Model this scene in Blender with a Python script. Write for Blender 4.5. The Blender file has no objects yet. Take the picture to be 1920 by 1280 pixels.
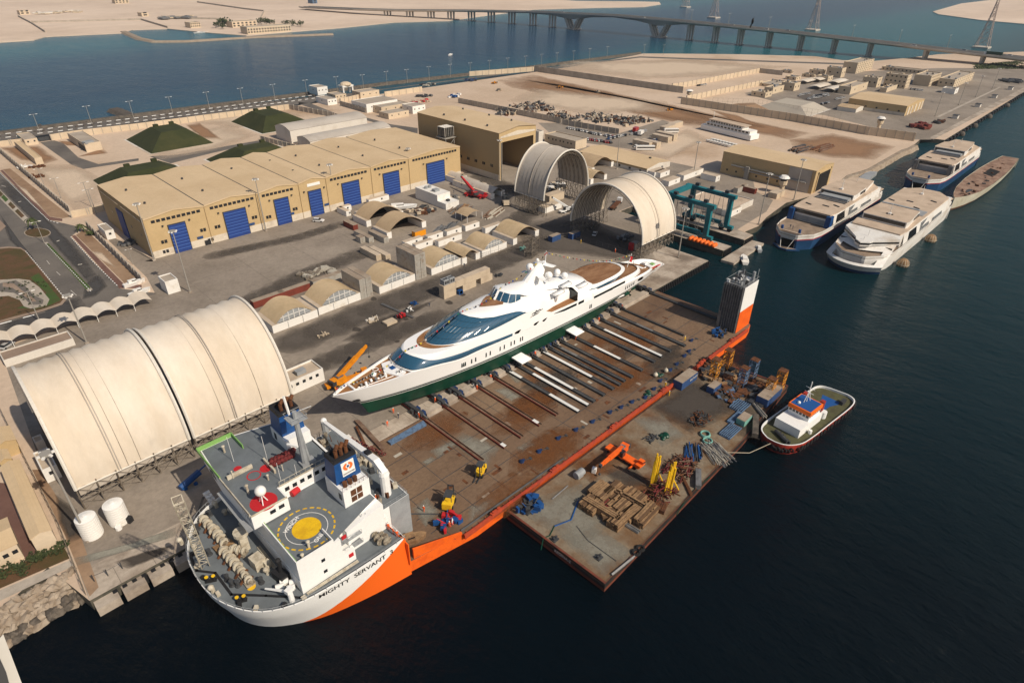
import bpy, math, random
from mathutils import Matrix, Vector
random.seed(7)
PI = math.pi
S = bpy.context.scene
COL = S.collection
# ------------------------------------------------------------------ camera
CAMZ = 116.429
FPX = 1171.22                                   # focal length in pixels of the 1920 wide photograph
RT = Vector((0.711398, -0.702754, 0.007104))
UP = Vector((0.364341, 0.377429, 0.851354))
FW = Vector((0.600973, 0.603063, -0.524544))
cam = bpy.data.cameras.new('camera')
camo = bpy.data.objects.new('camera', cam)
COL.objects.link(camo)
cam.sensor_width = 36
cam.lens = 36 * FPX / 1920
cam.clip_start = .2
cam.clip_end = 30000
camo.matrix_world = Matrix(((RT.x, UP.x, -FW.x, 0), (RT.y, UP.y, -FW.y, 0), (RT.z, UP.z, -FW.z, CAMZ), (0, 0, 0, 1)))
S.camera = camo
# ------------------------------------------------------------------ sky, sun, exposure
SUN_EL, SUN_AZ = math.radians(42), math.radians(172)
w = bpy.data.worlds.new('World'); S.world = w; w.use_nodes = True
nt = w.node_tree; nt.nodes.clear()
sky = nt.nodes.new('ShaderNodeTexSky'); sky.sky_type = 'NISHITA'; sky.sun_disc = False
sky.sun_elevation = SUN_EL; sky.sun_rotation = SUN_AZ; sky.dust_density = 2.0
bg = nt.nodes.new('ShaderNodeBackground'); bg.inputs[1].default_value = .075
wo = nt.nodes.new('ShaderNodeOutputWorld')
nt.links.new(sky.outputs[0], bg.inputs[0]); nt.links.new(bg.outputs[0], wo.inputs[0])
sl = bpy.data.lights.new('sun', 'SUN'); sl.energy = 4.3; sl.angle = math.radians(.5); sl.color = (1, .88, .72)
so = bpy.data.objects.new('sun', sl); COL.objects.link(so)
sd = Vector((math.sin(SUN_AZ) * math.cos(SUN_EL), math.cos(SUN_AZ) * math.cos(SUN_EL), math.sin(SUN_EL)))
so.rotation_euler = sd.to_track_quat('Z', 'Y').to_euler(); so.location = (0, 0, 300)
S.view_settings.view_transform = 'Standard'; S.view_settings.look = 'None'
S.view_settings.exposure = 0; S.view_settings.gamma = 1

# ------------------------------------------------------------------ helpers
def g(px, py, z=3.0):
    """point of the place at height z that the survey photograph shows at (px, py)"""
    d = FW * FPX + RT * (px - 960) + UP * (640 - py)
    t = (CAMZ - z) / -d.z
    return (d.x * t, d.y * t)
def g3(px, py, z=3.0): return g(px, py, z) + (z,)
def hg(bx, by, tx, ty, z=3.0):
    """height of a vertical standing on z at (bx, by) with its top at (tx, ty)"""
    b = g(bx, by, z); d = FW * FPX + RT * (tx - 960) + UP * (640 - ty)
    return CAMZ + d.z * math.hypot(*b) / math.hypot(d.x, d.y) - z
def K(x0, y0, s): return lambda a, b, z=3.0: g(x0 + a * s, y0 + b * s, z)
k1 = K(0, 0, 1/3); k2 = K(640, 0, 1/3); k3 = K(1280, 0, 1/3); k4 = K(0, 300, 480/1807); k5 = K(480, 300, 480/1807); k6 = K(860, 180, 480/1807)
k7 = K(1240, 180, 680/1920); kc3 = K(320, 740, 480/1396); kb = K(320, 920, 260/1280); ka = K(380, 740, 240/1536); kcc = K(480, 880, 240/1280)
kd = K(580, 760, 260/1189); kq = K(1060, 500, .3125); kr = K(900, 740, .29695); kl = K(0, 840, 420/1222); kp = K(700, 620, .29691)

MATS = {}
def mat(name, col, rough=.75, col2=None, scale=.3, th=(.45, .62), fine=.12, fscale=3.0, metal=0, spec=.3, bump=0, bscale=4, wave=None, col3=None, s3=.05, th3=(.5, .65), stretch=None, coat=0):
    m = bpy.data.materials.new(name); m.use_nodes = True
    n = m.node_tree.nodes; l = m.node_tree.links; b = n['Principled BSDF']
    b.inputs['Roughness'].default_value = rough; b.inputs['Metallic'].default_value = metal
    b.inputs['Specular IOR Level'].default_value = spec
    if coat: b.inputs['Coat Weight'].default_value = coat; b.inputs['Coat Roughness'].default_value = .08
    geo = n.new('ShaderNodeNewGeometry'); pos = geo.outputs['Position']
    if stretch:
        mp = n.new('ShaderNodeMapping'); mp.inputs['Scale'].default_value = stretch; l.new(pos, mp.inputs[0]); pos = mp.outputs[0]
    def noise(sc, det=6, rg=.6):
        t = n.new('ShaderNodeTexNoise'); t.inputs['Scale'].default_value = sc; t.inputs['Detail'].default_value = det
        t.inputs['Roughness'].default_value = rg; l.new(pos, t.inputs['Vector']); return t.outputs['Fac']
    def rng(src, a, c):
        r = n.new('ShaderNodeMapRange'); r.inputs[1].default_value = a; r.inputs[2].default_value = c; l.new(src, r.inputs[0]); return r.outputs[0]
    def mix(f, a, c):
        x = n.new('ShaderNodeMix'); x.data_type = 'RGBA'; l.new(f, x.inputs[0])
        for i, q in ((6, a), (7, c)):
            if hasattr(q, 'is_output'): l.new(q, x.inputs[i])
            else: x.inputs[i].default_value = tuple(q) + (1,)
        return x.outputs[2]
    c = None
    if col2: c = mix(rng(noise(scale), *th), col, col2)
    if col3: c = mix(rng(noise(s3, 8, .65), *th3), c if c else col, col3)
    if fine:
        f = n.new('ShaderNodeMapRange'); f.inputs[1].default_value = .3; f.inputs[2].default_value = .7
        f.inputs[3].default_value = 1 - fine; f.inputs[4].default_value = 1 + fine; l.new(noise(fscale, 5, .7), f.inputs[0])
        v = n.new('ShaderNodeVectorMath'); v.operation = 'SCALE'
        if c: l.new(c, v.inputs[0])
        else: v.inputs[0].default_value = col
        l.new(f.outputs[0], v.inputs['Scale']); c = v.outputs[0]
    if c: l.new(c, b.inputs['Base Color'])
    else: b.inputs['Base Color'].default_value = tuple(col) + (1,)
    h = None
    if wave:
        ax, sc, st = wave
        wv = n.new('ShaderNodeTexWave'); wv.wave_type = 'BANDS'; wv.bands_direction = ax; wv.inputs['Scale'].default_value = sc
        l.new(geo.outputs['Position'], wv.inputs['Vector']); h = wv.outputs['Fac']; bump = st
    elif bump: h = noise(bscale, 4)
    if h is not None:
        bp = n.new('ShaderNodeBump'); bp.inputs['Strength'].default_value = min(1, bump); bp.inputs['Distance'].default_value = .15
        l.new(h, bp.inputs['Height']); l.new(bp.outputs[0], b.inputs['Normal'])
    MATS[name] = m; return m
def M(x): return MATS[x] if isinstance(x, str) else x

class MB:
    def __init__(s): s.v = []; s.f = []; s.m = []
    def face(s, idx, m=0): s.f.append(tuple(idx)); s.m.append(m)
    def add(s, vs, fs, m=0):
        o = len(s.v); s.v += [tuple(p) for p in vs]
        for f in fs: s.f.append(tuple(i + o for i in f)); s.m.append(m)
        return s
    def box(s, x0, x1, y0, y1, z0, z1, m=0):
        return s.add([(x0,y0,z0),(x1,y0,z0),(x1,y1,z0),(x0,y1,z0),(x0,y0,z1),(x1,y0,z1),(x1,y1,z1),(x0,y1,z1)],
              [(3,2,1,0),(4,5,6,7),(0,1,5,4),(1,2,6,5),(2,3,7,6),(3,0,4,7)], m)
    def ob(s, c, L, a=0, m=0):
        """box centred on c=(x,y), bottom at c[2], size L, turned by a"""
        ca, sa = math.cos(a), math.sin(a); v = []
        for z in (0, L[2]):
            for dx, dy in ((-1,-1),(1,-1),(1,1),(-1,1)):
                x, y = dx*L[0]/2, dy*L[1]/2; v.append((c[0]+x*ca-y*sa, c[1]+x*sa+y*ca, c[2]+z))
        return s.add(v, [(3,2,1,0),(4,5,6,7),(0,1,5,4),(1,2,6,5),(2,3,7,6),(3,0,4,7)], m)
    def prism(s, pts, z0, z1, m=0, mt=None):
        n = len(pts)
        if sum(pts[i][0]*pts[(i+1)%n][1]-pts[(i+1)%n][0]*pts[i][1] for i in range(n)) < 0: pts = pts[::-1]
        f0 = z0 if callable(z0) else (lambda x, y: z0); f1 = z1 if callable(z1) else (lambda x, y: z1)
        o = len(s.v); s.v += [(p[0],p[1],f0(p[0],p[1])) for p in pts] + [(p[0],p[1],f1(p[0],p[1])) for p in pts]
        s.face(range(o+n-1, o-1, -1), m); s.face(range(o+n, o+2*n), m if mt is None else mt)
        for i in range(n): j = (i+1) % n; s.face((o+i, o+j, o+n+j, o+n+i), m)
        return s
    def sheet(s, pts, z, m=0):
        n = len(pts)
        if sum(pts[i][0]*pts[(i+1)%n][1]-pts[(i+1)%n][0]*pts[i][1] for i in range(n)) < 0: pts = pts[::-1]
        o = len(s.v); s.v += [(p[0],p[1],z) for p in pts]; s.face(range(o, o+n), m); return s
    def tube(s, a, b, r, n=5, m=0, r2=None, cap=True):
        a = Vector(a); b = Vector(b); d = (b-a)
        if d.length < 1e-6: return s
        d.normalize(); u = d.orthogonal().normalized(); w_ = d.cross(u); r2 = r if r2 is None else r2
        o = len(s.v)
        for c, rr in ((a, r), (b, r2)):
            for i in range(n):
                t = 2*PI*(i+.5)/n; s.v.append(tuple(c + (u*math.cos(t) + w_*math.sin(t))*rr))
        for i in range(n): j = (i+1) % n; s.face((o+i, o+j, o+n+j, o+n+i), m)
        if cap: s.face(range(o+n-1, o-1, -1), m); s.face(range(o+n, o+2*n), m)
        return s
    def path(s, pts, r, n=5, m=0):
        for a, b in zip(pts, pts[1:]): s.tube(a, b, r, n, m)
        return s
    def cyl(s, c, z0, z1, r, r2=None, n=12, m=0): return s.tube((c[0],c[1],z0), (c[0],c[1],z1), r, n, m, r2)
    def ball(s, c, r, nu=10, nv=6, m=0, sz=1):
        o = len(s.v)
        for j in range(nv+1):
            t = PI*j/nv
            for i in range(nu):
                p = 2*PI*i/nu; s.v.append((c[0]+r*math.sin(t)*math.cos(p), c[1]+r*math.sin(t)*math.sin(p), c[2]+r*sz*math.cos(t)))
        for j in range(nv):
            for i in range(nu): k = (i+1) % nu; s.face((o+j*nu+i, o+(j+1)*nu+i, o+(j+1)*nu+k, o+j*nu+k), m)
        return s
    def loft(s, rings, m=0, closed=True, cap0=False, cap1=False):
        n = len(rings[0]); o = len(s.v)
        for r in rings: s.v += [tuple(p) for p in r]
        for a in range(len(rings)-1):
            for i in range(n if closed else n-1):
                j = (i+1) % n; s.face((o+a*n+i, o+a*n+j, o+(a+1)*n+j, o+(a+1)*n+i), m)
        if cap0: s.face(range(o+n-1, o-1, -1), m)
        if cap1: b = o+(len(rings)-1)*n; s.face(range(b, b+n), m)
        return s
    def ring(s, c, R, r, n=14, k=5, m=0, axis='z', a0=0, a1=2*PI):
        rs = []
        for i in range(n+1):
            t = a0+(a1-a0)*i/n; q = []
            for j in range(k):
                p = 2*PI*j/k; e = R+r*math.cos(p); h = r*math.sin(p)
                x, y, z = e*math.cos(t), e*math.sin(t), h
                if axis == 'x': x, y, z = z, x, y
                if axis == 'y': x, y, z = x, z, y
                q.append((c[0]+x, c[1]+y, c[2]+z))
            rs.append(q)
        return s.loft(rs, m)
    def truss(s, a, b, w=1.0, r=.06, n=None, m=0, up=(0,0,1), nr=3):
        """square lattice beam from a to b"""
        a = Vector(a); b = Vector(b); d = b-a; L = d.length; d.normalize()
        u = d.cross(Vector(up))
        if u.length < .1: u = d.cross(Vector((1,0,0)))
        u.normalize(); v = u.cross(d); n = n or max(2, round(L/w)); C = [(-1,-1),(1,-1),(1,1),(-1,1)]
        P = [[a + d*L*i/n + (u*x+v*y)*w/2 for x, y in C] for i in range(n+1)]
        for k in range(4): s.tube(P[0][k], P[n][k], r, nr, m, cap=False)
        for i in range(n):
            for k in range(4):
                q = (k+1) % 4
                s.tube(P[i][k], P[i+1][q] if i % 2 else P[i+1][k], r*.7, nr, m, cap=False) if i % 2 else s.tube(P[i][q], P[i+1][k], r*.7, nr, m, cap=False)
                s.tube(P[i+1][k], P[i+1][q], r*.7, nr, m, cap=False)
        return s
    def build(s, name, mats, parent=None, smooth=False, kind=None):
        me = bpy.data.meshes.new(name)
        if parent is not None: o0 = ORG[parent.name]
        else:
            xs = [p[0] for p in s.v]; ys = [p[1] for p in s.v]
            o0 = Vector(((min(xs)+max(xs))/2, (min(ys)+max(ys))/2, min(p[2] for p in s.v)))
        me.from_pydata([(p[0]-o0.x, p[1]-o0.y, p[2]-o0.z) for p in s.v], [], s.f)
        if not isinstance(mats, (list, tuple)): mats = [mats]
        for q in mats: me.materials.append(M(q))
        me.polygons.foreach_set('material_index', s.m)
        if smooth: me.polygons.foreach_set('use_smooth', [True]*len(s.f))
        me.update()
        o = bpy.data.objects.new(name, me); COL.objects.link(o)
        ORG[o.name] = o0
        if parent is not None:
            o.parent = parent; o.location = (0,0,0); KID.setdefault(parent.name, []).append(o)
        else: o.location = o0
        if smooth == 'auto':
            me.set_sharp_from_angle(angle=math.radians(35))
        if kind: o['kind'] = kind
        return o
ORG = {}
def tag(o, label, cat, group=None):
    o['label'] = label; o['category'] = cat
    if group: o['group'] = group
    return o
def thing(name, label, cat, loc=(0,0,0), group=None):
    if len(loc) == 2: loc = tuple(loc) + (3.0,)
    o = bpy.data.objects.new(name, None); COL.objects.link(o); o.location = loc; o.empty_display_size = .5
    ORG[o.name] = Vector(loc)
    return tag(o, label, cat, group)
KID = {}
def dup(root, loc, rz=0, label=None, group=None, sc=None):
    """copy of a thing with copies of its parts and sub-parts"""
    def cp(o, par):
        c = o.copy(); COL.objects.link(c)
        if par is not None:
            c.parent = par
            KID.setdefault(par.name, []).append(c)
        for k in KID.get(o.name, []): cp(k, c)
        return c
    if len(loc) == 2: loc = tuple(loc) + (3.0,)
    r = cp(root, None); r.location = loc; r.rotation_euler = (0, 0, rz); ORG[r.name] = Vector(loc)
    if sc: r.scale = sc if isinstance(sc, (tuple, list)) else (sc,)*3
    if label: r['label'] = label
    if group: r['group'] = group
    return r
ORD = 'first second third fourth fifth sixth seventh eighth ninth tenth eleventh twelfth thirteenth fourteenth fifteenth sixteenth seventeenth eighteenth nineteenth twentieth'.split()
def od(i):
    if i < 20: return ORD[i]
    t = ['twenty', 'thirty', 'forty', 'fifty', 'sixty', 'seventy', 'eighty', 'ninety']
    a, b = divmod(i+1, 10); return (t[a-2] + '-' + ORD[b-1]) if b else {20:'twentieth',30:'thirtieth',40:'fortieth',50:'fiftieth',60:'sixtieth',70:'seventieth',80:'eightieth',90:'ninetieth'}[a*10]
def textmesh(body, size, align='CENTER', bold=0.0):
    cu = bpy.data.curves.new('letters', 'FONT'); cu.body = body; cu.size = size; cu.align_x = align; cu.align_y = 'CENTER'; cu.offset = bold; cu.extrude = .01
    o = bpy.data.objects.new('letters', cu); me = bpy.data.meshes.new_from_object(o); bpy.data.objects.remove(o); return me
def text(body, size, pos, xdir, ydir, m, parent, name='lettering', bold=0.0, sx=1):
    me = textmesh(body, size, bold=bold); x = Vector(xdir).normalized()*sx; y = Vector(ydir).normalized(); z = x.cross(y).normalized()
    p = Vector(pos) - ORG[parent.name]
    me.transform(Matrix(((x.x,y.x,z.x,p.x),(x.y,y.y,z.y,p.y),(x.z,y.z,z.z,p.z),(0,0,0,1))))
    me.materials.append(M(m)); o = bpy.data.objects.new(name, me); COL.objects.link(o); o.parent = parent; KID.setdefault(parent.name, []).append(o); return o
def lerp(a, b, t): return tuple(x+(y-x)*t for x, y in zip(a, b))
def interp(tab, x):
    if x <= tab[0][0]: return tab[0][1]
    for (a, p), (b, q) in zip(tab, tab[1:]):
        if x <= b: return p+(q-p)*(x-a)/(b-a)
    return tab[-1][1]
def gy(px, py, y):
    """point of the upright plane at y that the photograph shows at (px, py)"""
    d = FW * FPX + RT * (px - 960) + UP * (640 - py); t = y / d.y
    return (d.x * t, y, CAMZ + d.z * t)
def gx(px, py, x):
    d = FW * FPX + RT * (px - 960) + UP * (640 - py); t = x / d.x
    return (x, d.y * t, CAMZ + d.z * t)
def smooth_line(P, k=3):
    o = []
    for i in range(len(P)-1):
        p0 = P[max(0,i-1)]; p1 = P[i]; p2 = P[i+1]; p3 = P[min(len(P)-1,i+2)]
        for j in range(k):
            t = j/k; o.append(tuple(.5*((2*b)+(-a+c)*t+(2*a-5*b+4*c-d)*t*t+(-a+3*b-3*c+d)*t**3) for a, b, c, d in zip(p0, p1, p2, p3)))
    return o+[P[-1]]
# ------------------------------------------------------------------ materials
kw1 = K(0, 200, .15625); kw2 = K(0, 340, .15625); kw3 = K(0, 540, 300/1745); kw4 = K(0, 760, .1875)
kw5 = K(560, 150, 280/1920); kw6 = K(720, 320, .125); kw7 = K(1240, 330, 240/1807); kw8 = K(1560, 90, .1875)
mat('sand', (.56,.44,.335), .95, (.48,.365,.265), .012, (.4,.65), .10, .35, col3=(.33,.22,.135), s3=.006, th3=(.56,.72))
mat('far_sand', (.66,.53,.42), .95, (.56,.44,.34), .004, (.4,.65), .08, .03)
mat('brown_dirt', (.225,.14,.085), .95, (.31,.21,.135), .05, (.35,.65), .15, .5)
mat('yard', (.265,.225,.185), .9, (.185,.155,.125), .035, (.38,.68), .16, .8, col3=(.32,.275,.225), s3=.02, th3=(.5,.7))
mat('yard_dark', (.15,.128,.108), .9, (.105,.09,.078), .03, (.4,.6), .15, .8)
mat('quay_concrete', (.42,.36,.295), .9, (.26,.21,.165), .12, (.42,.62), .15, 1.0, col3=(.17,.135,.105), s3=.05, th3=(.58,.7))
mat('asphalt', (.085,.078,.072), .9, (.13,.115,.10), .05, (.4,.65), .12, 1)
mat('asphalt_worn', (.155,.138,.12), .9, (.10,.09,.082), .04, (.4,.65), .12, 1)
mat('paving', (.30,.225,.17), .9, (.25,.18,.135), .06, (.4,.6), .1, 1)
mat('red_paving', (.14,.075,.06), .9, (.17,.095,.075), .1, (.4,.6), .1, 1)
mat('concrete', (.42,.37,.31), .9, (.32,.28,.23), .15, (.4,.65), .12, 1.5)
mat('concrete_wet', (.10,.09,.07), .7, (.05,.05,.04), .3, (.4,.6), .2, 1.5)
mat('cream_wall', (.60,.49,.36), .85, (.52,.42,.30), .1, (.4,.65), .06, 1)
mat('grass', (.06,.075,.022), .95, (.045,.095,.02), .15, (.4,.6), .25, 3)
mat('dry_garden', (.11,.06,.03), .95, (.07,.055,.02), .15, (.4,.6), .25, 3)
mat('white_paint', (.78,.77,.74), .5, fine=.05)
mat('road_paint', (.62,.58,.52), .8, fine=.15)
mat('black', (.018,.018,.02), .6)
mat('rock', (.36,.30,.235), .9, (.23,.175,.125), .5, (.35,.65), .2, 2, bump=.4, bscale=2)
mat('rock_dark', (.07,.06,.05), .8, (.12,.10,.08), .5, (.4,.6), .2, 2)
def softmat(name, col, nscale=.25, lo=.12, hi=.95, rough=.95):
    m = mat(name, col, rough, fine=.2, fscale=1.5); n = m.node_tree.nodes; l = m.node_tree.links
    at = n.new('ShaderNodeAttribute'); at.attribute_name = 'soft'
    t = n.new('ShaderNodeTexNoise'); t.inputs['Scale'].default_value = nscale; t.inputs['Detail'].default_value = 8; t.inputs['Roughness'].default_value = .7
    geo = n.new('ShaderNodeNewGeometry'); l.new(geo.outputs['Position'], t.inputs['Vector'])
    ad = n.new('ShaderNodeMath'); ad.operation = 'MULTIPLY_ADD'; ad.inputs[1].default_value = .8; l.new(at.outputs['Fac'], ad.inputs[0])
    sb = n.new('ShaderNodeMath'); sb.operation = 'SUBTRACT'; sb.inputs[1].default_value = .25; l.new(t.outputs['Fac'], sb.inputs[0]); l.new(sb.outputs[0], ad.inputs[2])
    r = n.new('ShaderNodeMapRange'); r.inputs[1].default_value = lo; r.inputs[2].default_value = hi; l.new(ad.outputs[0], r.inputs[0])
    l.new(r.outputs[0], n['Principled BSDF'].inputs['Alpha'])
softmat('dirt_soft', (.27,.155,.085), .06); softmat('stain_shade_soft', (.06,.05,.042), .3); softmat('pale_soft', (.55,.44,.33), .05)
softmat('tyre_soft', (.06,.057,.056), .2); softmat('rust_soft', (.17,.065,.02), .5); softmat('grey_soft', (.25,.24,.20), .35); softmat('yard_soft', (.10,.085,.072), .08)
SZ = [0]
def soft(pts, z, m, parent=None, name='stain_shade', rings=((1, 0), (.9, .16), (.75, .45), (.55, .8), (.3, 1)), k=1):
    SZ[0] += 1; z += SZ[0] * .000171
    cx = sum(p[0] for p in pts)/len(pts); cy = sum(p[1] for p in pts)/len(pts); n = len(pts); b = MB(); a = []
    # refine the outline
    q = []
    for i in range(n):
        for t in (0, .25, .5, .75): q.append(lerp(pts[i], pts[(i+1) % n], t))
    b.loft([[(cx+(x-cx)*r, cy+(y-cy)*r, z) for x, y in q] for r, _ in rings], cap1=True)
    for _, v in rings: a += [v]*len(q)
    if sum(q[i][0]*q[(i+1)%len(q)][1]-q[(i+1)%len(q)][0]*q[i][1] for i in range(len(q))) < 0: b.f = [f[::-1] for f in b.f]
    o = b.build(name, m, parent); a = [v*k for v in a]; at = o.data.attributes.new('soft', 'FLOAT', 'POINT'); at.data.foreach_set('value', a)
    if parent is None: o['kind'] = 'structure'
    return o
# water
wm = bpy.data.materials.new('sea'); wm.use_nodes = True; n = wm.node_tree.nodes; l = wm.node_tree.links; b = n['Principled BSDF']
geo = n.new('ShaderNodeNewGeometry'); sx = n.new('ShaderNodeSeparateXYZ'); l.new(geo.outputs['Position'], sx.inputs[0])
def ramp(src, a, c, stops):
    r = n.new('ShaderNodeMapRange'); r.inputs[1].default_value = a; r.inputs[2].default_value = c; l.new(src, r.inputs[0])
    v = n.new('ShaderNodeValToRGB'); e = v.color_ramp.elements
    e[0].position, e[0].color = stops[0][0], stops[0][1]+(1,); e[1].position, e[1].color = stops[-1][0], stops[-1][1]+(1,)
    for p, q in stops[1:-1]: x = e.new(p); x.color = q+(1,)
    l.new(r.outputs[0], v.inputs[0]); return v.outputs[0]
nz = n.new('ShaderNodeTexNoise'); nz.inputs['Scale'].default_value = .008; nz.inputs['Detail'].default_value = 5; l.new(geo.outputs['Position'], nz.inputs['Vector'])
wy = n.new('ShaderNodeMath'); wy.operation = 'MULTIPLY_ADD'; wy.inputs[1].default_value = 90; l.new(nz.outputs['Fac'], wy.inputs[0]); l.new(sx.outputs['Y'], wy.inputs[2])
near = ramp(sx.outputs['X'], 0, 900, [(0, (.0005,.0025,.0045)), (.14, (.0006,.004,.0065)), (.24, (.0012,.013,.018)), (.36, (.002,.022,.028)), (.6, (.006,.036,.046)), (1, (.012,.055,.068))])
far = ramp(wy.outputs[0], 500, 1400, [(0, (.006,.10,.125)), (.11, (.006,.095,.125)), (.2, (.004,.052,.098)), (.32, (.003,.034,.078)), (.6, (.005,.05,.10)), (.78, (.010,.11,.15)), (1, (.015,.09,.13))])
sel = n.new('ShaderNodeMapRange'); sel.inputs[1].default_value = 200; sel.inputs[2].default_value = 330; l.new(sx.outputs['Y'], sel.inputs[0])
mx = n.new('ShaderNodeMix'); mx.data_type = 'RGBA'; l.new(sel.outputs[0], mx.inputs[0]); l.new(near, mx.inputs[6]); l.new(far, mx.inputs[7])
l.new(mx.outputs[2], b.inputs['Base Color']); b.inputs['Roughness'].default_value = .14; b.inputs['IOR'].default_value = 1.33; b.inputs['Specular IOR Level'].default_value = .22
n1 = n.new('ShaderNodeTexNoise'); n1.inputs['Scale'].default_value = .17; n1.inputs['Detail'].default_value = 7; n1.inputs['Roughness'].default_value = .68
mp = n.new('ShaderNodeMapping'); mp.inputs['Scale'].default_value = (1.5,.7,1); mp.inputs['Rotation'].default_value = (0,0,.5); l.new(geo.outputs['Position'], mp.inputs[0]); l.new(mp.outputs[0], n1.inputs['Vector'])
n2 = n.new('ShaderNodeTexNoise'); n2.inputs['Scale'].default_value = .035; n2.inputs['Detail'].default_value = 4; l.new(mp.outputs[0], n2.inputs['Vector'])
ad = n.new('ShaderNodeMath'); ad.operation = 'MULTIPLY_ADD'; ad.inputs[1].default_value = 1.6; l.new(n2.outputs['Fac'], ad.inputs[0]); l.new(n1.outputs['Fac'], ad.inputs[2])
bp = n.new('ShaderNodeBump'); bp.inputs['Strength'].default_value = .9; bp.inputs['Distance'].default_value = 1.2; l.new(ad.outputs[0], bp.inputs['Height']); l.new(bp.outputs[0], b.inputs['Normal'])
MATS['sea'] = wm

# ------------------------------------------------------------------ setting
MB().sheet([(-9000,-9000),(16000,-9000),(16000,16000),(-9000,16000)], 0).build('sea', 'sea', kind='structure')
LAND = [(-4,118.5),(239.8,118.5),(239.8,150),(254.5,150),(254.5,119.5),(262,119.5),(262,183.5),(273.3,183.5),(273.3,119),(282,119),(283,124),(295,123),(310,126),(319,127),(339,129),
    (362,124),(384,122),g(1587,329),g(1600,325),g(1626,317),g(1651,303),g(1690,281),g(1701,278),g(1716,270),(556,124),(560,110),(845,113),(1500,118),(2300,150),(2000,190),(1237,184),(1106,261),(1029,279),(960,300),(939,330),(950,370),(939,386),(890,450),(835,507),(795,545),
    (770,541),(633,531),(313,541),(56,557),(-120,570),(-420,580),(-420,90),(-60,110),(-19,128),(-8,134)]
bl = MB(); bl.prism(LAND, -5, 3, 1, 0)
bl.build('ground', ['sand', 'concrete_wet'], kind='structure')
def overlay(name, pts, z, m): return MB().sheet(pts, z).build(name, m, kind='structure')
yl = [(-4,119),(239.3,119),(239.3,150.4),(261.6,150.4),(261.6,184),(273.8,184),(273.8,119.5),(281.6,119.5),(283,128),(318,130),(338,136),(345,150),(362,160),(362,205),(356,270),(340,330),(300,345),(262,345),(250,291),(62,288),g(288,490),g(262,470),g(180,428),g(275,520),g(290,548),g(0,655)]
overlay('yard_pavement', yl, 3.004, 'yard')
overlay('quay_apron', [(-4,118.5),(239.8,118.5),(239.8,150),(214,150),(205,128),(150,124),(60,124),(20,127),(-3,128)], 3.010, 'quay_concrete')
MB().box(254.5,262,119.5,150,3.004,3.012).box(273.3,282,119.5,160,3.004,3.012).build('pier_surface', 'quay_concrete', kind='structure')
# dark working strip of the yard, seen between the sheds and the yacht
def softroad(pts, w, z, m, k=1):
    for p, q in zip(pts, pts[1:]):
        n_ = max(1, int(math.dist(p,q)/w)); A = math.atan2(q[1]-p[1],q[0]-p[0])
        for i in range(n_): c = lerp(p,q,(i+.5)/n_); soft([(c[0]+w*1.3*math.cos(t)*math.cos(A)-w*math.sin(t)*math.sin(A), c[1]+w*1.3*math.cos(t)*math.sin(A)+w*math.sin(t)*math.cos(A)) for t in [j*PI/4 for j in range(8)]], z, m, k=k)
softroad([g(540,645),g(700,580),g(850,525),g(985,468),g(1100,420)], 9, 3.02, 'yard_soft', .8); softroad([g(420,590),g(560,520),g(690,470)], 7, 3.03, 'yard_soft', .35); softroad([g(960,420),g(1020,380),g(900,330)], 8, 3.03, 'yard_soft', .5)
softroad([g(395,480),g(560,445),g(640,420)], 5, 3.03, 'yard_soft', .4); softroad([g(560,700),g(700,640),g(830,590)], 6, 3.03, 'yard_soft', .45)
soft([g(960,420),g(1080,400),g(1220,470),g(1240,500),g(1100,480),g(990,470)], 3.016, 'yard_soft')  # shadow of the cream arch shelter, put into a dark ground patch
for px, py, r in ((700,560,4),(668,618,5),(722,540,3),(760,598,3),(842,567,4),(655,690,3),(880,575,4),(868,552,3),(745,640,3)):
    q = [g(px+r*2*math.cos(t)*random.uniform(.7,1.3), py+r*math.sin(t)*random.uniform(.7,1.3)) for t in [i*PI/4 for i in range(8)]]
    soft(q, 3.013, 'stain_shade_soft')
# quay wall: fender piles along the edge, part of the quay
b = MB()
for i in range(30): x = 200+i*1.36; b.box(x, x+.55, 117.9, 118.48, -1, 2.7)
for i in range(6): b.box(255+i*1.2, 255.5+i*1.2, 118.9, 119.48, -1, 2.7); b.box(274+i*1.35, 274.5+i*1.35, 118.4, 118.98, -1, 2.7)
for i in range(13): x = 0+i*1.9; b.box(x, x+.9, 117.6, 118.48, -1, 2.4)
b.build('quay_fender_piles', 'black', kind='structure')
b = MB()
for x in range(2,240,7): b.box(x,x+.09,118.5,124,3.014,3.019)
for x in range(20,238,24): b.box(x,x+.1,124.5,285,3.018,3.022) if x > 66 else None
for y in (124.2,150,176,202,228,254): b.box(66,238,y,y+.1,3.014,3.018)
b.build('slab_joints','yard_dark',kind='structure')
b = MB()
for i in range(5):
    x = -3.6+i*5.2; b.box(x, x+4.4, 115.9-.1*i, 118.45, -1, 2.2+.1*(i%2))
b.build('quay_blocks', 'quay_concrete', kind='structure')
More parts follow.
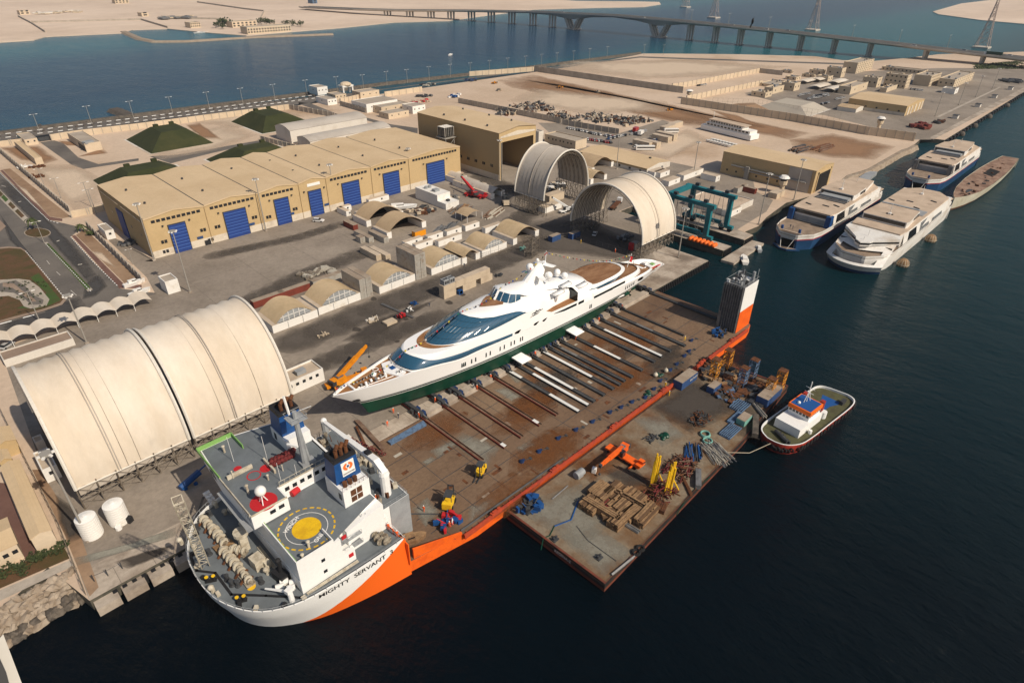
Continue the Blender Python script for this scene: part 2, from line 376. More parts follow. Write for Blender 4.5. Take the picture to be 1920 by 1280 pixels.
# left road system
overlay('road', [g(-60,200),g(0,322),k4(170,250),k4(350,425),k4(430,442),k4(585,478),k4(500,540),k4(660,720),k4(840,905),k4(1110,940),k4(1000,975),k4(0,1252),g(-60,655)], 3.006, 'asphalt_worn')
for a in ([k4(0,120),k4(120,190),k4(340,420),k4(560,640),k4(700,830),k4(640,880),k4(400,620),k4(300,500),k4(0,200)], [k4(600,870),k4(700,800),k4(760,890),k4(680,960),k4(580,985)], [k4(560,960),k4(0,1160),k4(0,1225),k4(620,1045)], [k4(0,380),k4(130,560),k4(260,720),k4(200,700),k4(60,560)]):
    soft(a, 3.010, 'tyre_soft')
GARDEN = [k4(-80,625),k4(60,612),k4(145,618),k4(180,640),k4(468,985),k4(440,1020),k4(300,1068),k4(100,1120),k4(-80,1170)]
MB().prism(GARDEN, 3.0, 3.14).build('garden_kerb', 'paving', kind='structure')
def shrink(p, f): c = (sum(q[0] for q in p)/len(p), sum(q[1] for q in p)/len(p)); return [lerp(c, q, f) for q in p]
overlay('garden_soil', shrink(GARDEN, .95), 3.145, 'dry_garden')
overlay('lawn', [k4(215,830),k4(275,800),k4(430,990),k4(380,1015),k4(250,1050),k4(120,1050),k4(300,980),k4(330,940)], 3.15, 'grass')
overlay('lawn_dark_strip', [k4(105,640),k4(150,640),k4(275,798),k4(215,828)], 3.15, 'dry_garden')
overlay('garden_gravel', [k4(-40,850),k4(130,840),k4(210,850),k4(280,900),k4(350,985),k4(330,1030),k4(220,1052),k4(170,1035),k4(140,990),k4(60,960),k4(-40,970)], 3.156, 'pale_gravel' if 'pale_gravel' in MATS else 'concrete')
overlay('garden_path', [k4(-40,880),k4(110,850),k4(180,890),k4(230,950),k4(310,990),k4(300,1020),k4(220,1025),k4(180,985),k4(100,940),k4(-40,925)], 3.16, 'asphalt_worn')
overlay('garden_sand_bed', [k4(20,868),k4(100,875),k4(160,925),k4(240,980),k4(260,1000),k4(230,1002),k4(150,945),k4(90,905),k4(20,895)], 3.164, 'paving')
MB().prism([k4(-60,415),k4(0,425),k4(42,468),k4(0,506),k4(-60,520)], 3, 3.14).build('traffic_island', 'paving', kind='structure')
isl = [(lambda c, a: (c[0]+6.6*math.cos(a), c[1]+6.6*math.sin(a)))(k4(265,512), i*PI/9) for i in range(18)]
ie = [k4(265+95*math.cos(t), 515+33*math.sin(t)) for t in [i*PI/10 for i in range(20)]]
MB().prism(ie, 3, 3.14).build('traffic_island', 'quay_concrete', kind='structure'); overlay('island_soil', shrink(ie, .93), 3.145, 'dry_garden')
med = [k4(312,585),k4(335,580),k4(480,730),k4(655,915),k4(620,928),k4(455,745)]
MB().prism(med, 3, 3.13).build('median_kerb', 'concrete', kind='structure'); overlay('median_grass', shrink(med, .94), 3.135, 'grass')
med = [k4(-30,215),k4(-5,205),k4(225,440),k4(190,458),k4(-30,245)]
MB().prism(med, 3, 3.13).build('median_kerb', 'concrete', kind='structure')
for a, c, m in ((0,.16,'dry_garden'),(.17,.33,'grass'),(.40,.56,'dry_garden'),(.62,.82,'dry_garden')):
    p = lambda t, w_: lerp(lerp(k4(-5,205),k4(-30,235),w_), lerp(k4(225,440),k4(190,458),w_), t)
    overlay('median_bed', [p(a,.15),p(c,.15),p(c,.85),p(a,.85)], 3.135, m)
def kerb(name, pts, seg, w_, h, z=3.0, m=('white_paint','asphalt_worn')):
    b = MB(); k = 0
    for p, q in zip(pts, pts[1:]):
        L = math.dist(p, q); nn = max(1, int(L/seg)); a = math.atan2(q[1]-p[1], q[0]-p[0])
        for i in range(nn): c = lerp(p, q, (i+.5)/nn); b.ob(c+(z,), (L/nn, w_, h), a, k % 2); k += 1
    return b.build(name, list(m), kind='structure')
kerb('kerb', [k4(0,92),k4(200,290),k4(345,428),k4(410,446)], 1.2, .35, .16)
kerb('kerb', [k4(500,545),k4(660,722),k4(835,895)], 1.2, .35, .16)
kerb('kerb', [k4(182,645),k4(330,820),k4(465,985)], 1.2, .3, .16, 3.02)
kerb('kerb', [k4(325,595),k4(640,925)], 1.1, .3, .17); kerb('kerb', [k4(0,1158),k4(320,1072)], 3, .5, .16)
overlay('footpath', [k4(0,75),k4(18,70),k4(350,400),k4(440,415),k4(440,432),k4(345,425)], 3.012, 'red_paving')
overlay('footpath', [k4(505,535),k4(530,530),k4(880,880),k4(1000,880),k4(1000,905),k4(840,905)], 3.012, 'red_paving')
overlay('verge', [k4(20,68),k4(70,60),k4(500,400),k4(440,412),k4(350,398)], 3.009, 'brown_dirt')
overlay('verge', [k4(535,530),k4(600,490),k4(1010,870),k4(890,880)], 3.009, 'brown_dirt')
soft([k4(640,640),k4(720,650),k4(820,760),k4(700,700)], 3.012, 'pale_soft'); soft([k4(100,160),k4(180,200),k4(330,370),k4(240,300)], 3.012, 'pale_soft')
b = MB()
for x, y, X, Y in ((10,180,40,188),(130,296,150,293),(400,575,420,568),(550,740,580,735),(400,790,425,812),(500,920,540,955),(330,710,350,735),(262,432,280,428)): b.tube(k4(x,y)+(3.012,), k4(X,Y)+(3.012,), .12, 4)
b.build('lane_marks', 'road_paint', kind='structure')
# shore road on the channel
overlay('shore_road', [g(-60,262),g(0,252),g(300,214),g(590,181),g(612,182),g(612,190),g(300,224),g(0,264),g(-60,274)], 3.006, 'asphalt_worn')
kerb('kerb', [g(-40,258),g(0,252.5),g(260,221),g(590,178.5)], 3.2, .9, .3); kerb('kerb', [g(-40,265),g(0,259.5),g(260,227.5),g(590,184.5)], 3.2, .9, .3)
b = MB()
for i in range(46): c = lerp(g(0,256.3), g(590,182), i/45); b.ob(c+(3.0,), (1.6,1.6,.8), 0)
b.build('shore_rail_blocks', 'rock_dark', kind='structure')
overlay('shore_road', [g(612,181),g(1000,130),g(1200,106),g(1590,119),g(1590,122),g(1200,108.5),g(1010,132),g(720,168),g(640,190)], 3.006, 'asphalt_worn')
# yard roads of the sand compound
overlay('access_road', [kw1(480,430),kw1(650,405),kw1(760,440),kw1(940,610),kw1(1180,690),kw1(1664,620),kw1(1664,650),kw1(1000,750),kw1(860,700)], 3.006, 'asphalt_worn')
overlay('access_road', [k1(840,880),k1(1000,870),k1(1460,790),k1(1480,800),k1(1200,860),k1(960,920)], 3.006, 'asphalt_worn')
overlay('access_road', [kw5(0,290),kw5(150,300),kw5(500,440),kw5(820,470),kw5(1180,570),kw5(1530,620),kw5(1530,690),kw5(1300,640),kw5(1150,600),kw5(800,500),kw5(480,470),kw5(0,310)], 3.006, 'asphalt_worn')
for p in ([kw1(0,490),kw1(400,470),kw1(470,470),kw1(700,640),kw1(540,690),kw1(250,640),kw1(80,540)], [kw1(690,410),kw1(900,420),kw1(960,470),kw1(800,470)], [kw1(930,600),kw1(1240,500),kw1(1300,560),kw1(960,600)], [k1(1040,700),k1(1120,690),k1(1260,790),k1(1140,780)]): soft(p, 3.008, 'dirt_soft')
for p in ([kw1(350,700),kw1(900,690),kw1(1300,900),kw1(1200,1150),kw1(900,1250),kw1(500,900)], [k1(760,830),k1(1000,740),k1(1300,700),k1(1450,760),k1(1200,850),k1(900,900)], [k1(1050,690),k1(1500,600),k1(1700,650),k1(1350,720)]): soft(p, 3.007, 'pale_soft')
# scraped sand field and its track
for p in ([g(930,150),g(1000,140),g(1180,180),g(1300,205),g(1420,240),g(1300,240),g(1130,200),g(960,165)], [g(990,150),g(1100,165),g(1280,203),g(1400,245),g(1290,232),g(1120,187)], [g(1280,205),g(1400,225),g(1520,250),g(1480,262),g(1360,240)], [g(1480,262),g(1560,250),g(1680,275),g(1640,300),g(1560,296),g(1490,285)], [g(1330,205),g(1380,215),g(1440,240),g(1400,240)]): soft(p, 3.008, 'dirt_soft')
for k in range(7):
    a = [g(970+k*11,148+k*1.4), g(1100+k*10,170+k*1.6), g(1250+k*9,199+k*1.8), g(1390+k*9,230+k*1.9)]
    a = smooth_line(a, 4); soft([(x, y+1.6) for x, y in a]+[(x, y-1.6) for x, y in a[::-1]], 3.02, 'dirt_soft', rings=((1,0),(.985,.9),(.3,1)))
for p in ([g(1060,115),g(1300,112),g(1480,125),g(1400,140),g(1200,150),g(1040,130)], [g(1000,165),g(1250,190),g(1260,210),g(1100,215),g(950,190)], [g(1180,290),g(1290,240),g(1330,260),g(1250,300)]): soft(p, 3.007, 'pale_soft')
# car park, eastern compound, far quay
overlay('car_park', [k6(560,190),k6(730,190),k6(1130,265),k6(1440,170),k6(1500,190),k6(1320,330),k6(1240,380),k6(880,330),k6(640,260)], 3.012, 'yard')
overlay('compound_pavement', [g(1470,210),g(1500,204),g(1395,175),g(1600,135),g(1760,128),g(1930,128),g(1930,168),g(1745,262),g(1712,262),g(1700,255),g(1545,216)], 3.006, 'yard')
overlay('quay_line', [kw8(1040,690),kw8(1080,690),kw8(1690,395),kw8(1670,392)], 3.012, 'concrete')
overlay('quay_edge', [g(1750,262),g(1744,258),g(1920,164),g(1926,169)], 3.016, 'quay_concrete')
overlay('parking_lot', [k3(640,545),k3(760,500),k3(900,540),k3(880,620),k3(780,600)], 3.012, 'yard_dark')
b = MB()
for i in range(34): x = 562+i*9.5; b.box(x, x+4.5, 109.2+.0105*(x-560)-1, 109.9+.0105*(x-560), .3, 2.6)
b.build('quay_fender_piles', 'black', kind='structure')
# far shore, sandbank, islands, breakwater
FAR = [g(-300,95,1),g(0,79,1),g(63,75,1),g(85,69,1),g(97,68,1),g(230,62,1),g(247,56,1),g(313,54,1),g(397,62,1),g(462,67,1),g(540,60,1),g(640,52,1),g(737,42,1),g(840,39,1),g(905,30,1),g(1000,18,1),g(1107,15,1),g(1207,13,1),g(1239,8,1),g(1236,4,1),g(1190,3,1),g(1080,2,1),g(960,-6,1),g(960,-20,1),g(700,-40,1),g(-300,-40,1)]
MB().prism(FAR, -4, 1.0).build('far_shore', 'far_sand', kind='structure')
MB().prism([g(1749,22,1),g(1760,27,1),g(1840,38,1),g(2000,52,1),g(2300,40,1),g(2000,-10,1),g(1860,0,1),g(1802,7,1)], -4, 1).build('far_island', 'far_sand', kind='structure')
def bank(name, line, wid, h, m='rock', z=0):
    b = MB(); rs = []
    for i, p in enumerate(line):
        a = line[max(0, i-1)]; c = line[min(len(line)-1, i+1)]; d = math.atan2(c[1]-a[1], c[0]-a[0]); nx, ny = -math.sin(d), math.cos(d)
        rs.append([(p[0]+nx*w_*wid*random.uniform(.9,1.1), p[1]+ny*w_*wid*random.uniform(.9,1.1), z+hh*h) for w_, hh in ((-1,-.5),(-.45,1),(.45,1),(1,-.5))])
    b.loft(rs, closed=False); b.f = [f[::-1] for f in b.f]; return b.build(name, m, kind='structure')
def fineline(pts, step):
    o = []
    for p, q in zip(pts, pts[1:]):
        nn = max(1, int(math.dist(p, q)/step)); o += [lerp(p, q, i/nn) for i in range(nn)]
    return o+[pts[-1]]
bank('breakwater', fineline([g(232,61,0),g(262,74,0),g(290,79.5,0),g(350,79,0),g(480,71,0),g(624,65.5,0)], 10), 9, 2.2, 'rock')
bank('rock_jetty', fineline([g(247,222,0),g(232,214,0),g(215,208,0)], 4), 8, 2.4, 'rock_dark')
bank('shore_rocks', fineline([g(-60,263,0),g(0,254,0),g(300,214,0),g(590,177,0),g(720,160,0),g(1000,128,0),g(1200,102,0)], 8), 3.4, 2.9, 'rock_dark')
MB().prism([kw1(80,265),kw1(110,250),kw1(155,285),kw1(130,295)],-3,1.4).build('rock_jetty','rock_dark',kind='structure')
MB().prism([kw1(295,225),kw1(320,220),kw1(390,270),kw1(345,280)],-3,1.4).build('rock_jetty','rock_dark',kind='structure')
MB().prism([kw1(440,190),kw1(475,180),kw1(540,235),kw1(515,250)],-3,1.4).build('rock_jetty','rock_dark',kind='structure')
bank('coast_rocks', fineline([(380,121),g(1587,330),g(1600,326),g(1626,318),g(1651,304),g(1690,282),g(1701,279),g(1716,271)], 4), 4, 2.8, 'rock')
overlay('gutter_dirt', [g(168,1118),g(120,1000),g(60,880),g(75,880),g(150,1000),g(185,1100)], 3.012, 'brown_dirt')
for p in ([kl(400,600),kl(700,520),kl(960,430),kl(960,480),kl(700,560),kl(420,640)],): soft(p, 3.014, 'grey_soft')
for p in ([kl(300,250),kl(420,330),kl(460,480),kl(380,520),kl(320,400)], [kl(620,620),kl(800,560),kl(960,520),kl(900,580),kl(700,660)], [g(640,640),g(700,600),g(820,560),g(700,640)]): soft(p, 3.015, 'stain_shade_soft')
# ------------------------------------------------------------------ heavy lift ship
mat('ship_white', (.80,.80,.78), .45, fine=.04, fscale=1.2, col3=(.62,.58,.50), s3=.25, th3=(.66,.8))
mat('ship_grey', (.30,.315,.325), .6, (.25,.26,.27), .3, fine=.06)
mat('deck_grey', (.15,.17,.185), .7, (.12,.135,.145), .25, (.4,.65), .1, 2, col3=(.20,.19,.17), s3=.4, th3=(.66,.75))
mat('ship_deck', (.165,.105,.066), .85, (.225,.155,.098), .10, (.38,.68), .25, 1.6, col3=(.105,.06,.037), s3=.05, th3=(.47,.7), stretch=(.55,1,1))
mat('orange_hull', (.82,.13,.012), .55, (.70,.10,.012), .4, fine=.06)
mat('red_edge', (.42,.06,.022), .7, (.30,.05,.03), .5, fine=.2)
mat('jack_blue', (.012,.035,.11), .6, (.01,.02,.06), 1, fine=.2); mat('blue_paint', (.012,.07,.23), .5, (.01,.055,.18), .5, fine=.06)
mat('logo_orange', (.75,.16,.03), .5); mat('yellow', (.80,.50,.015), .6, (.70,.40,.02), .6, fine=.1); mat('helideck_yellow', (.72,.45,.01), .75, (.60,.35,.01), .5, fine=.1)
mat('lime', (.22,.42,.12), .6); mat('signal_red', (.48,.02,.025), .55, fine=.1); mat('netting_red', (.14,.02,.02), .8, (.07,.012,.012), 2, fine=.3)
mat('rust', (.13,.05,.02), .9, (.07,.03,.016), 1, fine=.3); mat('cream_metal', (.55,.50,.40), .6, (.38,.33,.25), .8, fine=.12)
mat('winch', (.36,.32,.25), .6, (.14,.11,.08), 1.2, (.4,.6), .2); mat('steel', (.22,.22,.22), .5, (.15,.15,.15), .6, metal=.4); mat('steel_dark', (.055,.058,.062), .6, (.035,.035,.038), .5, fine=.15)
mat('glass', (.012,.016,.02), .1, spec=.6); mat('orange', (.85,.16,.02), .6, fine=.08); mat('wood_dark', (.12,.07,.038), .9, fine=.25); mat('wood_beam', (.30,.185,.095), .85, (.19,.115,.06), .8, (.4,.6), .25, 3); mat('rope', (.42,.36,.27), .9)
mat('pale_plate', (.40,.37,.31), .8, fine=.15); mat('tower_paint', (.14,.145,.15), .6, (.10,.10,.105), .5, fine=.1)
mat('tower_orange',(.62,.26,.02),.6,(.35,.12,.02),.8,fine=.15); mat('tower_blue',(.10,.17,.28),.6,(.07,.10,.16),.8,fine=.15)
mat('bulwark', (.45,.43,.39), .6, fine=.06)
# painted hull: white above, orange below a slanting line, both the ship's own paint
hm = mat('servant_hull', (.80,.80,.78), .5, fine=.05, col3=(.66,.62,.55), s3=.2, th3=(.62,.75)); n = hm.node_tree.nodes; l = hm.node_tree.links; bs = n['Principled BSDF']
src = bs.inputs['Base Color'].links[0].from_socket
geo = n.new('ShaderNodeNewGeometry'); sx = n.new('ShaderNodeSeparateXYZ'); l.new(geo.outputs['Position'], sx.inputs[0])
ma = n.new('ShaderNodeMath'); ma.operation = 'MULTIPLY_ADD'; ma.inputs[1].default_value = -.47; l.new(sx.outputs['X'], ma.inputs[0]); ma.inputs[2].default_value = 25.5*.47
sm = n.new('ShaderNodeMath'); sm.operation = 'ADD'; l.new(ma.outputs[0], sm.inputs[0]); l.new(sx.outputs['Z'], sm.inputs[1])
gt = n.new('ShaderNodeMath'); gt.operation = 'LESS_THAN'; gt.inputs[1].default_value = 0; l.new(sm.outputs[0], gt.inputs[0])
mx = n.new('ShaderNodeMix'); mx.data_type = 'RGBA'; l.new(gt.outputs[0], mx.inputs[0]); l.new(src, mx.inputs[6]); mx.inputs[7].default_value = (.82,.13,.012,1); l.new(mx.outputs[2], bs.inputs['Base Color'])

ship = thing('heavy_lift_ship', 'orange and white heavy lift ship with helideck, moored along the quay', 'ship', (110,97.5,0))
RIM = [(48.6,80.6),(40,80.5),(30,81.0),(23.8,82.2),(18.8,85),(15.5,89.4),(13.4,95),(12.9,101),(13.4,107),(15.5,112.5),(18.8,117),(23.8,119.6),(30,120.4),(40,120),(48.6,119)]
WL = [(48.6,79.2),(40,81.5),(30,84.3),(25,87),(20.5,90.8),(17.5,95),(16.5,101),(17.5,107),(20.5,112),(25,115.5),(30,118),(40,119),(48.6,119)]
WL = [(48.6,79.4),(40,80.9),(31,83.4),(25.5,86.2),(21,89.5),(18.2,93),(16.6,97),(16.2,101),(16.8,106),(18.6,110.5),(21.5,114.5),(25.5,117),(31,118.6),(40,119),(48.6,118.8)]
rim = smooth_line(RIM); wl = smooth_line(WL)
b = MB(); lev = [(-1.5,0),(0,.12),(3,.38),(6,.68),(8.5,.9),(10.7,1)]
b.loft([[lerp(p, q, f)+(z,) for p, q in zip(wl, rim)] for z, f in lev], closed=False)
inner = shrink(rim, .985); b.loft([[p+(10.7,) for p in rim], [p+(10.7,) for p in inner], [p+(9.7,) for p in inner]], closed=False)
b.box(48.35,48.6,79.4,119,3.2,9.7)
b.build('forecastle_hull', 'servant_hull', ship, 'auto')
MB().sheet(inner+[(48.5,119),(48.5,80.8)], 9.7).build('forecastle_deck', 'deck_grey', ship)
MB().tube((48.6,80.6,10.8),(48.6,87,10.8),.06).build('aft_rail', 'ship_white', ship)
main = [(48.6,80.2),(66,77.3),(196,77.2),(200,78.2),(201.6,80),(201.8,83),(199.3,86.5),(198.4,117.3),(48.6,118.2)]
MB().prism(main, -1.5, 3.15).build('hull', 'orange_hull', ship)
MB().sheet(shrink(main, .9975), 3.2).build('cargo_deck', 'ship_deck', ship)
for q in ([kp(560,640,3.2),kp(700,690,3.2),kp(800,740,3.2),kp(720,870,3.2),kp(560,760,3.2),kp(480,700,3.2)], [kp(750,370,3.2),kp(840,355,3.2),kp(960,430,3.2),kp(880,450,3.2)], [kp(350,760,3.2),kp(480,700,3.2),kp(560,690,3.2),kp(410,810,3.2)], [kp(300,830,3.2),kp(370,790,3.2),kp(400,810,3.2),kp(340,850,3.2)], [kp(900,740,3.2),kp(1000,680,3.2),kp(1050,710,3.2),kp(920,780,3.2)], [kp(240,1120,3.2),kp(340,1050,3.2),kp(420,1140,3.2),kp(330,1240,3.2)], [kp(600,1110,3.2),kp(740,1060,3.2),kp(790,1110,3.2),kp(600,1210,3.2)], [kp(800,230,3.2),kp(900,260,3.2),kp(1010,330,3.2),kp(900,330,3.2)]):
    soft(q, 3.206+random.random()*.003, 'grey_soft', ship, 'bare_patch', k=.62)
for i in range(22):
    x, y = random.uniform(62,190), random.uniform(79,112); rr = random.uniform(3,9)
    soft([(x+rr*1.6*math.cos(t), y+rr*math.sin(t)*.8) for t in [j*PI/3 for j in range(6)]], 3.211+i*.0006, random.choice(['rust_soft','stain_shade_soft','rust_soft']), ship, 'deck_stain_shade', k=.42)
b = MB()
for i in range(58): x, y = random.uniform(60,190), random.uniform(79,114); a = random.choice((0,PI/2)); b.ob((x,y,3.206),(random.uniform(1,3.4),random.uniform(.5,1.1),.02),a, random.choice((0,1,1)))
b.build('deck_plate', ['pale_plate' if 'pale_plate' in MATS else 'steel', 'rust'], ship)
b = MB()
for y in (83.2,88.6,95,102,108.5): b.box(57,198,y-.09,y+.09,3.206,3.224)
for i in range(15): b.box(60+i*9.8,60.14+i*9.8,78,116.8,3.206,3.226)
b.build('deck_seam', 'steel_dark', ship)
# edge: gunwale with fairleads
b = MB(); b.box(62,196,76.85,77.35,2.5,3.75,0)
for i in range(66): b.box(63+i*2,63.12+i*2,77.3,77.9,3.15,3.6,0)
b.add([(50,80.2,3.2),(62,77.9,3.2),(62,77.9,4.0),(50,80.2,6.3),(50,80.6,3.2),(62,78.3,3.2),(62,78.3,4.0),(50,80.6,6.3)], [(0,1,2,3),(7,6,5,4),(3,2,6,7),(0,3,7,4)], 1)
for x in (72,93,118,143,165,185): b.ob((x,77.2,3.2),(3.2,.9,.9),0,0); b.cyl((x-.8,77.2),4.1,4.4,.35,n=8); b.cyl((x+.8,77.2),4.1,4.4,.35,n=8)
b.build('gunwale', ['red_edge','orange_hull'], ship)
MB().path([(62.5,79.0,3.3),(98,78.6,3.3)], .3, 4).path([(57,98,3.3),(56.5,92,3.3),(62,86.5,3.3)], .22, 4).build('deck_hose', 'steel_dark', ship)
# superstructure
b = MB()
b.prism([(26.5,84),(38.6,84),(38.6,86.2),(48,86.4),(48,102),(26.5,102)], 9.7, 13.2)
b.prism([(26.6,84),(36,84),(36,86.3),(47.4,88.2),(47.4,102),(26.6,102)], 13.2, 17.6)
b.box(26.5,46,101.9,121.2,9.7,21.5)
b.prism([(24.9,97.8),(32.7,97.8),(32.7,101.8),(45.5,101.8),(45.5,121.5),(33,124.6),(25.6,124.6),(24.6,112)], 18.0, 21.5)
b.box(26.62,26.85,84,97.8,17.6,18.7); b.box(26.8,34.6,83.98,84.2,17.6,18.75); b.box(34.4,34.6,84.2,88,17.6,18.75)
b.box(44,54.6,87,118.4,3.2,14.6)
b.prism([(38,85.0),(47.6,86.3),(47.6,88.3),(38,88.3)], 13.4, 17.2)
b.prism([(40.5,86.6),(47.2,86.6),(47.2,89.8),(40.5,89.8)], 9.7, 16.2)
b.build('superstructure', 'ship_white', ship)
MB().box(54.6,54.75,87.0,118.2,3.2,14.6).box(49.5,54.6,86.85,87,3.2,14.7).box(54.7,59.8,104.7,109.1,3.2,9).build('cargo_bulkhead', 'ship_grey', ship)
b = MB(); b.sheet([(26.9,84.3),(34.4,84.3),(47.2,88.6),(47.2,101.7),(26.9,101.7)], 17.61)
b.sheet([(25.1,98.1),(32.4,98.1),(32.4,102.1),(45.2,102.1),(45.2,121.3),(33,124.3),(25.8,124.3),(24.9,112)], 21.51); b.sheet([(44.2,87.2),(54.4,87.2),(54.4,118.2),(44.2,118.2)], 14.61)
b.build('upper_deck', 'deck_grey', ship)
b = MB()
b.box(24.8,25.0,112,124.4,21.5,22.6).box(24.9,32.8,124.4,124.6,21.5,22.6).box(32.7,32.9,118.5,124.5,21.5,22.6)
b.box(26.85,26.95,84.2,97.7,18.7,18.78)
b.build('wing_bulwark', 'lime', ship)
b = MB(); b.box(24.7,24.9,98,112,21.5,22.4); b.box(26,31.5,111,111.4,21.5,22.5); b.box(34,34.4,106,111.2,21.5,22.6); b.box(24.9,32.6,97.65,97.8,21.5,21.9); b.box(32.75,45.4,101.6,101.75,21.5,21.8)
for x in [33+i*1.2 for i in range(11)]: b.tube((x,101.7,21.8),(x,101.7,22.8),.04,4)
b.tube((33,101.7,22.8),(45,101.7,22.8),.05,4)
b.build('bridge_parapet', 'cream_metal', ship)
def win_row(parent, pts, size, dirv, m='glass', name='window'):
    """windows as parts: centres, size (w, h), outward axis letter and sign"""
    for c in pts:
        w_, h_ = size; bb = MB()
        if dirv == '-y': bb.box(c[0]-w_/2,c[0]+w_/2,c[1]-.05,c[1]+.02,c[2]-h_/2,c[2]+h_/2)
        elif dirv == '+y': bb.box(c[0]-w_/2,c[0]+w_/2,c[1]-.02,c[1]+.05,c[2]-h_/2,c[2]+h_/2)
        elif dirv == '-x': bb.box(c[0]-.05,c[0]+.02,c[1]-w_/2,c[1]+w_/2,c[2]-h_/2,c[2]+h_/2)
        elif dirv == '+x': bb.box(c[0]-.02,c[0]+.05,c[1]-w_/2,c[1]+w_/2,c[2]-h_/2,c[2]+h_/2)
        bb.build(name, m, parent)
win_row(ship, [(34.4+i*1.75,101.78,19.9) for i in range(6)], (1,1), '-y'); win_row(ship, [(29.2,97.78,20),(31.1,97.78,20.1)], (1.2,.9), '-y')
win_row(ship, [gy(480+672*.1875,880+905*.1875,84),gy(480+697*.1875,880+1012*.1875,84),gy(480+918*.1875,880+880*.1875,84.1)], (.8,.8), '-y', 'glass', 'porthole')
for i, (y, z) in enumerate([(88,15.6),(90.5,13),(93.5,15.6),(96.5,13),(99.5,15.6),(104,13),(108,15.8),(112,13),(116,15.8),(119,12.6),(87,11.6),(99,11.6)]): MB().cyl((0,0),0,.1,.25,n=8).build('porthole','glass',ship).matrix_local = Matrix.Translation(Vector((26.46,y,z))-ORG[ship.name]) @ Matrix.Rotation(-PI/2,4,'Y')
MB().box(24.86,24.92,99.6,118.6,19.2,20.6).build('bridge_window', 'glass', ship)
b = MB()
for y in range(99,119): b.box(24.8,24.9,y-.08,y+.08,19.2,20.6)
b.box(23.6,24.7,98,113,17.9,18.05)
b.build('bridge_mullion', 'ship_grey', ship)
# balconies and stairs on the starboard side
b = MB()
for z in (12.6,15.2): b.box(34.6,41,84.4,86.4,z,z+.12); b.tube((34.6,84.5,z+1.1),(41,84.5,z+1.1),.05,4); [b.tube((34.7+i*1.05,84.5,z),(34.7+i*1.05,84.5,z+1.1),.04,4) for i in range(7)]
for k in range(12): b.box(40.6+k*.16,41.5+k*.16,86.5,88.2,10.2+k*.6,10.3+k*.6)
b.tube((40.7,86.5,11),(42.6,86.5,18),.06,4); b.tube((41.6,86.5,10.6),(43.5,86.5,17.6),.06,4)
b.build('side_gallery', 'ship_grey', ship)
for c in ((36.9,84.2,17),(37.6,83.9,11.4)): MB().ob(c,(1,.3,.8)).build('life_buoy_box','signal_red',ship)
# helideck markings, flat paint
def disc(c, r0, r1, z, n=40, a0=0, a1=2*PI):
    bb = MB(); k = max(3, int(n*(a1-a0)/(2*PI)))
    if r0 <= 0: bb.sheet([(c[0]+r1*math.cos(2*PI*i/n), c[1]+r1*math.sin(2*PI*i/n)) for i in range(n)], z); return bb
    return bb.loft([[(c[0]+r*math.cos(a0+(a1-a0)*i/k), c[1]+r*math.sin(a0+(a1-a0)*i/k), z) for i in range(k+1)] for r in (r1, r0)], closed=False)
HC = (32.7,91.3)
disc(HC,0,2.9,17.625).build('landing_circle','helideck_yellow',ship); disc(HC,4.1,4.22,17.622).build('landing_ring','white_paint',ship)
b = MB()
for i in range(24): q = disc(HC,5.35,5.7,17.622,40,2*PI*i/24,2*PI*(i+.62)/24); b.add(q.v, q.f)
b.build('landing_dashes','helideck_yellow',ship)
text('WINCH', 1.25, (30.9,94.2,17.63), (.83,.42,0), (-.42,.83,0), 'white_paint', ship, 'deck_lettering', .02); text('ONLY', 1.25, (33.6,87.6,17.63), (.83,.40,0), (-.40,.83,0), 'white_paint', ship, 'deck_lettering', .02)
# hull name
pa = gy(*[320+861*.34384, 740+1085*.34375], 80.7); pb = gy(*[320+1152*.34384, 740+893*.34375], 80.5)
nm = text('MIGHTY  SERVANT  3', 1.6, ((pa[0]+pb[0])/2+.5, 80.2, (pa[2]+pb[2])/2+.15), (1,-.07,(pb[2]-pa[2])/(pb[0]-pa[0])), (0,-.08,1), 'black', ship, 'ship_name', .018, sx=1.12)
RS = sorted(p for p in rim if p[1] < 101); WS_ = sorted(p for p in wl if p[1] < 101)
for v in nm.data.vertices:
    X, Z = v.co.x+110, v.co.z; f = interp([(a, c) for a, c in lev], Z); v.co.y = interp(WS_, X)*(1-f)+interp(RS, X)*f-.12-97.5
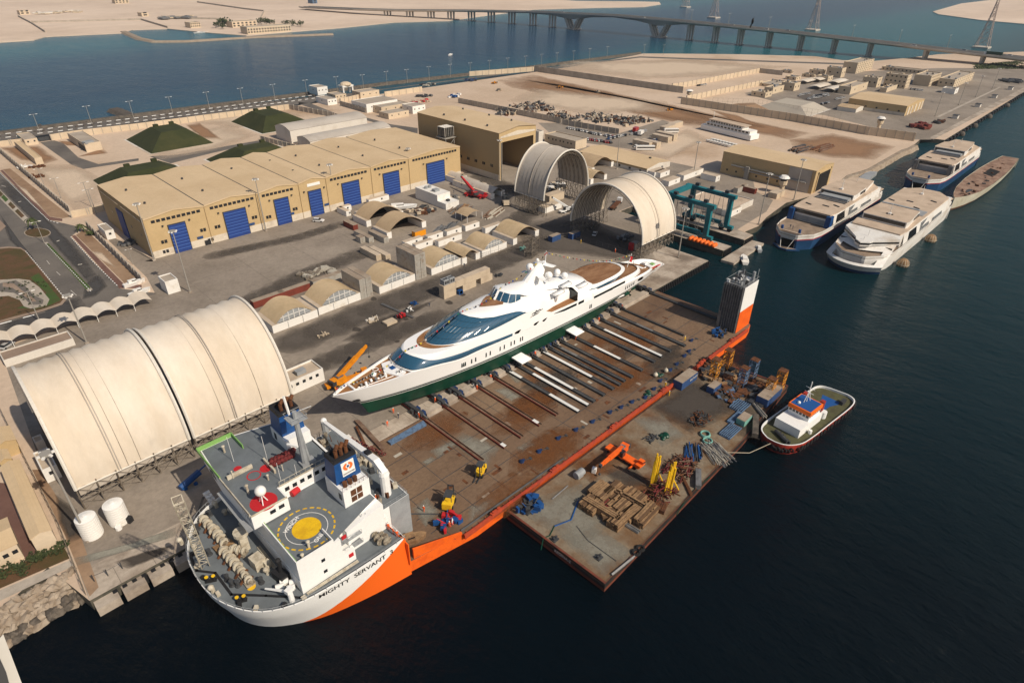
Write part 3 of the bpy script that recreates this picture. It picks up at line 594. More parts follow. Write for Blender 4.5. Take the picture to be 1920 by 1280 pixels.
# funnels
def funnel(x0, x1, y0, y1, zb, zw, zt, yb0, logo):
    blk = MB().prism([(x0,y0),(x1,y0),(x1,y1),(x0,y1)], zb, zw).build('funnel_house', 'ship_white', ship)
    f = MB(); f.loft([[(x0+.2+k,yb0+k,z),(x1-.2-k,yb0+k,z),(x1-.2-k,y1-.1-k,z),(x0+.2+k,y1-.1-k,z)] for k, z in ((0,zw),(.35,zt-.9))]); fo = f.build('funnel', 'blue_paint', ship)
    t = MB(); t.loft([[(x0+.2+k,yb0+k,z),(x1-.2-k,yb0+k,z),(x1-.2-k,y1-.1-k,z),(x0+.2+k,y1-.1-k,z)] for k, z in ((.30,zt-.9),(.36,zt),(.9,zt),(.95,zt-.6))], cap1=True); t.build('funnel_top', 'black', fo)
    p = MB()
    for i in range(3):
        xx = x0+2+i*1.2; p.tube((xx,yb0+1.8,zt-.6),(xx,yb0+1.9,zt+1.1),.42,8); p.tube((xx,yb0+1.9,zt+1.1),(xx+1,yb0+2.6,zt+1.7),.42,8)
    p.build('exhaust_pipe', 'rust', fo)
    if logo:
        yy = yb0+.1; cx, cz = (x0+x1)/2+.3, (zw+zt)/2-.1; s_ = .35/(zt-.9-zw)
        def pl(u, v, e=.03): z = cz+v; return (cx+u, yb0+(z-zw)*s_-e, z)
        q = MB(); q.add([pl(-1.5,-1.75),pl(1.5,-1.75),pl(1.5,1.75),pl(-1.5,1.75)], [(0,1,2,3)]); lo = q.build('logo', 'white_paint', fo)
        q = MB()
        for a0 in (.25, PI+.25):
            K_ = [a0+(PI-.5)*i/10 for i in range(11)]
            q.loft([[pl(r*1.15*math.sin(a),.4+r*.95*math.cos(a),.06) for a in K_] for r in (1.0,.45)], closed=False)
        q.build('emblem', 'logo_orange', lo)
        q = MB(); q.add([pl(.3*math.sin(a),.4+.3*math.cos(a),.07) for a in [i*PI/6 for i in range(12)]], [tuple(range(11,-1,-1))]); q.build('emblem_centre', 'blue_paint', lo)
        text('DOCKWISE', .52, pl(0,-1.25,.06), (1,0,0), (0,s_,1), 'black', lo, 'logo_lettering', .01)
    return blk
fs = funnel(41.2,47.5,90.4,97.6,17.6,22.1,28.2,93.0,True); fp = funnel(39.4,45.3,110.3,117.6,21.5,24.6,30.6,112.2,False)
MB().box(42.9,45.6,90.32,90.42,18.2,21.4).build('louvre_opening', 'rust', fs); b = MB()
b.box(44.15,44.3,90.26,90.34,18.2,21.4).box(42.9,45.6,90.26,90.34,19.7,19.85); b.build('louvre_frame', 'ship_white', fs); win_row(fs, [(41.18,91.8,20)], (1,1.6), '-x', 'glass', 'door')
b = MB()
for i in range(3): b.cyl((42.6+i*1.2,91.7),22.1,23.3,.5,n=8)
b.path([(41.3,90.5,23.1),(47.4,90.5,23.1),(47.4,92.8,23.1)],.05,4); [b.tube((41.3+i,90.5,22.1),(41.3+i,90.5,23.1),.04,4) for i in range(7)]
b.build('vent_cluster', 'rust', fs)
win_row(fp, [(39.38,115.6,23)], (1,1.8), '-x', 'glass', 'door'); MB().cyl((0,0),0,.2,.5,n=8).build('life_buoy','signal_red',fp).matrix_local = Matrix.Translation(Vector((39.2,113.4,22.6))-ORG[ship.name]) @ Matrix.Rotation(PI/2,4,'Y')
# mast, radar dome, red deck fittings
b = MB(); b.tube((40.3,104.2,21.5),(40.3,104.2,36),.75,8,0,.5); b.tube((41.3,104.0,21.5),(40.5,104.1,31),.4,6); b.box(39.2,42.4,103.2,105.2,21.5,22.2)
b.box(38.6,42.2,102.6,106,34,34.2); b.path([(38.6,102.6,35.2),(42.2,102.6,35.2),(42.2,106,35.2),(38.6,106,35.2),(38.6,102.6,35.2)],.06,4)
for x in (38.7,40.4,42.1): b.tube((x,102.7,34),(x,102.7,35.2),.05,4)
b.build('mast', 'ship_grey', ship)
b = MB(); b.tube((39.6,105.2,35),(39.4,105.6,39.5),.28,6); b.tube((42,106,34.2),(44,104,35.5),.1,4); b.ob((38.2,103.6,28.3),(.4,2.6,.35),.5); b.build('radar_scanner', 'ship_white', ship)
b = MB(); [b.tube((28.5+.9*math.cos(a),99.9+.9*math.sin(a),21.5),(28.5,99.9,23.8),.12,5) for a in (0,2.1,4.2)]; b.build('dome_tripod', 'ship_white', ship)
MB().ball((28.5,99.9,24.7),1.15,16,10).build('radar_dome', 'white_paint', ship, True)
disc((28.6,100),0,2.7,21.53).build('red_deck_disc','signal_red',ship); disc((30.6,108.6),1.25,1.5,21.53).build('red_deck_ring','signal_red',ship)
disc(ka(420,885,21.5),0,.85,21.53).build('red_deck_disc','signal_red',ship); disc(ka(760,880,21.5),0,1.3,21.53).build('red_deck_disc','signal_red',ship)
b = MB(); a0, a1 = ka(815,850,21.5), ka(1105,710,21.5)
for i in range(7):
    for j in range(3): c = lerp(a0, a1, (i+.5)/7); b.ball((c[0]+(j-1)*.5, c[1]+(j-1)*.75, 22.1+(.25 if j == 1 else 0)), .68, 8, 5)
b.build('netting_bundle', 'netting_red', ship, True)
c = kcc(395,245,17.6); MB().tube((c[0]-.9,c[1]-.3,18.4),(c[0]+.9,c[1]+.2,18.4),.75,10).build('red_tank','signal_red',ship)
def vent(c, h, r, m='cream_metal'):
    bb = MB(); bb.cyl(c[:2], c[2], c[2]+h, r*.6, n=8); bb.ball((c[0],c[1],c[2]+h), r, 8, 5, sz=.6); bb.build('vent', m, ship)
for p, h, r in ((ka(265,690,21.5)+(21.5,),1.8,.4),(ka(550,1180,21.5)+(21.5,),2.2,.4),(ka(790,1020,21.5)+(21.5,),1.4,.3),(kcc(530,775,17.6)+(17.6,),1.6,.42),(kcc(470,890,17.6)+(17.6,),1.2,.4),(ka(370,1000,21.5)+(21.5,),2,.22),(ka(965,910,21.5)+(21.5,),1.6,.2)): vent(p, h, r)
b = MB()
for a, h in ((ka(375,800,21.5),7),(ka(780,790,21.5),7),(ka(940,1030,21.5),5),(ka(1130,960,21.5),3)): b.tube(a+(21.5,), a+(21.5+h,), .05, 4)
b.build('whip_aerial', 'white_paint', ship)
# aft casing top: deck crane, winches, railings
b = MB(); b.cyl((51.3,90.6),14.6,20.5,1.1,n=12); b.cyl((51.3,90.6),20.5,21.4,1.25,1.0,12); b.build('crane_pedestal', 'ship_white', ship)
b = MB(); b.loft([[(51.3-w_,y,z-h_),(51.3+w_,y,z-h_),(51.3+w_,y,z+h_),(51.3-w_,y,z+h_)] for y, z, w_, h_ in ((90.2,21.2,.7,.5),(93,22.6,.75,.6),(95.5,22.4,.7,.55),(115.5,20.4,.4,.35))], cap0=True, cap1=True); b.build('crane_boom', 'ship_white', ship); MB().box(50.7,51.9,95.5,97,21.6,23.4).build('boom_hinge','black',ship)
def reel(bb, c, r, w_, ax):
    for s_ in (-1,1):
        o_ = (c[0]+(w_*s_ if ax == 'x' else 0), c[1]+(w_*s_ if ax == 'y' else 0), c[2])
        bb.tube((o_[0]-.08*(ax=='x'),o_[1]-.08*(ax=='y'),c[2]),(o_[0]+.08*(ax=='x'),o_[1]+.08*(ax=='y'),c[2]),r,12)
    bb.tube((c[0]-w_*(ax=='x'),c[1]-w_*(ax=='y'),c[2]),(c[0]+w_*(ax=='x'),c[1]+w_*(ax=='y'),c[2]),r*.62,10)
for c in ((47.6,116.3,16),(49.6,114.4,16),(46.9,103.8,15.9),(49.2,100.2,15.8),(52.6,103,15.7),(50.4,108.6,15.8)):
    bb = MB(); reel(bb, c, 1.15, .8, 'x'); bb.ob((c[0],c[1],14.6),(2.6,1.6,.5)); bb.build('mooring_winch', 'winch', ship)
b = MB()
for x0, y0, x1, y1 in ((44.3,87.2,54.5,87.2),(54.5,87.2,54.5,118.3),(44.3,118.3,54.5,118.3)):
    k = int(math.dist((x0,y0),(x1,y1))/1.4)
    for h in (.55,1.1): b.tube((x0,y0,14.6+h),(x1,y1,14.6+h),.04,4)
    for i in range(k+1): c = lerp((x0,y0),(x1,y1),i/k); b.tube(c+(14.6,),c+(15.7,),.04,4)
b.build('railing', 'ship_grey', ship)
FM = ['winch','steel_dark','cream_metal','rust']
for i in range(44): MB().ob((random.uniform(45.5,54),random.uniform(89,117.5),14.6),(random.uniform(.3,1.4),random.uniform(.3,1.4),random.uniform(.4,1.7)),random.random()*3).build('deck_locker', FM[i%4], ship)
for i in range(24): x, y = random.uniform(47,54), random.uniform(93,117); MB().tube((x,y,14.6),(x+random.uniform(-.3,.3),y,14.7+random.uniform(1,2.6)),.09,5).build('vent_pipe', FM[i%4], ship)
b = MB(); b.cyl((52.6,118.6),14.6,18,.8,n=8,m=1); b.ball((52.6,118.6,18.3),.8,8,5,m=0); b.box(55,57.6,120.4,122.2,3.1,5,2); b.box(57.8,60,121,123,3.1,4.2,0); b.build('aft_mast_foot', ['ship_white','ship_grey','blue_paint'], ship)
b = MB(); [b.ring((60.9+i*.32,124-i*1.05,4.6-.05*i),.55,.16,10,4,axis='xyz'[i%3]) for i in range(12)]; b.build('red_chain', 'netting_red', ship)
# forecastle equipment
B9 = lambda x, y: kb(x, y, 9.7)
def windlass(p, q, nn, r):
    a, c = B9(*p), B9(*q); d = Vector((c[0]-a[0], c[1]-a[1], 0)); L = d.length; d.normalize(); e = Vector((-d.y, d.x, 0)); bb = MB(); A = math.atan2(d.y, d.x)
    bb.ob(((a[0]+c[0])/2,(a[1]+c[1])/2,9.7),(L,1.9,.5),A,1)
    for i in range(nn):
        o = Vector((a[0],a[1],10.9))+d*L*(i+.5)/nn; rr = r*(1 if i % 2 else .7)*random.uniform(.85,1.1)
        bb.tube(o-d*.16, o+d*.16, rr, 12, 0)
        if i % 3 == 1: bb.tube(o+e*1.1-Vector((0,0,1)), o+e*.2, .3, 6, 2); bb.tube(o-e*1.5-Vector((0,0,1.1)), o-e*.2, .28, 6, 2)
    bb.tube(Vector((a[0],a[1],10.9)), Vector((a[0],a[1],10.9))+d*L, r*.5, 8, 1); bb.build('windlass', ['cream_metal','winch','rust'], ship, 'auto')
windlass((290,270),(420,400),7,1.0); windlass((390,370),(520,520),8,1.1); windlass((480,560),(640,740),10,1.05); windlass((560,560),(700,590),6,1.0); windlass((640,740),(750,880),7,.8)
b = MB(); b.prism([B9(390,540),B9(560,460),B9(620,520),B9(450,600)], 9.7, 10.5); b.build('windlass_platform', 'wood_beam', ship); disc(B9(745,885),0,.85,9.73,16).build('yellow_hatch','yellow',ship)
b = MB(); a0, a1 = B9(310,685)+(11,), B9(60,90)+(19,)
a0 = B9(320,690)+(10.2,); tp = gx(320+62*260/1280, 920+85*260/1280, 12.6); b.truss(a0, tp, 1.5, .11, 12); b.build('lattice_mast', 'cream_metal', ship)
b = MB(); c = B9(690,530); b.prism([(c[0]-.8,c[1]-.8),(c[0]+.8,c[1]-.8),(c[0]+.8,c[1]+.8),(c[0]-.8,c[1]+.8)],9.7,14); b.cyl(c,14,14.9,1.5,1.5,14); b.build('mushroom_vent', 'cream_metal', ship)
for (x, y, h, r) in ((570,195,1.2,.9),(680,325,1.2,1.0),(505,215,1.0,.6)): c = B9(x,y); bb = MB(); bb.cyl(c,9.7,9.7+h,r*.7,n=10); bb.cyl(c,9.7+h,10+h,r,r*.8,12); bb.build('mushroom_vent','cream_metal',ship)
b = MB(); c = B9(815,690); b.ob(c+(9.7,),(2.3,2.6,2.6),.1); b.ob((c[0]+1.2,c[1]-1.6,9.7),(1.2,1.0,1.8),.1); b.build('deck_locker', 'cream_metal', ship)
for x, y in ((105,490),(900,765),(395,930),(425,150)): c = B9(x,y); bb = MB(); bb.cyl(c,9.7,10.9,.42,n=8); bb.ball((c[0]-.2,c[1],11.2),.62,8,5,sz=.9); bb.build('cowl_vent','cream_metal',ship)
b = MB(); DK = [(300,60),(205,380),(165,440),(150,525),(240,735),(410,755),(560,955),(880,965),(1230,985)]
for p, q in zip(DK, DK[1:]): p, q = B9(*p), B9(*q); b.ob(((p[0]+q[0])/2,(p[1]+q[1])/2,9.706),(math.dist(p,q)+.4,.55,.02),math.atan2(q[1]-p[1],q[0]-p[0]))
b.build('breakwater_strip', 'black', ship)
for x, y in ((365,225),(250,355),(360,585),(525,820),(625,875),(840,845),(570,870)): c = B9(x,y); bb = MB(); bb.cyl(c,9.7,10.1,.65,.5,10); bb.cyl(c,10.1,11.2,.36,.46,10); bb.build('capstan','steel_dark',ship)
for x, y in ((375,830),(655,1015)): c = B9(x,y); bb = MB(); bb.ob(c+(9.7,),(2.1,.8,.35),-.5,0); bb.cyl((c[0]-.55,c[1]+.3),10,11,.36,n=8); bb.cyl((c[0]+.55,c[1]-.3),10,11,.36,n=8); [bb.cyl((c[0]+s_*.55,c[1]-s_*.3),11,11.12,.38,n=8,m=1) for s_ in (-1,1)]; bb.build('bollard',['black','yellow'],ship)
for i, t in enumerate([.2,.26,.32,.38,.44,.5,.55,.6,.64,.68,.72,.76]):
    p = rim[int(t*(len(rim)-1))]; c = lerp(p, (32,101), .06); bb = MB(); bb.ob(c+(9.7,),(.9,.7,.8),i*.4); bb.build('fairlead', 'black' if i % 2 else 'cream_metal', ship)
for x, y in ((1055,860),(1015,905),(1115,915),(1140,860)): c = B9(x,y); bb = MB(); bb.tube((c[0]-.75,c[1]+.3,10.5),(c[0]+.75,c[1]-.3,10.5),.6,10); bb.ob(c+(9.7,),(1,.8,.3)); bb.build('life_raft','white_paint',ship)
b = MB()
for i in range(4):
    for j in range(2): c = B9(325+i*22+j*24, 45+i*30-j*14); b.tube((c[0]-.4,c[1],10.3),(c[0]+.4,c[1],10.3),.5,8)
b.build('white_drums', 'white_paint', ship)
b = MB(); c = B9(1120,1010); b.cyl(c,9.7,12.6,.6,.5,10); b.tube(c+(12.4,), B9(890,955)+(11.5,), .35, 6, 0, .2); b.ob(c+(12.4,),(1.6,1,.9),.3); b.build('stores_crane', 'ship_white', ship)
b = MB(); c = (26.0,90.2); b.tube((25.2,90.6,9.8),(25.6,90.2,14.6),.4,8); b.ob((25.2,90.2,9.7),(2.0,3.2,2.0),.2); b.ball((25.4,90.4,14.8),.6,8,5); b.build('spare_anchor', 'black', ship)
b = MB()
for k in range(3): b.tube((25.7-k*.25,86,9.9),(25.7-k*.25,101,9.9),.1,5)
for k in range(3): b.tube((27,83.6-k*.25,9.9),(38.5,83.4-k*.25,9.9),.1,5)
b.build('deck_pipes', 'cream_metal', ship)
for c in ((44.4,83.9),(45.4,83.1)): bb = MB(); reel(bb,(c[0],c[1],10.9),1.05,.6,'y'); reel(bb,(c[0],c[1]+1.4,10.9),.8,.4,'y'); bb.build('mooring_winch','winch',ship)
p = [(16+i*1.3,0,0) for i in range(3)]
b = MB()
for i in range(0, len(rim)-1): b.tube(rim[i]+(11.6,), rim[i+1]+(11.6,), .05, 4); b.tube(rim[i]+(10.7,), rim[i]+(11.6,), .05, 4)
b.build('bow_rail', 'ship_grey', ship)
# stern tower
b = MB(); b.box(190.4,200.3,79.2,86.4,3.15,21,0); b.build('stern_tower', 'tower_paint' if 'tower_paint' in MATS else 'ship_grey', ship); b = MB()
b.box(190.6,200.35,79.05,79.2,3.2,11.6,1).box(190.6,200.35,79.05,79.2,11.6,20.9,0); b.box(200.3,200.45,79.2,86.4,3.2,11.6,1).box(200.3,200.45,79.2,86.4,11.6,20.9,0); b.build('tower_side', ['ship_white','orange_hull'], ship)
b = MB(); 
for i in range(9): y = 79.4+i*.86; b.box(189.95,190.4,y,y+.25,3.2,20.8)
for z in (8,13.5): b.box(190.1,190.4,79.2,86.4,z,z+.2)
b.box(189.9,191,85.4,86.5,3.2,10); b.build('tower_ribs', 'steel', ship)
b = MB()
for i in range(26): x, y = random.uniform(191,199.6), random.uniform(79.8,86); b.ob((x,y,21),(random.uniform(.3,1.2),random.uniform(.3,1.2),random.uniform(.4,2)),random.random(),random.randrange(3))
for x, y in ((191,80),(196,83),(199.8,79.6)): b.tube((x,y,21),(x,y,25),.14,5,1)
b.tube((197.5,80,21),(197.5,80,24.6),.5,8,1); b.path([(190.4,79.2,22.1),(200.3,79.2,22.1),(200.3,86.4,22.1),(190.4,86.4,22.1),(190.4,79.2,22.1)],.06,4,1); b.build('tower_fittings', ['steel_dark','ship_grey','ship_white'], ship)
mat('crane_orange', (.72,.26,.01), .55, (.60,.19,.01), .6, fine=.08)
# ------------------------------------------------------------------ the long white yacht
mat('yacht_white', (.86,.86,.85), .22, fine=.0, spec=.5, coat=.3); mat('yacht_green', (.004,.046,.026), .4, (.003,.035,.02), .4, fine=.06); mat('yacht_stripe', (.02,.035,.03), .35)
mat('yacht_glass', (.022,.085,.15), .07, spec=.9, coat=1.0); mat('yacht_glass_dark', (.008,.022,.026), .1, spec=.6); mat('teak', (.30,.145,.055), .7, (.22,.10,.04), .8, fine=.2, fscale=4, stretch=(.4,2,1)); mat('teak_old', (.21,.10,.045), .75, (.30,.165,.085), .35, (.4,.62), .25, 3, stretch=(.35,1.6,1))
YCT = [(60,129),(115,127),(150,126),(212,125)]
def yc(x): return interp(YCT, x)
yacht = thing('motor_yacht', 'long white motor yacht with green bottom and curved blue glass, skidded onto the ship', 'yacht', (136,126.5,3))
def crv(P, k=5): return smooth_line(P, k)
def ribbon(name, A, B, m, par=None, k=5, bulge=0, rows=1, both=True, sm=True, flip=False):
    A = crv(A, k) if k else A; B = crv(B, k) if k else B; bb = MB()
    for s_ in ((-1, 1) if both else (-1,)):
        rs = []
        for r in range(rows+1):
            t = r/rows; row = []
            for a, c in zip(A, B):
                q = lerp(a, c, t); e = 4*t*(1-t)*bulge; row.append((q[0], yc(q[0])+s_*(q[1]+e*.6), q[2]+e))
            rs.append(row)
        o = len(bb.f); bb.loft(rs, closed=False)
        if (s_ > 0) != flip: bb.f[o:] = [f[::-1] for f in bb.f[o:]]
    return bb.build(name, m, par or yacht, sm)
# hull
TOP = [(60.5,0,16.2),(63,1.3,16.3),(66.5,2.5,16.4),(74.8,4.6,16.5),(82.2,6.05,16.8),(90,6.95,16.4),(98,7.45,15.15),(106,7.8,15.3),(118.7,8.15,15.1),(134,8.35,15.1),(150,8.4,15),(163,8.3,14.6),(175,8.05,14.0),(188,7.0,13.2),(198,5.8,12.0),(204,4.8,11.2),(209,3.2,9.9),(211.2,0,9.2)]
BOOT = [(68.6,0,9.7),(69.6,.45,9.7),(71.2,1.1,9.7),(77,2.9,9.7),(83.5,4.5,9.7),(91,5.8,9.7),(98.5,6.7,9.7),(106,7.4,9.7),(118.7,8.05,9.7),(134,8.3,9.7),(150,8.3,9.7),(163,8.1,9.7),(175,7.6,9.7),(187,6.4,9.7),(196,5.0,9.72),(202,3.6,9.75),(206,2,9.8),(207.5,0,9.85)]
ribbon('hull', BOOT, TOP, 'yacht_white', rows=4)
off = lambda t, e: [(lambda q: (q[0]-(e if a[1] == 0 and a[0] < 100 else 0), q[1]+(e if a[1] else 0), q[2]))(lerp(a,c,t)) for a, c in zip(BOOT,TOP)]
ribbon('boot_stripe', off(.035,.05), off(.115,.05), 'yacht_stripe'); ribbon('boot_line', off(.135,.05), off(.155,.05), 'yacht_stripe')
CB, CT = crv(BOOT), crv(TOP)
def hullh(x, z):
    P = []
    for a, c in zip(CB, CT): t = (z-a[2])/max(.1, c[2]-a[2]); q = lerp(a, c, t); P.append((q[0], q[1]))
    return interp(sorted(P), x)
BIL = [(70.2,0,6.0),(70.6,.3,5.6),(72.4,.7,5.4),(78,1.9,5.2),(84.5,3.2,5),(92,4.6,4.9),(99,5.6,4.8),(106,6.4,4.8),(118.7,7.2,4.8),(134,7.6,4.8),(150,7.6,4.9),(163,7.0,5.4),(172,5.6,6.3),(181,4.0,7.6),(189,3.0,8.4),(195,2,8.9),(200,1,9.3),(202,0,9.5)]
ribbon('bottom', BIL, BOOT, 'yacht_green', rows=3, bulge=.12)
ribbon('keel_plate', [(x,0,z-.2) for x,h,z in BIL], BIL, 'yacht_green')
b = MB(); b.add([(66.1,128.45,11.6),(67.6,127.9,12.6),(68.3,127.5,11.4),(67.0,127.9,11.2)], [(0,1,2,3)]); b.tube((66.3,128.5,11.9),(68.0,127.75,12.3),.22,5); b.build('bow_anchor_pocket', 'black', yacht)
b = MB(); b.ball((60.9,129,16.4),.35,8,5); b.tube((62,129,16.4),(62,129,18),.06,4); b.build('jack_staff', 'steel_dark', yacht)
# decks inside the bulwark
ribbon('bulwark_cap', TOP[:6], [(x+.4,max(0,h-.45),z+.02) for x,h,z in TOP[:6]], 'yacht_white')
ribbon('foredeck', [(x+.5,max(0,h-.5),z-.55) for x,h,z in TOP[:6]], [(x+.5,0,z-.5) for x,h,z in TOP[:6]], 'teak', k=2)
ribbon('bulwark_inside', [(x+.4,max(0,h-.45),z+.02) for x,h,z in TOP[:6]], [(x+.5,max(0,h-.5),z-.56) for x,h,z in TOP[:6]], 'yacht_white', flip=True)
b = MB(); b.box(66.4,66.9,126.9,130.9,15.7,16.5); b.prism([(79,123.5),(81.5,124),(82.5,128),(81.5,132),(79,132.5),(77,128.2)],15.9,16.5); b.build('deck_lounge', 'yacht_white', yacht)
b = MB()
for i in range(9): x = 68+i*1.05; b.tube((x,126.9+.5*math.sin(i*2.1),16),(x,127.3+.5*math.sin(i*2.1),16.3+.5*(i%3)),.35,7,i%2); b.tube((x,129.6,16),(x,129.9,16.4),.28,7,1)
b.ball((74,128.9,16.8),.8,8,5,0); b.tube((75,127,16),(76.5,126,17.2),.15,5,0); b.path([(67,127.2,16.1),(78,125.2,16.2)],.12,4,0); b.ring((76,131,16.6),.8,.12,10,4,0); b.build('mooring_gear', ['yacht_white','steel'], yacht)
b = MB(); b.box(79.2,80.7,127.6,129.3,16.5,16.6); b.build('blue_cover', 'blue_paint', yacht)
for i in range(10): x = 79.3+i*.28; MB().ob((x,125.2+.3*(i%3),16.5),(.2,.5,.35),i).build('sun_chair','steel_dark' if i%2 else 'yacht_white',yacht)
# lower curved glass
LG = [(81.3,0,17.3),(81.6,2,17.3),(82.2,4,17.2),(83.4,5.6,17.0),(86,6.45,16.8),(90,6.95,16.45),(98,7.47,15.2),(106,7.82,15.35),(112,8.05,15.25),(118.5,8.17,15.15)]
UG = [(84.4,0,19.8),(84.8,2,19.7),(85.8,3.9,19.4),(87.0,5.3,18.9),(88.8,6.2,18.2),(92,6.75,17.5),(99,7.4,16.9),(106,7.75,16.8),(112,8.0,16.4),(118.5,8.12,16.05)]
ribbon('forward_glass', LG, UG, 'yacht_glass', rows=3, bulge=.22)
ribbon('glass_sill', [(x-.4 if h<5.7 else x,h+.1 if h else 0,z-.5) for x,h,z in LG], [(x-.25 if h<5.7 else x,h+.06 if h else 0,z) for x,h,z in LG], 'yacht_white')
# white belt
BU = [(85,0,20.0),(85.6,2,20),(86.9,4,19.95),(88.6,5.3,19.9),(91,6.1,19.8),(95,6.75,19.75),(101,7.25,19.7),(107,7.5,19.7),(113,7.7,20.0),(118.7,7.85,20.5)]
ribbon('belt', UG, BU, 'yacht_white', rows=2, bulge=.1)
ribbon('belt_side', [(118.5,8.14,15.1),(122,8.2,15.1),(126,8.25,15.1),(130,8.3,15.1),(133,8.33,15.1),(136,8.35,15.1)], [(118.7,7.85,20.5),(121,7.9,20.8),(124,7.95,20.95),(129,7.9,20.7),(132.8,8.1,18.7),(136,8.25,17.2)], 'yacht_white', rows=2)
ribbon('belt_top', BU, [(88,0,19.9),(88.6,1.6,19.9),(89.8,3.2,19.9),(91.2,4.4,19.85),(93.2,5.3,19.8),(96.5,6.2,19.75),(102,6.9,19.7),(108,7.2,19.75),(113,7.4,20),(118.7,7.6,20.5)], 'yacht_white', flip=True) if 0 else None
GB = [(92.2,0,19.75),(92.6,1.7,19.75),(93.7,3.3,19.72),(95.2,4.6,19.7),(97.5,5.8,19.7),(101,6.7,19.7),(107,7.4,19.72),(113,7.65,20.0),(119,7.85,20.45),(124.2,7.97,20.95)]
ribbon('belt_top', BU, [(90.2,0,19.9),(90.6,1.5,19.9),(91.4,3,19.87),(92.8,4.3,19.83),(94.8,5.5,19.78),(98,6.4,19.74),(103,7.05,19.7),(109,7.45,19.78),(114,7.65,20.05),(118.9,7.8,20.45)], 'yacht_white', rows=1)
ribbon('crescent_deck', [(89.4,0,19.96),(89.9,1.7,19.96),(90.9,3.2,19.93),(92.4,4.4,19.9),(95,5.5,19.84),(97,6.1,19.8)], [(92.3,0,19.96),(92.6,1.5,19.96),(93.4,2.9,19.93),(94.6,4,19.9),(96.4,5.1,19.84),(97.6,5.8,19.8)], 'teak')
GT = [(105.1,0,24.8),(105.6,1.5,24.6),(106.8,3,24.2),(108.6,4.4,23.7),(110.6,5.3,23.4),(113,6.0,23.15),(116,6.6,23.0),(119,7.0,22.8),(122,7.4,22.3),(124.2,7.9,21.3)]
ribbon('main_glass', GB, GT, 'yacht_glass', rows=4, bulge=.5)
b = MB()
for t in (.2,.4,.6,.8):
    for s_ in (-1,1):
        P = []
        for a, c in zip(crv(GB), crv(GT)): q = lerp(a, c, t); e = 4*t*(1-t)*.5+.02; P.append((q[0], yc(q[0])+s_*(q[1]+e*.6), q[2]+e))
        b.path(P[:26], .035, 4)
for i in range(2, 40, 3):
    for s_ in (-1,1):
        P = []
        for r in range(6): t = r/5; q = lerp(crv(GB)[i], crv(GT)[i], t); e = 4*t*(1-t)*.5+.02; P.append((q[0], yc(q[0])+s_*(q[1]+e*.6), q[2]+e))
        b.path(P, .03, 4)
b.build('glazing_bar', 'yacht_glass_dark', yacht)
ribbon('glass_sill', [(x-.35 if h<6 else x,h+.12 if h else 0,z-.05) for x,h,z in GB], [(x-.2 if h<6 else x,h+.08 if h else 0,z+.35) for x,h,z in GB], 'yacht_white')
# upper body, lofted across
ST = [(105.1,(0,24.85),(0,24.85),(0,24.85),(0,24.85)),(106.2,(2.4,24.45),(1.8,24.7),(1,24.8),(0,24.85)),(109,(4.6,23.65),(3.8,24.2),(2,24.6),(0,24.75)),(113,(6,23.15),(5,23.9),(3,24.35),(0,24.5)),(118,(6.9,22.9),(5.8,23.9),(3.6,24.6),(0,24.8)),(122,(7.4,22.3),(6.2,23.7),(4.4,24.6),(0,24.9)),(124.2,(7.95,21.1),(6.7,23.2),(4.8,24.7),(0,25.2)),(129,(7.9,20.7),(6.5,22.8),(4.6,24.4),(0,25.4)),(132.5,(7.9,18.9),(5.9,21.6),(4.4,23.6),(0,24.6)),(134.5,(6.1,16.5),(5.4,20.4),(4.2,22.8),(0,23.8)),(140,(5.2,16.5),(4.7,19.8),(3.8,21.6),(0,22.8)),(147.5,(4.8,16.5),(4.6,19.2),(3.7,20.4),(0,21.8)),(148.6,(5,16.5),(4.8,19),(4,20.2),(0,21.6))]
def body(name, ST, m, cap=True):
    bb = MB(); rs = []
    for st in ST:
        x = st[0]; pr = st[1:]; rs.append([(x, yc(x)-h, z) for h, z in pr]+[(x, yc(x)+h, z) for h, z in pr[-2::-1]])
    bb.loft(rs, closed=False); bb.f = [f[::-1] for f in bb.f]
    if cap: k = len(rs[0]); o = len(bb.v)-k; bb.face(range(o, o+k), 0)
    return bb.build(name, m, yacht, True)
body('upper_body', ST, 'yacht_white', False)
body('aft_body', [(148.7,(8.3,14.9),(8.2,19.9),(6,20.8),(0,21.6)),(152,(8.3,14.8),(8.0,19.5),(5.6,20.5),(0,21.3)),(157,(8.3,14.7),(7.5,18.7),(5,19.6),(0,20.4)),(160,(8.3,14.6),(7.35,18.1),(5.8,18.4),(0,18.6))], 'yacht_white')
MB().add([(148.68,yc(148.7)-8.25,16.8),(148.68,yc(148.7)-4.9,16.8),(148.68,yc(148.7)-4.6,20.0),(148.68,yc(148.7)-8.1,19.9)], [(0,3,2,1)]).build('lounge_opening', 'yacht_glass_dark', yacht)
b = MB()
for s_ in (-1,1): b.prism([(133,yc(133)+s_*8.05),(148.6,yc(148.6)+s_*8.15),(148.6,yc(148.6)+s_*4.8),(141,yc(141)+s_*5.0),(136,yc(136)+s_*5.6)],16.3,16.55)
b.build('side_deck', 'teak', yacht)
ribbon('side_bulwark', [(136,8.36,15.1),(139,8.37,15.1),(142,8.38,15.05),(145,8.4,15.05),(148.7,8.4,15)], [(136,8.25,17.2),(139,8.26,17.1),(142,8.28,17.05),(145,8.3,17),(148.7,8.3,16.95)], 'yacht_white')
ribbon('wood_triangle', [(112.2,0,24.62),(113.5,.9,24.62),(115,1.9,24.66),(116.6,2.9,24.7),(118.6,3.8,24.66)], [(118.7,0,24.92),(118.8,.7,24.92),(118.9,1.4,24.92),(119.2,2.2,24.9),(119.6,3,24.86)], 'teak_old', k=3)
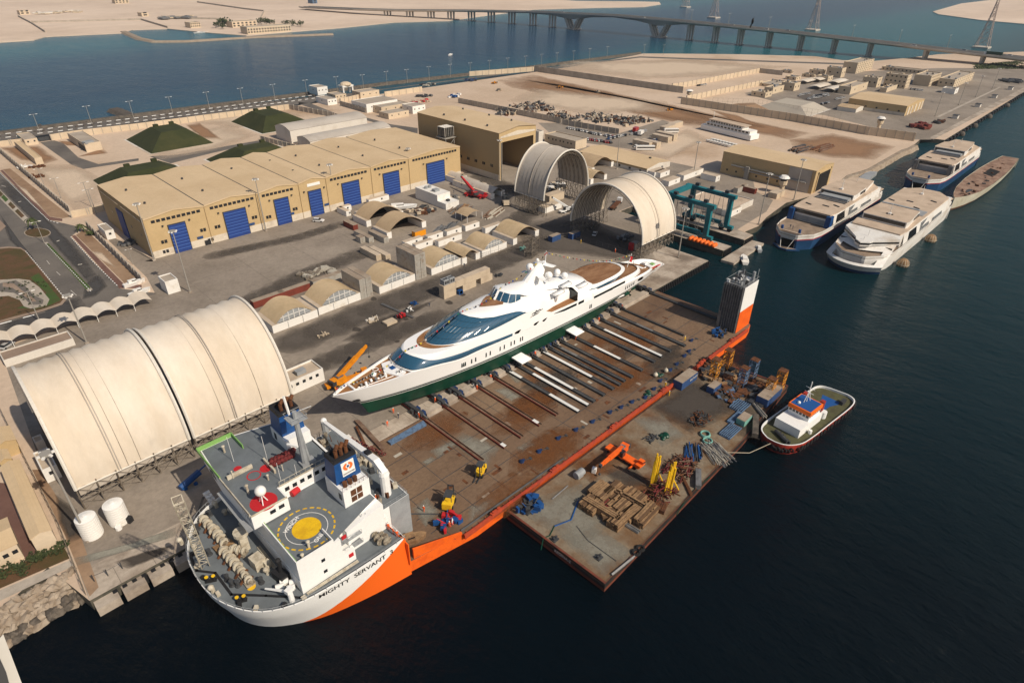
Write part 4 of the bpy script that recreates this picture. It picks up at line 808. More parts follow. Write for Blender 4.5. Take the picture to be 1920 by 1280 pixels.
# wheelhouse
PB = [(118.6,0,24.8),(118.9,1.6,24.8),(119.6,3.2,24.7),(120.8,4.5,24.5),(122.6,5.0,24.5),(124.8,5.15,24.7)]; PT = [(120.4,0,27.4),(120.6,1.5,27.35),(121.2,2.9,27.2),(122.1,4.0,27),(123.3,4.5,26.7),(125.1,4.7,26.3)]
ribbon('wheelhouse_glass', PB, PT, 'yacht_glass', rows=2, bulge=.15)
b = MB()
for i in (6,13,20):
    for s_ in (-1,1): a, c = crv(PB)[i], crv(PT)[i]; b.tube((a[0],yc(a[0])+s_*(a[1]+.08),a[2]),(c[0],yc(c[0])+s_*(c[1]+.08),c[2]),.12,5)
b.build('wheelhouse_post', 'yacht_white', yacht); MB().tube((118.5,yc(118),24.8),(120.3,yc(120),27.4),.5,4).build('wheelhouse_post', 'yacht_white', yacht)
body('wheelhouse_roof', [(120.2,(0,27.3),(0,27.45),(0,27.5),(0,27.5)),(120.7,(1.8,27.3),(1.4,27.5),(.8,27.6),(0,27.65)),(122,(4.1,27.0),(3.2,27.4),(2,27.6),(0,27.7)),(125,(4.85,26.2),(3.9,26.9),(2.4,27.2),(0,27.4)),(128,(5,24.6),(4,25.9),(2.5,26.7),(0,27.2)),(132,(4.6,23.8),(3.6,25),(2.4,26),(0,27)),(136,(3.6,22.8),(2.6,24),(1.6,25.4),(0,26.6)),(139.5,(2.6,22.6),(1.8,23.4),(1,24.4),(0,25))], 'yacht_white')
# mast
b = MB(); ys = yc(135)
b.loft([[(x0,ys-w_,z),(x1,ys-w_,z),(x1+.3,ys,z),(x1,ys+w_,z),(x0,ys+w_,z),(x0-.6,ys,z)] for x0, x1, w_, z in ((129.5,139.2,1.5,24.5),(132.5,139.6,1.1,27.5),(135.5,140.4,.8,29.6),(138,141,.5,31.2))], cap1=True)
b.loft([[(x-1.1,y,z),(x,y,z+.25),(x+1.3,y,z),(x,y,z-.2)] for x, y, z in ((135.5,ys-4.6,27.6),(136.5,ys-2,27.9),(137,ys,28),(136.5,ys+2,27.9),(135.5,ys+4.6,27.6))], cap0=True, cap1=True)
b.loft([[(x-.9,y,z),(x,y,z+.2),(x+1.4,y,z),(x,y,z-.2)] for x, y, z in ((141.6,ys-3.4,30.0),(140.5,ys-1.4,30.3),(140,ys,30.5),(139.5,ys+1.4,30.4),(139,ys+3,30.3))], cap0=True, cap1=True)
b.tube((141.2,ys,31),(141.4,ys,34.6),.12,5); b.tube((140.9,ys-.9,33.6),(141.7,ys+.9,33.6),.1,4); b.ob((139,ys,31.2),(.6,2.8,.4),.4); b.ball((138.6,ys+1.2,31.9),.55,8,5); b.build('mast', 'yacht_white', yacht, 'auto')
for c, r in ((gy(960+330*.10155,470+300*.10155,128.2),1.3),(gy(960+678*.10155,470+455*.10155,123.6),1.32),(gy(960+833*.10155,470+395*.10155,126.6),1.2),(gy(960+970*.10155,470+458*.10155,124.4),1.2)):
    bb = MB(); bb.ball(c, r, 14, 9); bb.cyl(c[:2], c[2]-r*1.25, c[2]-r*.6, r*.6, n=10); bb.build('satellite_dome', 'yacht_white', yacht, True)
body('arch_canopy', [(137.5,(2.6,22.4),(2.2,23.4),(1.2,24.0),(0,24.2)),(142,(4.0,22.2),(3.4,23),(2,23.6),(0,23.8)),(148,(5.0,21),(4.3,22.0),(2.6,22.6),(0,22.9)),(154,(5.6,19.4),(5,20.5),(3,21.4),(0,21.7)),(157.5,(5.4,18.8),(4.6,20.0),(2.6,20.8),(0,21)),(158.6,(4.4,18.7),(3.6,19.2),(2.2,19.6),(0,19.8))], 'yacht_white')
for x, h, z in ((141.2,6.4,21.4),(145.5,5.6,22.6),(152.5,6.8,20.6)):
    bb = MB(); y = yc(x)-h
    bb.loft([[(x+dx*L,y-.9+q,z+dz),(x+dx*L,y+.7+q,z+dz+.2),(x+dx*L,y+.9+q,z+dz+.7),(x+dx*L,y-.6+q,z+dz+.5)] for dx, L, q, dz in ((-1,2,.6,-.3),(0,1,0,.1),(1,1.6,.2,.1),(1,2.8,.6,-.1))], cap0=True, cap1=True); bb.tube((x,y+.4,z),(x+.2,y+1.6,z-3.4),.5,6); bb.build('side_fin', 'yacht_white', yacht, True)
# landing deck aft
HD = [(180.2,0,17.75),(179.6,2.2,17.8),(177.8,4,17.95),(175,5.3,18.15),(171,6.15,18.35),(166,6.5,18.5),(161,6.5,18.6),(158.4,5.6,18.65)]
ribbon('landing_deck', HD, [(180.2,0,17.75)]+[(x,0,z+.01) for x,h,z in HD[1:]], 'teak_old', k=4)
OUT = [(182.0,0,17.5),(181.2,2.9,17.55),(179,4.9,17.7),(175.6,6.3,17.9),(171,7.1,18.0),(166,7.3,18.1),(160,7.4,18.2),(152,7.95,19.5)]
ribbon('landing_deck_rim', [(x+(.05),h*1.02,z+.12) for x,h,z in HD], [(x,h,z) for x,h,z in OUT], 'yacht_white', k=4); 
GA = [(180.6,0,16.3),(180.2,2.4,16.3),(178.8,4.2,16.4),(175.8,5.9,16.5),(171,6.9,16.6),(166,7.3,16.9),(160,7.6,17.5),(152.5,7.95,19.0)]
ribbon('aft_glass', [(x,h,z-.3) for x,h,z in OUT], GA, 'yacht_glass', k=4)
ribbon('rim_underside', OUT, [(x,h,z-.32) for x,h,z in OUT], 'yacht_white', k=4)
D2 = [(192.3,0,13.6),(191.2,2.8,13.8),(188.6,4.8,14.2),(184,6.4,14.9),(178,7.3,15.5),(171,7.7,15.9),(164,7.8,16.2),(157,7.9,16.6)]
ribbon('second_deck', [(x-.7,max(0,h-.5),z+.05) for x,h,z in D2], [(x-.7,0,z+.05) for x,h,z in D2], 'teak_old', k=4)
ribbon('second_deck_rim', [(x-.6,max(0,h-.5),z+.5) for x,h,z in D2], D2[:1]+[(x+.1,h+.15,z) for x,h,z in D2[1:]], 'yacht_white', k=4, rows=2, bulge=.1)
ribbon('second_deck_side', D2[:1]+[(x+.1,h+.15,z) for x,h,z in D2[1:]], [(193.2,0,12.6),(192,3.0,12.8),(189,5.0,13.2),(184,6.7,13.8),(178,7.75,14.2),(171,8.1,14.4),(164,8.3,14.6),(157,8.35,14.7)], 'yacht_white', k=4, flip=True)
D3 = [(200.6,0,10.8),(199.4,3.2,11.2),(196,5,12.0),(190,6.6,12.9),(183,7.4,13.5),(175,7.8,14.0),(168,8.0,14.3)]
ribbon('third_deck', [(x-.6,max(0,h-.4),z) for x,h,z in D3], [(x-.6,0,z) for x,h,z in D3], 'teak_old', k=4)
ribbon('third_deck_rim', [(x-.5,max(0,h-.35),z+.4) for x,h,z in D3], [(x+.4,h+.25,z-.1) for x,h,z in D3], 'yacht_white', k=4)
ribbon('cockpit_floor', [(199,4.6,10),(202,4.3,9.9),(206,3.4,9.6),(209.4,1.8,9.2)], [(199,0,10),(202,0,9.9),(206,0,9.6),(209.4,0,9.2)], 'teak_old', k=3)
ribbon('stern_bulwark_inside', [(199,5.2,11.9),(203,4.7,11.3),(207,3.6,10.4),(210,1.6,9.6)], [(199,4.7,10),(202.6,4.2,9.9),(206.4,3.2,9.6),(209.4,1.5,9.2)], 'yacht_white', k=3)
b = MB(); b.box(201.4,206.5,123.6,126.4,9.9,10.5,0).box(202,204,126.6,128.2,9.9,10.9,0).box(203.5,205,124,125.4,10.5,10.9,1); b.tube((200.8,123,10.2),(206.8,122.6,10.3),.22,5,2); b.build('stern_seating', ['yacht_white','lime','signal_red'], yacht)
b = MB(); b.box(194.4,195.6,123.2,126.2,11.6,12.3).box(195.6,197.6,123.2,123.5,11.6,12.0); b.build('bar_counter', 'yacht_white', yacht)
b = MB(); b.tube((187.4,125.4,14),(189.6,125.4,19.4),.12,5); b.build('flagstaff', 'white_paint', yacht); b = MB(); b.add([(188.9,125.3,18.6),(190.2,125.1,17.9),(190.0,125.2,15.6),(188.6,125.4,16.4)],[(0,1,2,3),(3,2,1,0)]); b.build('ensign', 'signal_red', yacht)
# windows in the white side
def sidewin(name, x0, x1, z0, z1, h, m='yacht_glass_dark', slant=0, n=1):
    bb = MB(); N = max(1, int((x1-x0)/4)); rs = []
    for i in range(N+1):
        x = x0+(x1-x0)*i/N; e = interp(HSY, x)+h; rs.append([(x+(slant if i == 0 else 0), yc(x)-e, z0), (x, yc(x)-e, z1)])
    bb.loft(rs, closed=False); bb.f = [f for f in bb.f]+[f[::-1] for f in bb.f]; bb.m = [0]*len(bb.f); return bb.build(name, m, yacht)
HSY = [(80,5.0),(92,6.6),(100,7.3),(118,8.12),(150,8.42),(163,8.33),(175,8.1),(188,6.9),(198,5.7)]
sidewin('side_window', 137, 148.2, 15.3, 16.2, .03, slant=1.6); sidewin('side_window', 149.2, 152, 15.2, 16.2, .03)
sidewin('side_window', 157.5, 175.5, 14.55, 15.45, .05)
for x, z in ((121.3,15.6),(129.6,15.5),(133.6,15.4)):
    bb = MB(); e = interp(HSY,x)+.04; bb.add([(x+1.9*math.cos(t)-.3*math.sin(t), yc(x)-e, z+.55*math.sin(t)) for t in [i*PI/8 for i in range(16)]], [tuple(range(16)), tuple(range(15,-1,-1))]); bb.build('oval_window', 'yacht_glass_dark', yacht)
bb = MB(); bb.add([(187+1.9*math.cos(t), yc(187)-7.05, 12.0+.6*math.sin(t)) for t in [i*PI/8 for i in range(16)]], [tuple(range(16)), tuple(range(15,-1,-1))]); bb.build('oval_window', 'yacht_glass_dark', yacht)
def hh(x, z): return hullh(x, z)+.05
for x in (99,99.6,100.2,102.5,104,108,109.6,113.5,115.2,118,119.4,122,122.9,155.6,156.4,176.8,178.2,179.6,181,182.4):
    z = 12.4 if x < 130 else 12.0; MB().box(x-.22,x+.22,yc(x)-hh(x,z)-.03,yc(x)-hh(x,z)+.06,z-.75,z+.75).build('slit_window','yacht_glass_dark',yacht)
for x, z in ((82,13),(85,13.4),(88,13.9),(89,13.9),(93,14),(94,14.1),(86,12.4),(87,12.4),(91,12.4),(92,12.4),(97,12),(98.3,12),(105,11.2),(106,11.2),(109,11.2),(110,11.2),(113,11.2),(114,11.2),(118,11.2),(119,11.2),(123,11.4),(128,11.9),(129,11.9),(132,12.2),(133,12.2),(139,11.6),(145,12),(150,12.3),(158,12.6),(160,12.6),(167,12.9),(168,12.9)):
    MB().cyl((x,0),0,.06,.3,n=8).build('porthole','yacht_glass_dark',yacht).matrix_local = Matrix.Translation(Vector((x,yc(x)-hh(x,z)+.02,z))-ORG[yacht.name]) @ Matrix.Rotation(PI/2,4,'X')
b = MB(); P = [(127,20.2),(128,20.6),(128.4,20.2),(129,21),(129.6,20.3),(130.4,20.9),(131,20.4),(131.8,20.5)]
for (x,z),(X,Z) in zip(P,P[1:]): b.tube((x,yc(x)-8.2,z-.6),(X,yc(X)-8.2,Z-.6),.12,4)
for (x,z),(X,Z) in zip(P[:5],P[1:6]): b.tube((x-.8,yc(x)-8.24,z-1.4),(X+.2,yc(X)-8.24,Z-1.3),.08,4)
b.build('name_script', 'steel_dark', yacht)
# shafts and rudders below the stern
for s_ in (-1,1):
    b = MB(); y = 125.6+s_*3.2; b.tube((164,y,6.4),(172,y,5.7),.32,8,0); b.tube((172,y,5.7),(174,y,5.5),.55,8,1); b.tube((174,y,5.5),(183,y,5.0),.3,8,0); b.tube((183,y,5.0),(186,y,4.9),.7,8,1); b.ob((184.4,y,5),(1.2,.5,4.2),0,1)
    for k in range(4): a = k*PI/2+.4; b.add([(186,y,4.9),(186.3,y+1.5*math.cos(a),4.9+1.5*math.sin(a)),(185.9,y+1.5*math.cos(a+.6),4.9+1.5*math.sin(a+.6))],[(0,1,2),(2,1,0)],1)
    b.ob((189,y,5.2),(2.4,.3,4),0,1); b.build('propeller_shaft', ['yacht_white','yacht_green'], yacht)
# stabiliser fins swung out
for x in (120.5,146): MB().add([(x-2.2,yc(x)-8,6.8),(x+2.2,yc(x)-8,6.8),(x+2.8,yc(x)-12.2,6.1),(x-1.6,yc(x)-12.2,6.1),(x-2.2,yc(x)-8,7.15),(x+2.2,yc(x)-8,7.15),(x+2.8,yc(x)-12.2,6.35),(x-1.6,yc(x)-12.2,6.35)],[(0,1,2,3),(7,6,5,4),(3,2,6,7),(0,3,7,4),(1,5,6,2)]).build('stabiliser_fin','pale_plate' if 0 else 'yacht_white',yacht)
# dressing lines of flags, the string is a thing, each pennant a part
FLC = [mat('flag_red',(.55,.03,.04),.8,fine=0), mat('flag_blue',(.02,.08,.35),.8,fine=0), mat('flag_yellow',(.75,.6,.05),.8,fine=0), mat('flag_white',(.75,.75,.72),.8,fine=0), mat('flag_black',(.02,.02,.03),.8,fine=0), mat('flag_green',(.03,.25,.15),.8,fine=0)]
def dress(pts, nn, label):
    t = thing('flag_line', label, 'flag line', pts[0], 'dressing lines of signal flags'); MB().path(pts, .03, 3).build('line', 'rope', t)
    L = smooth_line(pts, 12)
    for i in range(nn):
        p = Vector(L[int((i+.5)/nn*(len(L)-1))]); q = Vector(L[min(len(L)-1, int((i+.5)/nn*(len(L)-1))+1)]); d = (q-p).normalized()*.28; v = Vector((.07,-.1,-.5))
        MB().add([p-d,p+d,p+d+v,p-d+v],[(0,1,2,3),(3,2,1,0)]).build('pennant', FLC[(i*7+i//3)%6], t)
dress([(62,129,18),(72,128.6,17.6),(80.6,128.2,18.6),(84.6,128.1,20.6),(90,127.9,20.8),(98,127.6,23.2),(105.2,127.4,25.6),(112,127.1,25.4),(119,126.9,26.6),(122,126.8,28.6),(128,126.6,29.2),(136,126.4,31.4),(141.2,126.2,34.2)], 46, 'line of small signal flags running from yacht bow up to its mast')
dress([(141.4,126.2,34.2),(152,126,29.4),(164,125.8,24.6),(176,125.6,20.8),(188.6,125.4,19.2)], 26, 'line of small signal flags from yacht mast back to its stern')
# ------------------------------------------------------------------ ferries, tug, barge, hull
fa = K(1430, 310, 260/1849); fb = K(1530, 340, 270/1819); fc = K(1660, 250, 260/1920)
mat('ferry_roof', (.52,.41,.31), .85, (.42,.325,.24), .15, (.4,.65), .1, 1.2, col3=(.30,.22,.16), s3=.12, th3=(.6,.75)); mat('ferry_white', (.72,.70,.66), .5, (.58,.52,.45), .12, (.5,.7), .08, 1, col3=(.40,.32,.25), s3=.25, th3=(.64,.78)); mat('ferry_blue', (.015,.06,.15), .5, (.02,.075,.19), .2, fine=.1); mat('ferry_red', (.35,.05,.06), .6)
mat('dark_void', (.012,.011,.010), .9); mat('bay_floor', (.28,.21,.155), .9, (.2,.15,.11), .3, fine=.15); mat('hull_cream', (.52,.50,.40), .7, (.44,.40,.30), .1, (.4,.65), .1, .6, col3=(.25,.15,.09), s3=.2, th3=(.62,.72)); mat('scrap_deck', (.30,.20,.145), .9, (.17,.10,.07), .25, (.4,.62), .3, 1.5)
mat('window_dark', (.02,.022,.026), .15, spec=.6)
def ferry(label, x0, yc_, L, W, front, zd=7.0, zr=13.2):
    t = thing('catamaran_ferry', label, 'ferry', (x0+L/2, yc_, 0), 'laid-up catamaran ferries'); h = W/2
    X = lambda u: x0+u; Y = lambda v: yc_+v
    DO = [(0,.32),(.4,.42),(7,.86),(14,.97),(24,1),(L*.6,1),(L*.97,.98),(L,.95)]
    def row(z, k=1, rake=0): return [(X(u+rake*max(0,1-u/14)), Y(v*h*k), z) for u, v in DO]
    zk = zd-1.6
    for s_, nm in ((-1,'hull'),):
        bb = MB()
        for q in (-1, 1):
            rows = [[(X(u+r*max(0,1-u/14)), Y(q*v*h*k), z) for u, v in DO] for z, k, r in ((-.5,.93,1.5),(zk*.55,.97,.8),(zk-.35,.995,.2))]
            o = len(bb.f); bb.loft(rows, 0, closed=False); rows = [[(X(u+r*max(0,1-u/14)), Y(q*v*h*k), z) for u, v in DO] for z, k, r in ((zk-.35,.995,.2),(zk+.25,1,.1))]; bb.loft(rows, 2, closed=False)
            rows = [[(X(u+r*max(0,1-u/14)), Y(q*v*h*k), z) for u, v in DO] for z, k, r in ((zk+.25,1,.1),(zd+.9,1,0))]; bb.loft(rows, 1, closed=False)
            if q > 0: bb.f[o:] = [f[::-1] for f in bb.f[o:]]
        bb.box(X(L-.4),X(L),Y(-h*.95),Y(h*.95),-.5,zd)
        bb.add([(X(1.5),Y(-.34*h),-.5),(X(0),Y(-.34*h),zd+.9),(X(0),Y(.34*h),zd+.9),(X(1.5),Y(.34*h),-.5)],[(3,2,1,0)],1)
        blue = {'blue':('ferry_blue','ferry_white','ferry_red'),'white':('ferry_white','ferry_white','ferry_white')}[front]
        bb.build('hull', list(blue), t)
    MB().prism([(X(u),Y(v*h)) for u,v in DO]+[(X(u),Y(-v*h)) for u,v in DO[::-1]], zd-.2, zd).build('foredeck', 'bay_floor', t)
    if front == 'blue':
        b = MB(); b.add([(X(-.15),Y(-.33*h),zd-1.9),(X(-.15),Y(.33*h),zd-1.9),(X(1.25),Y(.33*h),.6),(X(1.25),Y(-.33*h),.6)],[(0,1,2,3),(3,2,1,0)]); b.build('bow_door_opening','dark_void',t)
        b = MB(); b.prism([(X(-2.6),Y(-.18*h)),(X(1),Y(-.62*h)),(X(1),Y(.62*h)),(X(-2.6),Y(.18*h))],.3,1.0); b.build('bow_ramp','ferry_blue',t); MB().sheet([(X(-2.2),Y(-.16*h)),(X(.6),Y(-.5*h)),(X(.6),Y(.5*h)),(X(-2.2),Y(.16*h))],1.02).build('ramp_floor','bay_floor',t)
        b = MB(); [b.tube((X(-1.8),Y(s_*.15*h),1),(X(.1),Y(s_*.3*h),zd-1.5),.12,4) for s_ in (-1,1)]; b.build('ramp_stay','ferry_white',t)
        b = MB(); b.box(X(2.4),X(3),Y(-.55*h),Y(.55*h),zd,zd+.9); b.build('fore_rail','ferry_roof',t)
        for u,v in ((4,-.35),(4,.45)): MB().box(X(u),X(u+.9),Y(v*h),Y(v*h)+1,zd,zd+2.2).build('winch_box','blue_paint',t)
        for s_ in (-1,1): MB().box(X(20.5),X(24),Y(s_*h*.86)-1.2,Y(s_*h*.86)+1.2,zd,zd+5.6).build('door_arm','blue_paint' if yc_ > 100 else 'steel',t)
    f0 = 23
    b = MB(); b.prism([(X(f0),Y(-h*.92)),(X(L*.94),Y(-h*.94)),(X(L*.94),Y(h*.94)),(X(f0),Y(h*.92))],zd,zr-.6); b.build('superstructure','ferry_white',t)
    if front == 'blue':
        MB().box(X(f0)-.15,X(f0)-.02,Y(-h*.75),Y(h*.8),zd+.3,zd+2.6).build('garage_door','ship_grey',t); MB().box(X(f0)-.2,X(f0)-.02,Y(-h*.78),Y(h*.82),zd+3.6,zr-1.1).build('front_window','window_dark',t)
    b = MB(); b.prism([(X(f0-1),Y(-h*.86)),(X(f0+6),Y(-h*.92)),(X(L*.9),Y(-h*.9)),(X(L*.97),Y(-h*.4)),(X(L*.97),Y(h*.4)),(X(L*.9),Y(h*.9)),(X(f0+6),Y(h*.92)),(X(f0-1),Y(h*.86))],zr-.6,zr); b.build('roof','ferry_roof',t)
    for s_ in (-1,1):
        for a, c in ((.30,.42),(.46,.60),(.64,.80)):
            bb = MB(); y0_, y1_ = Y(s_*h*.935), Y(s_*h*.99); bb.add([(X(L*a),y1_,zd+1.2),(X(L*c),y1_,zd+1.2),(X(L*c-1),y0_,zr-1.3),(X(L*a+1),y0_,zr-1.3)],[(0,1,2,3),(3,2,1,0)]); bb.build('side_window','window_dark' if a < .4 else 'ship_grey',t)
        b = MB(); b.add([(X(f0+2),Y(s_*h*.92),zr-.6),(X(L*.93),Y(s_*h*.93),zr-.6),(X(L*.93),Y(s_*h*.99),zd+1),(X(f0+2),Y(s_*h*.99),zd+1)],[(0,1,2,3),(3,2,1,0)]); b.build('side_slope','ferry_white',t)
        b = MB(); b.box(X(L*.86),X(L*1.01),Y(s_*h*.78)-1.5,Y(s_*h*.78)+1.5,zr-3.2,zr-2.8); b.build('wing_platform','ferry_roof',t)
    # upper deckhouse with its mast
    m0 = .30 if front == 'white' else .55
    b = MB(); b.prism([(X(L*m0),Y(-h*.78)),(X(L*m0+2),Y(-h*.82)),(X(L*(m0+.2)),Y(-h*.72)),(X(L*(m0+.2)),Y(h*.72)),(X(L*m0+2),Y(h*.82)),(X(L*m0),Y(h*.78))],zr,zr+2.7,0,1); b.build('wheelhouse',['ferry_white','ferry_roof'],t)
    MB().box(X(L*m0)-.06,X(L*m0)+.02,Y(-h*.74),Y(h*.74),zr+.6,zr+2.3).build('wheelhouse_window','window_dark',t)
    MB().box(X(L*m0+3),X(L*(m0+.18)),Y(-h*.775),Y(-h*.75)+.2,zr+.7,zr+2.1).build('wheelhouse_window','window_dark',t)
    if front == 'blue':
        b = MB(); b.box(X(L*.50),X(L*.60),Y(-h*.7),Y(h*.6),zr+.0,zr+1.3,0); b.build('roof_plant','ship_grey',t)
        for u in (.46,.485,.51): MB().box(X(L*u),X(L*u+1),Y(-h*.74),Y(h*.7),zr,zr+.5).build('roof_grating','steel',t)
        b = MB(); b.prism([(X(L*.74),Y(-h*.75)),(X(L*.95),Y(-h*.5)),(X(L*.95),Y(h*.5)),(X(L*.74),Y(h*.75))],zr,zr+1.6,0,1); b.build('aft_house',['ferry_white','ferry_roof'],t)
        for u,v,a in ((.36,-.2,.3),(.33,.5,0),(.40,-.55,0)): MB().ob((X(L*u),Y(v*h),zr),(3.2,.7,.35),a+1.2).build('roof_vent','steel_dark',t)
    else:
        MB().box(X(L*.55),X(L*.565),Y(-h*.6),Y(h*.8),zr,zr+1.5).build('wind_screen','ship_grey',t)
        for u,v,a in ((.36,0,.3),(.70,.1,.3),(.66,.7,0),(.78,-.6,0),(.62,-.35,0)): MB().ob((X(L*u),Y(v*h),zr+(2.7 if u<.5 else 0)),(3.0,.7,.35),a+1.2).build('roof_vent','steel_dark',t)
        MB().box(X(L*.52),X(L*.60),Y(-h*.82),Y(-h*.45),zr+.05,zr+.12).build('stair_well','ship_grey',t)
    for u,v,hh_ in ((m0+.06,0,5),(.86,.05,4.5)): b = MB(); z0 = zr+(2.7 if u < m0+.2 else 0); b.tube((X(L*u),Y(v*h),z0),(X(L*u)+.3,Y(v*h),z0+hh_),.2,5,0,.08); b.tube((X(L*u),Y(v*h)-1.2,z0+hh_*.6),(X(L*u),Y(v*h)+1.2,z0+hh_*.6),.08,4); b.ob((X(L*u),Y(v*h),z0),(1.6,1.2,.7)); b.build('mast','ferry_white',t)
    for s_ in (-1,1): b = MB(); b.ob((X(L*.99),Y(s_*h*.8),zd),(4,2.2,1.8),0,0); b.ob((X(L*.99),Y(s_*h*.8),zd+1.8),(2,1.2,1),.3,1); b.build('aft_locker',['ferry_white','rust'],t)
    if front == 'white':
        # rounded white nose with a wide mooring deck opening
        b = MB(); n0 = [(X(-3+11*abs(v)**2.2*.55),Y(v*h*.99)) for v in [i/8-1 for i in range(17)]]
        n1 = [(X(f0-9+(1-abs(v))*-3.5+4*abs(v)),Y(v*h*.93)) for v in [i/8-1 for i in range(17)]]
        b.loft([[p+(z,) for p in [(q[0]+r, yc_+(q[1]-yc_)*k) for q in n0]] for z, k, r in ((-.5,.92,3.5),(2,.95,1.6),(4.2,1,0))],0,closed=False)
        b.build('nose','ferry_white',t)
        b = MB(); b.loft([[p+(z,) for p in [(q[0]+r, yc_+(q[1]-yc_)*k) for q in n0]] for z, k, r in ((-.6,.925,3.2),(1.5,.95,1.8))],0,closed=False); b.v = [(x-.12,y,z) for x,y,z in b.v]; b.build('nose_band','ferry_blue',t)
        # top of nose: shell with the opening left between ring and shell
        sl = []
        for q, p in zip(n0, n1): sl.append([q+(4.2,), lerp(q+(4.4,), p+(zd+2.6,), .09), lerp(q+(4.4,), p+(zd+2.6,), .68), p+(zd+2.6,)])
        b = MB()
        for i in range(16):
            for j in range(3):
                if j == 1 and 2 <= i <= 13: continue
                b.add([sl[i][j],sl[i][j+1],sl[i+1][j+1],sl[i+1][j]],[(0,1,2,3),(3,2,1,0)])
        b.build('nose_deck','ferry_white',t)
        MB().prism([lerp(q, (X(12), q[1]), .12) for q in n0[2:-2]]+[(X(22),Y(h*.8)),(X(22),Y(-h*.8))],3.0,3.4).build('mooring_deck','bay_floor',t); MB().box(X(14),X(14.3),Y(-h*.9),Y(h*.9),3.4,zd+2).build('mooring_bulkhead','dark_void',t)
        b = MB(); cab = [(X(5.5),Y(0)),(X(8),Y(-h*.25)),(X(10),Y(-h*.3)),(X(19),Y(-h*.97)),(X(28),Y(-h*.9)),(X(28),Y(h*.9)),(X(19),Y(h*.97)),(X(10),Y(h*.3)),(X(8),Y(h*.25))]
        b.prism(cab, zd+2.6, lambda x,y: zd+4.4+(x-X(5.5))*.085); b.build('forward_lounge','ferry_white',t)
        b = MB()
        for p, q in ((cab[0],cab[1]),(cab[1],cab[2]),(cab[2],cab[3]),(cab[0],cab[8]),(cab[8],cab[7]),(cab[7],cab[6])):
            z0_, z1_ = zd+3.3, zd+4.1; d = Vector((q[1]-p[1], p[0]-q[0], 0)).normalized()*.06; d = d if d.x < 0 else -d
            b.add([(p[0]+d.x,p[1]+d.y,z0_),(q[0]+d.x,q[1]+d.y,z0_),(q[0]+d.x,q[1]+d.y,z1_),(p[0]+d.x,p[1]+d.y,z1_)],[(0,1,2,3),(3,2,1,0)])
        b.build('lounge_window','window_dark',t)
        for u,v in ((14,0),(9,0),(20,-.6),(20,.6)): MB().tube((X(u),Y(v*h),zd+4.8),(X(u),Y(v*h),zd+8 if v==0 and u>10 else zd+6),.12,5).build('lamp_post','ferry_white',t)
    return t
FA = ferry('blue bowed catamaran ferry with dusty roof berthed nearest the blue boat lift', 284.5, 103.8, 93, 21, 'blue')
FB = ferry('white catamaran ferry with rounded white nose, outermost of the ferry pair', 281.5, 73.6, 104, 24, 'white', 7.2, 13.6)
FC = ferry('blue bowed catamaran ferry with red stripe, moored behind the white ferry', 423.5, 88.5, 91, 21.5, 'blue')
# stripped grey hull alongside
D = thing('stripped_hull', 'long cream hull with scraped brown deck and no superstructure, astern of ferries', 'ship hull', (465,64,0))
DO = [(400.5,0),(405,1.6),(414,3.7),(428,6.0),(450,7.3),(480,7.3),(505,6.2),(518,5.2),(526,4.6)]
bb = MB()
for q in (-1,1):
    rows = [[(x+(4 if z>3 and x<410 else 0)*0+(r if x < 412 else 0), 64.6-(x-402)*.012+q*v*k, z+(1.2*max(0,(418-x)/16) if z > 3 else 0)) for x, v in DO] for z, k, r in ((-.5,.7,1.5),(1,.82,.8),(6.1,1,0))]
    o = len(bb.f); bb.loft(rows[:2],1,closed=False); bb.loft(rows[1:],0,closed=False)
    if q > 0: bb.f[o:] = [f[::-1] for f in bb.f[o:]]
bb.box(525.8,526,58.5,67.7,-.5,6.1); bb.build('hull', ['hull_cream','rust'], D)
MB().sheet([(x,64.6-(x-402)*.012-v*.97) for x,v in DO]+[(x,64.6-(x-402)*.012+v*.97) for x,v in DO[:0:-1]],5.95).build('deck','scrap_deck',D)
MB().prism([(466,60.5),(482,60),(486,66),(470,66.5)],5.96,6.05).build('hatch_opening','dark_void',D); MB().prism([(420,63),(428,62),(428,64),(421,65)],5.96,6.3).build('hatch_cover','steel_dark',D)
for i in range(26): x = random.uniform(412,520); MB().ob((x,63.6+random.uniform(-4,4),5.95),(random.uniform(.6,2.6),random.uniform(.4,1),random.uniform(.2,.9)),random.random()*3).build('deck_remnant',random.choice(['rust','steel_dark','scrap_deck']),D)
b = MB(); b.prism([kw8(0,0) if 0 else (383,117),(386,112),(440,116),(437,121)],0,2.4); o = b.build('floating_pontoon','ship_grey'); tag(o,'long grey pontoon afloat between rocky shore and blue ferry','pontoon')
# big netted fenders
for i, (x, y, l_) in enumerate(((304.5,58.6,'round brown net fender by the white ferry bow'),(345.3,58.8,'round brown net fender amidships of the white ferry'),(600,108.2,'round dark fender at the broken corner of the far quay'),(640,108.6,'second dark fender along the far quay wall'),(690,109.2,'third dark fender along the far quay wall'),(760,110.2,'fourth dark fender along the far quay wall'))):
    b = MB(); b.ball((x,y,.9),2.5,14,9); o = b.build('net_fender','wood_beam' if i < 2 else 'rock_dark'); tag(o,l_,'fender','round net fenders'); 
    if i < 2:
        r = MB(); [r.ring((x,y,.9),2.5*math.cos(a),.12,16,4,0) for a in (0,)]; [r.add([(x+2.55*math.sin(p)*math.cos(q),y+2.55*math.sin(p)*math.sin(q),.9+2.55*math.cos(p)) for p in (.5,1,1.5,2,2.5) for q in (a,a+.12)],[(0,2,3,1),(2,4,5,3),(4,6,7,5),(6,8,9,7)]) for a in [k*PI/6 for k in range(12)]]; r.build('netting','rope',o)
